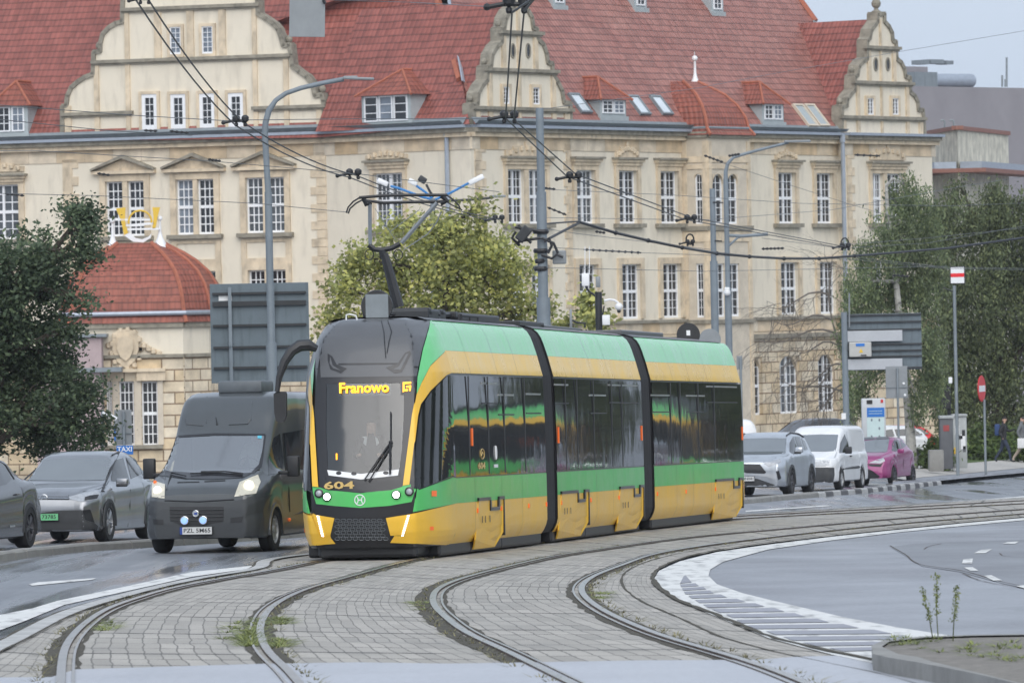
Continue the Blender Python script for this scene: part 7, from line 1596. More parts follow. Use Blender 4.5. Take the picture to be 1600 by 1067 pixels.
# sign with light panels, right
Z = 186; s_ = F_PX / Z; t = thing('road_sign', 'dark sign structure seen from behind with two pale panels and a control box', 'road sign', Vector((P(1321, 500, Z).x, Z, gz(Z))), 'road signs seen from behind')
mb = MB(); pole(mb, 1319, Z, 488, [(488, .1)]); mb.build('post', M['pole_blue'], t, smooth=True); c = P(1380, 534, Z); mb = MB(); mb.bbox((0, .16, 0), (2.5, .05, 1.82), .01, Matrix.Translation(c)); mb.build('panel', M['signback'], t)
for yy in (492, 503, 515, 538, 548, 557, 575): mb = MB(); q = P(1380, yy, Z); mb.box((c.x, c.y + .1, q.z), (2.5, .08, .05)); mb.build('rib', M['dark_metal'], t)
for yy in (525, 569): mb = MB(); q = P(1367, yy, Z); mb.bbox((q.x, q.y, q.z), (1.78, .05, .35), .01); mb.build('pale_panel', pm('pale_aluminium', (.42, .44, .47), .5, .3, var=.06), t)
q = P(1344, 546, Z - .1); mb = MB(); mb.bbox((q.x, q.y, q.z), (.72, .2, .48), .03); bx_ = mb.build('control_box', pm('cabinet_grey', (.45, .45, .43), .5, var=.06), t)
mb = MB(); mb.box((q.x, q.y - .11, q.z + .15), (.28, .01, .09)); mb.build('blue_label', M['sign_blue'], bx_); mb = MB(); mb.add([(q.x - .05, q.y - .11, q.z - .1), (q.x + .09, q.y - .11, q.z - .1), (q.x + .02, q.y - .11, q.z + .04)], [(0, 1, 2)]); mb.build('warning_label', M['emb_y'], bx_); mb = MB(); mb.box((q.x + .1, q.y - .11, q.z - .19), (.18, .01, .04)); mb.build('slot', M['black'], bx_)
mb = MB(); qq = P(1318, 650, Z); mb.box((qq.x, qq.y - .12, qq.z), (.14, .01, .2)); mb.build('sticker', M['white'], t); mb = MB(); tube_px(mb, [(1327, 458), (1327, 512)], Z, .03, 6); mb.build('aerial', M['signgrey'], t)
# smaller backs of signs
def signback(px, x0, x1, y0, y1, Z, label, rib=True, dots=()):
    t = thing('road_sign', label, 'road sign', gp(px, Z), 'road signs seen from behind'); mb = MB(); pole(mb, px, Z, y0 + 3, [(y0 + 3, .035)]); mb.build('post', M['galv'], t, smooth=True)
    c = P((x0 + x1) / 2, (y0 + y1) / 2, Z + .06); s_ = F_PX / Z; mb = MB(); mb.bbox((0, 0, 0), ((x1 - x0) / s_, .02, (y1 - y0) / s_), .008, Matrix.Translation(c)); mb.build('panel', M['signgrey'], t)
    if rib: mb = MB(); q = P((x0 + x1) / 2, y0 + (y1 - y0) * .66, Z + .03); mb.box((q.x, q.y, q.z), ((x1 - x0) / s_ * .96, .03, .03)); mb.build('rib', M['galv'], t)
    for x, y in dots: mb = MB(); mb.ball(P(x, y, Z - .0), .04, sq=(1, .3, 1)); mb.build('bolt_cap', M['white'], t)
    return t
signback(1402, 1384, 1418, 572, 622, 178, 'grey rectangular sign seen from behind beside the white information pillar', dots=((1412, 599), (1414, 617)))
t = signback(193, 179, 206, 640, 695, 128, 'grey sign seen from behind above the small blue TAXI plate'); Z = 128
mb = MB(); q = P(195, 703, Z - .03); mb.bbox((q.x, q.y, q.z), (.37, .02, .2), .006); mb.build('taxi_plate', M['sign_blue'], t); text_mesh('TAXI', .15, M['white'], 'taxi_text', t, facing(Vector((q.x, q.y - .013, q.z + .015)), Vector((1, 0, 0)), Vector((0, 0, 1))), bold=.003)
mb = MB(); q = P(179.5, 677, Z); mb.box((q.x, q.y - .03, q.z), (.035, .03, .36)); mb.build('blue_edge', M['sign_blue'], t)
cam1 = thing('security_camera', 'white tubular security camera on a bracket at the edge of the dark tree', 'camera', P(160, 648, 126)); mb = MB(); tube_px(mb, [(160, 645), (166, 647)], 126, .03); mb.build('bracket', M['white'], cam1); mb = MB(); tube_px(mb, [(166, 646), (182, 655)], 126, .045); mb.build('housing', M['white'], cam1); mb = MB(); tube_px(mb, [(160, 640), (160, 760)], 126.2, .035); mb.build('post', M['galv'], cam1)
signback(1157, 1151, 1160, 556, 577, 150, 'narrow grey sign edge on a post directly behind the tail of the tram', rib=False)
# round backs behind the tram
for x, y, r, Z, mt, lb in ((1075.5, 523, 18, 124, 'black', 'round black sign back with a small white label above the tram roof'), (1109, 531, 17, 128, 'signgrey', 'round grey sign back overlapped by the black one above the tram roof')):
    t = thing('round_sign', lb, 'road sign', gp(x, Z), 'round sign backs above the tram'); mb = MB(); q = P(x, y, Z); Mt = facing(q, Vector((1, 0, 0)), Vector((0, 0, 1))); s_ = F_PX / Z; mb.lathe([(r / s_, -.02), (r / s_ + .006, 0), (r / s_, .012)], (0, 0, 0), Mt, 26); mb.build('disc', M[mt], t)
    mb = MB(); mb.tube([(q.x, q.y + .06, q.z + .1), (q.x, q.y + .06, gz(Z))], .035, 8); mb.build('post', M['galv'], t)
    if mt == 'black': mb = MB(); mb.box((0, .04, .016), (.08, .11, .004), Mt); mb.build('label_plate', M['white'], t)
# hanging grey plate at the top of the picture
Z = 100; hp_ = thing('hanging_sign', 'blank grey square plate hung from the overhead wire at the top of the picture', 'sign', P(480, 30, Z)); c = P(480, 24, Z); mb = MB(); mb.bbox((0, 0, 0), (.62, .02, .76), .006, Matrix.Translation(c) @ Matrix.Rotation(.03, 4, 'Y')); mb.build('plate', M['signgrey'], hp_); mb = MB(); tube_px(mb, [(505, 0), (508, 6)], Z - .05, .03, 6); mb.build('clamp', M['black'], hp_)
# mast with cameras and antennas
Z = 140; t = thing('camera_mast', 'short mast carrying a white dome camera and antenna boxes behind the tram roof', 'mast', gp(936, Z)); mb = MB(); pole(mb, 935, Z, 456, [(456, .085)]); mb.build('post', M['dark_metal'], t, smooth=True)
def bx3(nm, x0, x1, y0, y1, mt, d_=.12): mb = MB(); q = P((x0 + x1) / 2, (y0 + y1) / 2, Z - .15); s_ = F_PX / Z; mb.bbox((q.x, q.y, q.z), ((x1 - x0) / s_, d_, (y1 - y0) / s_), .02); return mb.build(nm, M[mt], t, smooth=True)
bx3('antenna_box', 909, 921, 427, 447, 'white'); bx3('antenna_box', 931, 938, 432, 449, 'signgrey'); bx3('junction_box', 941, 953, 492, 508, 'white'); bx3('antenna_box', 890, 894, 483, 512, 'signgrey')
for pts, r, mt, nm in (([(914, 385), (914, 428)], .012, 'white', 'rod'), ([(921, 385), (921, 428)], .012, 'white', 'rod'), ([(915, 447), (920, 455), (930, 462)], .03, 'black', 'bracket'), ([(944, 470), (952, 468), (960, 469), (966, 473)], .03, 'white', 'camera_arm'), ([(944, 478), (942, 490), (938, 515)], .02, 'black', 'cable'), ([(893, 500), (902, 504), (914, 505), (914, 512)], .03, 'dark_metal', 'bracket')):
    mb = MB(); tube_px(mb, pts, Z - .15, r, 6); mb.build(nm, M[mt], t)
mb = MB(); mb.ball(P(967, 479, Z - .15), .095, n=14); dm = mb.build('dome_camera', M['white'], t, smooth=True); mb = MB(); mb.ball(P(967, 486, Z - .15), .05); mb.build('lens', M['black'], dm)
# lamp cluster with blue arms behind the tree
Z = 205; t = thing('lamp_cluster', 'tall lamp mast with several heads on blue arms above the yellow-green tree', 'lamp', gp(680, Z)); mb = MB(); mb.tube([gp(680, Z), P(676, 310, Z)], .09, 8); mb.build('post', M['pole_blue'], t)
for arm, head, mt in (([(676, 312), (660, 308), (622, 294), (610, 291)], (598, 285, 18, 8, .45), 'white'), ([(676, 310), (664, 300), (650, 290)], (645, 285, 15, 8, .5), 'white'), ([(678, 308), (672, 300), (666, 288)], (660, 281, 13, 10, .6), 'dark_metal'), ([(680, 312), (703, 302), (733, 286)], (744, 281, 26, 8, -.45), 'white'), ([(680, 315), (740, 312), (770, 309)], (779, 307, 22, 4, 0), 'signgrey')):
    mb = MB(); tube_px(mb, arm, Z, .05, 6); a = mb.build('arm', M['lamp_blue_arm' if mt == 'white' else 'dark_metal'], t); s_ = F_PX / Z; mb = MB(); mb.bbox((0, 0, 0), (head[2] / s_, .2, head[3] / s_), .06, Matrix.Translation(P(head[0], head[1], Z)) @ Matrix.Rotation(head[4], 4, 'Y')); mb.build('lamp_head', M[mt], a, smooth=True)
# pole with the white-red-white panel, no entry sign, traffic light
Z = 187; t = thing('signal_pole', 'slim grey pole topped by a square white panel with a red stripe', 'pole', gp(1492, Z, .12)); mb = MB(); pole(mb, 1491, Z, 446, [(446, .055)], .12); mb.build('post', M['galv'], t, smooth=True)
q = P(1496, 430, Z); Mt = facing(q, Vector((1, -.25, 0)), Vector((0, 0, 1))); mb = MB(); mb.bbox((0, 0, -.02), (.5, .58, .03), .01, Matrix.Identity(4) and Mt); bk_ = mb.build('panel_back', M['black'], t)
mb = MB(); mb.box((0, 0, .0), (.44, .52, .01), Mt); mb.build('panel', M['white'], t); mb = MB(); mb.box((0, 0, .008), (.44, .12, .01), Mt); mb.build('red_stripe', pm('signal_red', (.75, .02, .03), .4, var=0), t)
mb = MB(); tube_px(mb, [(1490, 456), (1480, 452), (1474, 449)], Z, .025, 6); mb.build('bracket', M['dark_metal'], t); mb = MB(); q = P(1485, 594, Z); mb.bbox((q.x, q.y, q.z), (.12, .1, .2), .02); mb.build('small_box', M['beige_clad'] if False else M['white'], t)
Z = 188; t = thing('no_entry_sign', 'round red no entry sign with white bar, turned away on a thin pole', 'road sign', gp(1541, Z, .12)); mb = MB(); pole(mb, 1538, Z, 624, [(624, .04)], .12); mb.build('post', M['galv'], t, smooth=True)
q = P(1534, 607, Z - .05); Mt = facing(q, Vector((math.cos(R_(-68)), math.sin(R_(-68)), 0)), Vector((0, 0, 1))); Mt = facing(q, Vector((.36, .93, 0)), Vector((0, 0, 1))); mb = MB(); mb.lathe([(.425, -.02), (.43, 0), (.42, .01)], (0, 0, 0), Mt, 28); mb.build('disc', M['red'], t); mb = MB(); mb.box((0, 0, .014), (.68, .2, .006), Mt); mb.build('white_bar', M['white'], t)
Z = 200; t = thing('traffic_light', 'black traffic light with two hooded lamps left of the slim grey pole', 'traffic light', gp(1483, Z, .2)); mb = MB(); pole(mb, 1482, Z, 600, [(600, .06)], .2); mb.build('post', M['black'], t); mb = MB(); q = P(1479, 622, Z - .1); mb.bbox((q.x, q.y, q.z), (.3, .25, .75), .04); hs_ = mb.build('housing', M['black'], t)
for y in (612, 625): mb = MB(); q = P(1473, y, Z - .1); Mt = facing(q, Vector((.3, -.95, 0)), Vector((0, 0, 1))); mb.lathe([(.11, .0), (.12, .0), (.12, .16), (.11, .16)], (0, 0, 0), Mt @ Matrix.Rotation(math.pi, 4, 'Y'), 14); mb.build('hood', M['black'], hs_)
# information pillar
Z = 192; t = thing('information_pillar', 'pale information pillar with a blue header and small icons behind the white van', 'pillar', gp(1366, Z)); q = P(1365, 655, Z); mb = MB(); mb.bbox((0, 0, 0), (.8, .25, 2.6), .04, Matrix.Translation(Vector((q.x, q.y, P(1365, 622, Z).z - 1.3)))); mb.build('body', pm('pillar_grey', (.5, .52, .54), .4, .2, var=.05), t, smooth=True)
def pq(nm, x0, x1, y0, y1, mt): mb = MB(); a = P(x0, y0, Z - .14); b = P(x1, y1, Z - .14); mb.box(((a.x + b.x) / 2, a.y, (a.z + b.z) / 2), (b.x - a.x, .01, a.z - b.z)); return mb.build(nm, M[mt], t)
M['screen'] = pm('pale_screen', (.55, .68, .68), .3, var=.05); pq('screen', 1354.5, 1382, 652, 684, 'screen'); pq('header', 1354.5, 1382, 637, 651, 'sign_blue'); pq('display', 1354, 1363, 625, 631, 'black'); pq('emblem', 1376, 1380, 624, 629, 'red')
for x, y in ((1362, 656), (1374, 656), (1374, 669), (1362, 682), (1374, 682)): mb = MB(); mb.ball(P(x, y, Z - .15), .05, sq=(.6, .2, 1)); mb.build('icon', M['pole_blue'], t)
for y in (642, 646): mb = MB(); q = P(1368, y, Z - .15); mb.box((q.x, q.y, q.z), (.45, .004, .015)); mb.build('text_line', M['screen'], t)
# cabinets and concrete block
def cab(name, label, x0, x1, y0, y1, Z, mat, dz, cat='cabinet', d_=.5, yaw=0, top=None):
    s_ = F_PX / Z; t = thing(name, label, cat, gp((x0 + x1) / 2, Z, dz)); q = P((x0 + x1) / 2, (y0 + y1) / 2, Z); Mt = Matrix.Translation(q) @ Matrix.Rotation(R_(yaw), 4, 'Z'); mb = MB(); mb.bbox((0, d_ / 2, 0), ((x1 - x0) / s_, d_, (y1 - y0) / s_), .03, Mt); mb.build('body', M[mat], t, smooth=True); return t, Mt
M['cabgrey'] = pm('cabinet_dark_grey', (.1, .105, .115), .6, var=.15, vs=4); M['cablight'] = pm('cabinet_light_grey', (.38, .4, .4), .6, var=.12, vs=4)
t, Mt = cab('utility_cabinet', 'dark grey utility cabinet with pale roof left of the slim pole', 1469, 1489, 651, 733, 194, 'cabgrey', .25); mb = MB(); mb.bbox((.02, .25, .87), (.5, .6, .1), .03, Mt); mb.build('roof', M['cablight'], t); mb = MB(); mb.box((0, -.004, .5), (.2, .01, .2), Mt); mb.build('red_sticker', pm('faded_red', (.3, .06, .06), .7, var=.2), t)
t, Mt = cab('utility_cabinet', 'light grey utility cabinet with posters and stickers right of the slim pole', 1489.5, 1511, 649, 731, 196, 'cablight', .25); 
for a, b, w_, h, mt in ((-.1, .4, .14, .3, 'white'), (.12, .3, .1, .2, 'black'), (.1, 0, .16, .5, 'white'), (-.02, .15, .2, .12, 'black'), (.14, -.25, .1, .2, 'cabgrey')): mb = MB(); mb.box((a, -.005, b), (w_, .01, h), Mt); mb.build('poster', M[mt], t)
mb = MB(); mb.bbox((0, .25, .9), (.52, .62, .08), .03, Mt); mb.build('roof', M['cablight'], t); mb = MB(); mb.bbox((-.2, -.1, -.3), (.06, .1, .22), .02, Mt); mb.build('yellow_box', M['emb_y'], t)
t, Mt = cab('concrete_block', 'rough grey concrete block beside the shrub and the utility cabinet', 1452, 1475, 703, 736, 190, 'kerb', .2, 'concrete block', .6)
# ------------------------------------------------------------------ raised pavement on the right
gpv = MB(); fr = [(1395, 752), (1440, 745.5), (1500, 740), (1640, 727)]; bk = [(1395, 728), (1460, 727), (1520, 722.5), (1640, 712)]
A_ = [G(x, y, .13) for x, y in fr]; B_ = [G(x, y, .36) for x, y in bk]; n = len(A_); gpv.add(A_ + B_, [(i, i + 1, i + 1 + n, i + n) for i in range(n - 1)]); tag(gpv.build('upper_pavement', M['pavement']), kind='structure')
gv = MB(); C_ = [Vector((p.x + (30 if i == n - 1 else 0), p.y + 60, gz(p.y) + .36 - 1.0)) for i, p in enumerate(B_)]; gv.add([p + Vector((0, 0, .003)) for p in B_] + C_, [(i, i + 1, i + 1 + n, i + n) for i in range(n - 1)]); tag(gv.build('grass', M['leaf_shrub']), kind='structure')
# ------------------------------------------------------------------ traffic island at the lower right
isl = [(1362, 1017), (1380, 1009), (1440, 1003), (1520, 1000), (1640, 998), (1900, 1000), (1900, 1140), (1640, 1088), (1530, 1062), (1440, 1044), (1390, 1036), (1364, 1030)]
T_ = [G(x, y - 9, .14) for x, y in isl]; Bt = [Vector((p.x, p.y, gz(p.y))) for p in T_]; cen = sum(T_, Vector()) / len(T_)
def inset(p, k): d = (cen - p); d.z = 0; q = p + d.normalized() * k; return Vector((q.x, q.y, gz(q.y) + .14))
In = [inset(p, .22) for p in T_]; n = len(T_); mb = MB(); mb.add(Bt + T_ + In, [(i, (i + 1) % n, (i + 1) % n + n, i + n) for i in range(n)] + [(i + n, (i + 1) % n + n, (i + 1) % n + 2 * n, i + 2 * n) for i in range(n)]); tag(mb.build('island_kerb', M['kerb']), kind='structure')
mb = MB(); bm = bmesh.new(); f = bm.faces.new([bm.verts.new((p.x, p.y, p.z - .015)) for p in In]); bmesh.ops.triangulate(bm, faces=[f]); bm.verts.index_update(); mb.add([v.co for v in bm.verts], [[v.index for v in f.verts] for f in bm.faces]); bm.free(); tag(mb.build('island_paving', M['earth']), kind='structure')
def tuft(mb, p, h, n, sp=.06):
    for _ in range(n):
        a = rng.random() * 6.28; d = Vector((math.cos(a), math.sin(a), 0)) * sp * rng.random(); q = p + d; l_ = h * rng.uniform(.5, 1.2); b = q + d * 1.5 + Vector((0, 0, l_)); w_ = Vector((-math.sin(a), math.cos(a), 0)) * .008
        mb.add([q - w_, q + w_, b], [(0, 1, 2)])
M['weed'] = leaf_mat('weed_green', (.2, .24, .09), .4); M['dryweed'] = leaf_mat('dry_weed', (.2, .19, .11), .3)
mb = MB()
for _ in range(60):
    x = rng.uniform(1385, 1600); y = rng.uniform(1003, 1050); tp_ = G(x, y - 8, .13)
    if y < 1040 - (1600 - x) * .12 + 4: tuft(mb, tp_, rng.uniform(.012, .035), 16, .09)
tag(mb.build('island_weeds', M['weed'], None), kind='stuff')
mb = MB()
for x0, y0, x1, y1, k, hh in ((382, 1012, 396, 985, 26, .07), (396, 984, 408, 966, 12, .05), (345, 968, 385, 1000, 10, .04), (428, 966, 450, 975, 14, .05), (430, 1000, 446, 1012, 14, .05), (150, 985, 175, 965, 10, .04), (650, 960, 668, 940, 10, .03), (930, 925, 950, 935, 10, .03)):
    for _ in range(k): tuft(mb, G(rng.uniform(min(x0, x1), max(x0, x1)), rng.uniform(min(y0, y1), max(y0, y1)), .015), hh * .6, 30, .12)
tag(mb.build('track_weeds', M['weed']), kind='stuff')
mb = MB()
for c, sg in ((cA, 1), (cB, -1), (cC, 1), (cD, -1)):
    for i, p in enumerate(c):
        if 38 < p.y < 125 and rng.random() < .75:
            q = offs(c, sg * -rng.uniform(.07, .16))[i] if False else p + side(c, i) * (-sg * rng.uniform(.07, .17)); q.z = gz(q.y) + .015; tuft(mb, q, .035, 10, .1)
tag(mb.build('rail_moss_tufts', M['dryweed']), kind='stuff')
for k, (pts, lb) in enumerate((([(1458, 1000), (1452, 965), (1441, 918)], 'leftmost of three tall green weeds on the traffic island'), ([(1466, 998), (1463, 950), (1464, 898)], 'tallest of three green weeds on the traffic island, the middle one'), ([(1489, 1002), (1491, 960), (1495, 914)], 'rightmost of three tall green weeds on the traffic island'))):
    Yw = G(pts[0][0], pts[0][1], .13).y; t = thing('weed', lb, 'weed', G(pts[0][0], pts[0][1], .13), 'tall weeds on the island'); mb = MB(); pp = [P(x, y, Yw) for x, y in pts]; pp[0] = G(pts[0][0], pts[0][1], .12); mb.tube(pp, [.005, .004, .002], 5); mb.build('stem', M['weed'], t); cs = [pp[1].lerp(pp[2], f_) if f_ > 0 else pp[0].lerp(pp[1], 1 + f_) for f_ in np.linspace(-.2, 1, 22)]
    leaves('foliage', cs, 150, (.012, .012, .01), .011, 'weed', t, aspect=2.4)
for x, y in ((1145, 1022), (1385, 1000), (1000, 1006), (870, 1010), (1176, 886)): pass
# ------------------------------------------------------------------ pedestrians
def walker(name, label, px, Z, dz, h, mats, matfn, lead, yaw, J=None):
    k = h / 1.75; J = dict(pelvis=(0, 0, .93), waist=(0, .01, 1.1), chest=(0, 0, 1.32), neck=(0, -.01, 1.48), head0=(0, -.03, 1.56), head=(0, -.04, 1.64), top=(0, -.02, 1.71), hipl=(-.09, 0, .9), hipr=(.09, 0, .9), knl=(-.1, -.2, .5), knr=(.1, .1, .5), anl=(-.1, -.26, .09), anr=(.1, .36, .14), tol=(-.1, -.42, .04), tor=(.1, .27, .04), shl=(-.18, 0, 1.4), shr=(.18, 0, 1.4), ell=(-.24, .12, 1.14), elr=(.24, -.14, 1.16), hal=(-.24, .02, .93), har=(.2, -.33, 1.2), fl=(-.24, -.02, .84), fr=(.18, -.38, 1.26), nose=(0, -.13, 1.61))
    B = [('pelvis', 'waist'), ('waist', 'chest'), ('chest', 'neck'), ('neck', 'head0'), ('head0', 'head'), ('head', 'top'), ('pelvis', 'hipl'), ('pelvis', 'hipr'), ('hipl', 'knl'), ('hipr', 'knr'), ('knl', 'anl'), ('knr', 'anr'), ('anl', 'tol'), ('anr', 'tor'), ('chest', 'shl'), ('chest', 'shr'), ('shl', 'ell'), ('shr', 'elr'), ('ell', 'hal'), ('elr', 'har'), ('hal', 'fl'), ('har', 'fr'), ('head0', 'nose')]
    Rr = dict(pelvis=.14, waist=.13, chest=(.17, .13), neck=.06, head0=.07, head=.1, top=.07, hipl=.1, hipr=.1, knl=.07, knr=.07, anl=.045, anr=.045, tol=.04, tor=.04, shl=.075, shr=.075, ell=.055, elr=.055, hal=.04, har=.04, fl=.03, fr=.03, nose=.02)
    J = {a: tuple(v * k for v in b) for a, b in J.items()}; return person(name, label, J, B, {a: (tuple(q * k for q in b) if isinstance(b, tuple) else b * k) for a, b in Rr.items()}, matfn, mats, Matrix.Translation(gp(px, Z, dz)) @ Matrix.Rotation(R_(yaw), 4, 'Z'), 'people walking on the pavement')
def cloth(c): return 4 if c.z < .09 else (1 if c.z < .88 else (3 if c.z > 1.62 or (c.z > 1.5 and c.y > 0) else (0 if c.z > 1.5 or (c.z < .9 and abs(c.x) > .19) else 2)))
p1 = walker('person', 'pedestrian in dark clothes with a blue backpack walking on the right pavement', 1569, 214, .33, 1.74, [M['skin'], M['navy'], M['blackcloth'], M['hair'], M['black']], cloth, 1, 78)
mb = MB(); mb.bbox((0, .22, 1.22), (.3, .2, .42), .08); mb.build('backpack', pm('blue_backpack', (.03, .06, .16), .8, var=.1), p1, world=False, smooth=True)
p2 = walker('person', 'pedestrian at the right edge in grey jacket and beige trousers carrying a white bag', 1597, 212, .33, 1.72, [M['skin'], M['beige'], M['greycloth'], M['hair'], M['black']], cloth, 1, 78)
mb = MB(); q = MW[p2.name] @ Vector((-.27, -.03, .72)); mb.bbox((0, 0, 0), (.12, .3, .36), .05, Matrix.Translation(q) @ Matrix.Rotation(R_(78), 4, 'Z')); tag(mb.build('shopping_bag', M['whitecloth'], None, smooth=True, origin=q), 'white bag held by the pedestrian at the right edge', 'bag')
# ------------------------------------------------------------------ cars far behind
def farcar(name, label, cat, px, Z, yaw, sp, paint, wr=.3, dz=.35):
    p = gp(px, Z, dz); c = Car(name, label, cat, p.x, Z, yaw, dict(sp, dz=dz), paint); c.wheels(wr, .2, sp['wb'][3][1], 'rim_dark', 5); L_ = sp['L']
    for g_ in (1, -1):
        for y0, y1, ya, yb in ((1.3, 2.2, 1.9, 2.15), (2.27, 3.2, 2.22, 2.9)):
            zb = interp(sp['belt'], 2) + .04; mb = MB(); xb = sp['wb'][3][1] - .04; xt = interp(sp['wt'], 2.2) + .012; zt = interp(sp['top'], 2.3) - .14
            mb.add([(g_ * xb, y0, zb), (g_ * xb, y1, zb), (g_ * xt, yb, zt), (g_ * xt, ya, zt)], [(0, 1, 2, 3) if g_ > 0 else (3, 2, 1, 0)]); mb.build('side_window', M['sideglass'], c.t, world=False)
    return c
farcar('parked_car', 'red car seen between the birch trunk and the utility cabinets', 'car', 1322, 226, 86, asp, M['red']); farcar('parked_car', 'white car parked behind the birch trunk', 'car', 1298, 204, 86, asp, M['white_gloss'])
farcar('parked_car', 'black car whose roof shows behind the white van', 'car', 1196, 215, 50, ssp, M['darkpaint'], .33, .5); farcar('parked_van', 'white van whose roof corner shows just right of the tram tail', 'van', 972, 190, 86, dict(csp, top=[(a, b * 1.12) for a, b in csp['top']]), M['white_gloss'], .3, .05)
# ================================================================== OVERHEAD LINE
def wire(label, pts, r=.012, mat='wire', sag=0, grp='overhead wires', n=6, cat='cable'):
    P_ = [P(x, y, Z) for x, y, Z in pts]; out = []
    for a, b in zip(P_, P_[1:]):
        for k in range(8): t = k / 8; q = a.lerp(b, t); out.append(q - Vector((0, 0, sag * 4 * t * (1 - t))))
    out.append(P_[-1]); mb = MB(); mb.tube(out, r, n); return tag(mb.build('overhead_wire', M[mat], None, origin=out[0], smooth=True), label, cat, grp)
wire('left contact wire of the pair falling from the top left towards the pantograph', [(208, -6, 60), (368, 196, 84), (545, 277, 103), (775, 345, 138)], .011, sag=.1)
wire('right contact wire of the pair falling from the top left towards the pantograph', [(228, -6, 60), (379, 191, 84), (556, 274, 103), (782, 343, 138)], .011, sag=.1)
wire('left contact wire of the pair running from the top centre to the middle pole', [(800, 20, 66), (790, 185, 82), (886, 276, 98), (1070, 343, 125), (1316, 388, 160)], .011)
wire('right contact wire of the pair running from the top centre to the middle pole', [(819, 18, 66), (803, 187, 82), (899, 272, 98), (1080, 340, 125), (1322, 386, 160)], .011)
wire('wire rising from the top hanger to the upper right', [(800, 20, 66), (860, -20, 60)], .014); wire('second wire rising from the top hanger to the upper right', [(819, 18, 66), (850, -20, 60)], .014)
wire('thick black feeder cable sagging across the middle of the picture', [(905, 347, 130), (962, 364, 132), (1013, 376, 134), (1066, 387, 136), (1120, 396, 140), (1171, 401, 142), (1225, 404, 145), (1280, 404, 148), (1335, 400, 150), (1480, 388, 158), (1640, 366, 165)], .034)
for x, y, Z in ((962, 364, 132), (1013, 376, 134), (1066, 387, 136), (1120, 396, 140), (1171, 401, 142), (1225, 404, 145), (1280, 404, 148), (1335, 400, 150)):
    mb = MB(); q = P(x, y, Z); mb.ball(q, .055, n=8); tag(mb.build('cable_clamp', M['black'], None, origin=q), 'small black clamp on the thick feeder cable', 'clamp', 'clamps on the feeder cable')
for lb, pts, r in (('bracing wire from the traction pole up to the feeder cable', [(848, 378, 126), (905, 348, 130)], .03), ('short wire from the traction pole to the start of the feeder cable', [(848, 350, 126), (905, 346, 130)], .02)): wire(lb, pts, r)
thin = [('span wire from the pole top past the street lamp to the upper right edge', [(840, 172, 126), (1090, 138, 150), (1200, 117, 160), (1400, 82, 175), (1640, 42, 190)]), ('thin span wire along the top of the red roof', [(500, 0, 100), (640, 4, 105), (765, 11, 84)]), ('thin span wire across the big gable windows', [(-20, 163, 90), (200, 180, 92), (370, 190, 88)]), ('thin span wire below the big gable', [(-20, 185, 90), (165, 204, 92), (300, 212, 94)]), ('thin span wire across the dormer', [(375, 188, 88), (560, 186, 90), (765, 186, 84)]), ('thin span wire under the pedimented windows', [(-20, 236, 100), (60, 236, 100), (330, 252, 102), (560, 272, 104), (780, 300, 110)]), ('long thin wire at window height on the left', [(-20, 302, 110), (150, 306, 112), (400, 318, 115), (545, 332, 118)]), ('thin wire across the upper windows of the right wing', [(850, 296, 126), (1050, 305, 140), (1250, 318, 150), (1480, 322, 170), (1640, 316, 180)]),
        ('thin wire through the oriel windows', [(846, 340, 126), (1100, 344, 140), (1300, 328, 160), (1500, 292, 180), (1640, 270, 190)]), ('long thin wire at the middle height of the right wing', [(846, 386, 126), (1000, 395, 140), (1200, 402, 150), (1330, 405, 160), (1480, 420, 170), (1640, 422, 180)]), ('thin wire dropping along the right facade to the birch', [(1130, 255, 170), (1230, 288, 175), (1330, 320, 180), (1400, 340, 185)]), ('paired thin wire left of the ring hanger', [(1190, 372, 150), (1315, 388, 160), (1450, 380, 170), (1640, 346, 180)]), ('upper thin wire crossing the birch', [(1316, 383, 160), (1450, 372, 170), (1640, 352, 182)]), ('thin wire at the lower storey windows', [(846, 418, 126), (1100, 424, 140), (1480, 416, 170)]), ('thin wire descending behind the white and red panel', [(1335, 402, 150), (1480, 418, 165), (1640, 420, 180)]), ('thin wire from the traction pole to the oriel', [(850, 357, 126), (900, 365, 130), (1110, 390, 150)])]
for lb, pts in thin: wire(lb, pts, .007, 'thin_wire', grp='thin span wires')
# insulated hangers on the contact wires
def hanger(x, y, Z, k, lb, ring=False):
    s_ = F_PX / Z; t = thing('wire_hanger', lb, 'insulator', P(x, y, Z), 'hangers on the contact wires'); mb = MB(); tube_px(mb, [(x - 22 * k, y + 2 * k), (x - 8 * k, y - 1), (x + 12 * k, y - 1)], Z, .028 * k * 90 / s_, 6); mb.build('bar', M['black'], t)
    for dx in (-3, 11): mb = MB(); q = P(x + dx * k, y - 6 * k, Z); u_ = k / s_; mb.lathe([(2 * u_, -14 * u_), (3 * u_, -12 * u_), (3 * u_, -9 * u_), (1.5 * u_, -8 * u_), (5.5 * u_, -5 * u_), (6 * u_, 0), (5 * u_, 2 * u_), (2 * u_, 4 * u_)], q, n=10); mb.build('insulator', M['black'], t)
    mb = MB(); mb.ball(P(x - 23 * k, y + 2 * k, Z), 3.6 * k / s_, n=8); mb.build('end_clamp', M['black'], t)
    if ring: mb = MB(); mb.tube([P(x + 2 + 6 * math.cos(a), y - 6 + 8 * math.sin(a), Z) for a in np.linspace(0, 6.28, 14)], .02, 5); mb.build('ring', M['black'], t)
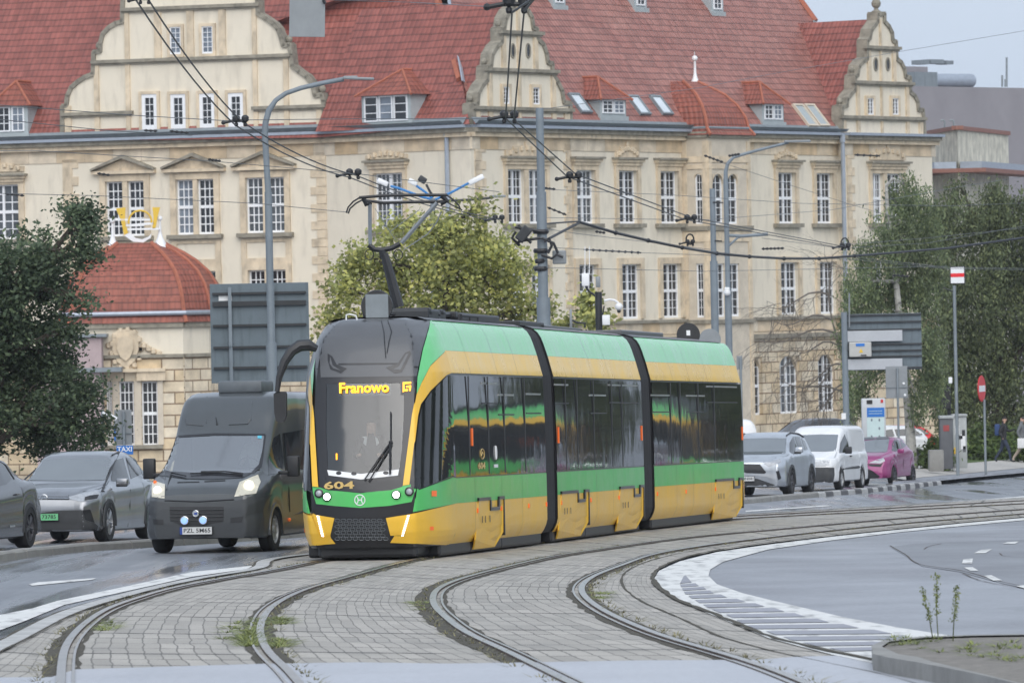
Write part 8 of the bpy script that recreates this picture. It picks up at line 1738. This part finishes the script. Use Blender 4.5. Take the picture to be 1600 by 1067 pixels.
hanger(800, 8, 66, 1.7, 'largest wire hanger, at the top centre edge'); hanger(372, 190, 84, 1.0, 'wire hanger in front of the right windows of the big gable'); hanger(549, 273, 103, .95, 'wire hanger just left of the pantograph head'); hanger(791, 184, 82, 1.15, 'wire hanger below the middle gable next to the traction pole top'); hanger(893, 278, 98, 1.0, 'wire hanger in front of the first window of the right wing'); hanger(1076, 343, 125, .8, 'wire hanger left of the oriel'); hanger(776, 343, 138, .75, 'wire hanger over the yellow-green tree'); hanger(1318, 386, 160, .7, 'wire hanger with a ring at the downpipe', True); hanger(1076, 380, 136, .6, 'small ring hanger on the thick feeder cable', True); hanger(222, 0, 60, .9, 'wire hanger cut by the top left edge')
# strings of small insulators on the span wires
for x0, y0, x1, y1, Z, k, lb in ((225, 204, 246, 205, 92, 3, 'black strain insulator under the left big gable windows'), (265, 205, 295, 208, 92, 4, 'longer strain insulator under the big gable windows'), (325, 249, 345, 252, 102, 4, 'strain insulator above the second pediment'), (8, 303, 38, 306, 111, 4, 'strain insulator at the left edge window'), (152, 271, 172, 274, 101, 3, 'strain insulator beside the first pediment'), (850, 294, 868, 296, 127, 3, 'strain insulator right of the traction pole'), (855, 324, 885, 336, 128, 4, 'slanting strain insulator right of the traction pole'), (912, 390, 1002, 395, 140, 9, 'long string of insulators across the right wing'), (1100, 243, 1130, 254, 170, 5, 'strain insulator left of the far street lamp'), (1138, 244, 1156, 241, 170, 4, 'strain insulator on top of the far street lamp'), (1190, 389, 1225, 388, 150, 6, 'strain insulator right of the far street lamp'), (1335, 242, 1375, 244, 180, 4, 'strain insulator in front of the right gable window'), (1395, 430, 1420, 432, 168, 4, 'strain insulator in front of the birch crown'), (930, 362, 946, 364, 132, 3, 'tiny strain insulator below the first right wing window')):
    t = thing('strain_insulator', lb, 'insulator', P(x0, y0, Z), 'strain insulators on the span wires'); s_ = F_PX / Z; mb = MB(); tube_px(mb, [(x0, y0), (x1, y1)], Z, 1.1 / s_, 5)
    for i in range(k): f_ = (i + .5) / k; mb.ball(P(x0 + (x1 - x0) * f_, y0 + (y1 - y0) * f_, Z), 2.3 / s_, n=7, sq=(1.2, 1, 1))
    mb.build('body', M['black'], t)
# ================================================================== ADDED OUT OF VIEW TO BE MIRRORED IN GLASS AND PAINT
def place(o, Mt): o.matrix_world = Mt; MW[o.name] = Mt
t2 = copy_tree(tram); place(t2, frame(Vector((29.7, 172, gz(172))), 84)); t2['label'] = 'second green and yellow tram added beyond the right edge, mirrored in the side windows'
def drop(o):
    for ch in list(o.children): drop(ch)
    if o.name.split('.')[0] in ('destination_display', 'line_display', 'fleet_number', 'side_number', 'side_emblem', 'side_notice', 'round_roof_lamp', 'lamp_face', 'foot'): bpy.data.objects.remove(o)
drop(t2)
wl_ = [o for o in scn.objects if o.name == 'willow_tree'][0]
for i, (x, y, lb) in enumerate(((34, 186, 'weeping tree added beyond the right edge, nearest of those mirrored in the tram windows'), (46, 196, 'weeping tree added beyond the right edge, standing behind the mirrored tram'), (58, 208, 'weeping tree added beyond the right edge, farthest from the carriageway'), (29, 198, 'weeping tree added just beyond the right edge next to the pavement'))):
    c = copy_tree(wl_); place(c, Matrix.Translation((x, y, gz(y))) @ Matrix.Rotation(i * 1.3, 4, 'Z')); c['label'] = lb
for src, x, y, yaw, lb in ((rv, 22.5, 150, 8, 'silver car added beyond the right edge, mirrored in the last tram window'), (ay, 20.2, 144, 8, 'magenta car added beyond the right edge, mirrored in the last tram window')):
    c = copy_tree(src.t); place(c, frame(Vector((x, y, gz(y))), yaw)); c['label'] = lb

for i, (x, y) in enumerate(((30, 60), (33, 78), (31, 96), (35, 114), (33, 130), (-26, -30), (-12, -38), (4, -34), (19, -40), (34, -26))):  # unseen trees added beside and behind the camera to darken reflections
    c = copy_tree(wl_); place(c, Matrix.Translation((x, y, gz(y))) @ Matrix.Rotation(i * 1.7, 4, 'Z')); c['label'] = 'tree added out of view, only to be mirrored in paint and glass'; c['group'] = 'trees added out of view, mirrored in paint and glass'
FH = Fac((60, -62), (-60, -62)); hb = thing('house', 'long plastered house added out of view opposite the tram, mirrored in windscreens and paint', 'building', (0, -62, 0)); mb = MB(); H = [[4 + 4.2 * i, 5.6 + 4.2 * i, 2.2 + 3.6 * j, 4.2 + 3.6 * j] for i in range(27) for j in range(4)]  # unseen house added behind the camera for paint and glass to reflect
wall_holes(mb, FH, 0, FH.L, -.5, 16, H, .25); mb.build('wall', M['plaster'], hb); mb = MB(); mb.face([FH.W(0, -.5, -.25), FH.W(FH.L, -.5, -.25), FH.W(FH.L, 16, -.25), FH.W(0, 16, -.25)]); mb.build('window_glazing', M['pane'], hb); mb = MB(); mb.face([FH.W(0, 16, .4), FH.W(FH.L, 16, .4), FH.W(FH.L, 21, -6), FH.W(0, 21, -6)], 0, [(0, 0), (120, 0), (120, 8), (0, 8)]); mb.build('roof', M['tile'], hb)
# thin rain haze over the whole street
me = bpy.data.meshes.new('haze'); me.from_pydata([(x, y, z) for z in (-11.5, 42) for x, y in ((-903, -83), (903, -83), (903, 1503), (-903, 1503))], [], [(3, 2, 1, 0), (4, 5, 6, 7), (0, 1, 5, 4), (1, 2, 6, 5), (2, 3, 7, 6), (3, 0, 4, 7)])
ho = bpy.data.objects.new('haze', me); scn.collection.objects.link(ho); hm = bpy.data.materials.new('haze'); hm.use_nodes = True; hm.node_tree.nodes.clear(); v = hm.node_tree.nodes.new('ShaderNodeVolumePrincipled'); v.inputs['Color'].default_value = (.86, .9, .96, 1); v.inputs['Density'].default_value = .00016; v.inputs['Anisotropy'].default_value = .2
oo = hm.node_tree.nodes.new('ShaderNodeOutputMaterial'); hm.node_tree.links.new(v.outputs[0], oo.inputs['Volume']); me.materials.append(hm); tag(ho, kind='stuff')
# ================================================================== LAST PASS: one mesh per separate piece
def pieces_of(o):
    me = o.data; nv = len(me.vertices)
    if nv == 0 or nv > 60000: return None
    par = list(range(nv))
    def fd(a):
        while par[a] != a: par[a] = par[par[a]]; a = par[a]
        return a
    for e in me.edges:
        a, b = fd(e.vertices[0]), fd(e.vertices[1])
        if a != b: par[a] = b
    roots = {}; isl = [roots.setdefault(fd(i), len(roots)) for i in range(nv)]; k = len(roots)
    if k < 2 or k > 900: return None
    co = np.empty(nv * 3); me.vertices.foreach_get('co', co); co = co.reshape(-1, 3); isl = np.array(isl)
    lo = np.full((k, 3), 1e9); hi = np.full((k, 3), -1e9); np.minimum.at(lo, isl, co); np.maximum.at(hi, isl, co); size = (hi - lo).max(axis=1)
    gap = np.maximum(0, np.maximum(lo[:, None] - hi[None], lo[None] - hi[:, None])); near = np.sqrt((gap ** 2).sum(2)) <= np.maximum(.02, .5 * np.maximum(size[:, None], size[None]))
    par = list(range(k))
    for a, b in zip(*np.nonzero(np.triu(near, 1))):
        a, b = fd(int(a)), fd(int(b))
        if a != b: par[a] = b
    rt = {}; pc = np.array([rt.setdefault(fd(i), len(rt)) for i in range(k)])
    return (len(rt), pc[isl]) if len(rt) > 1 else None
NOSPLIT = ('crown', 'grille_mesh', 'foliage', 'twigs')
for o in [o for o in scn.objects if o.type == 'MESH' and o.parent is not None]:
    if o.name.split('.')[0] in NOSPLIT: continue
    r = pieces_of(o)
    if not r or r[0] > 40: continue
    n, pv = r; me = o.data; sm = [p.use_smooth for p in me.polygons][0] if len(me.polygons) else False
    for k in range(n):
        bm = bmesh.new(); bm.from_mesh(me); bm.verts.ensure_lookup_table()
        bmesh.ops.delete(bm, geom=[v for v in bm.verts if pv[v.index] != k], context='VERTS')
        m2 = bpy.data.meshes.new(me.name); bm.to_mesh(m2); bm.free()
        for mt in me.materials: m2.materials.append(mt)
        if k == 0: new0 = m2; continue
        c = o.copy(); c.data = m2; scn.collection.objects.link(c)
    o.data = new0
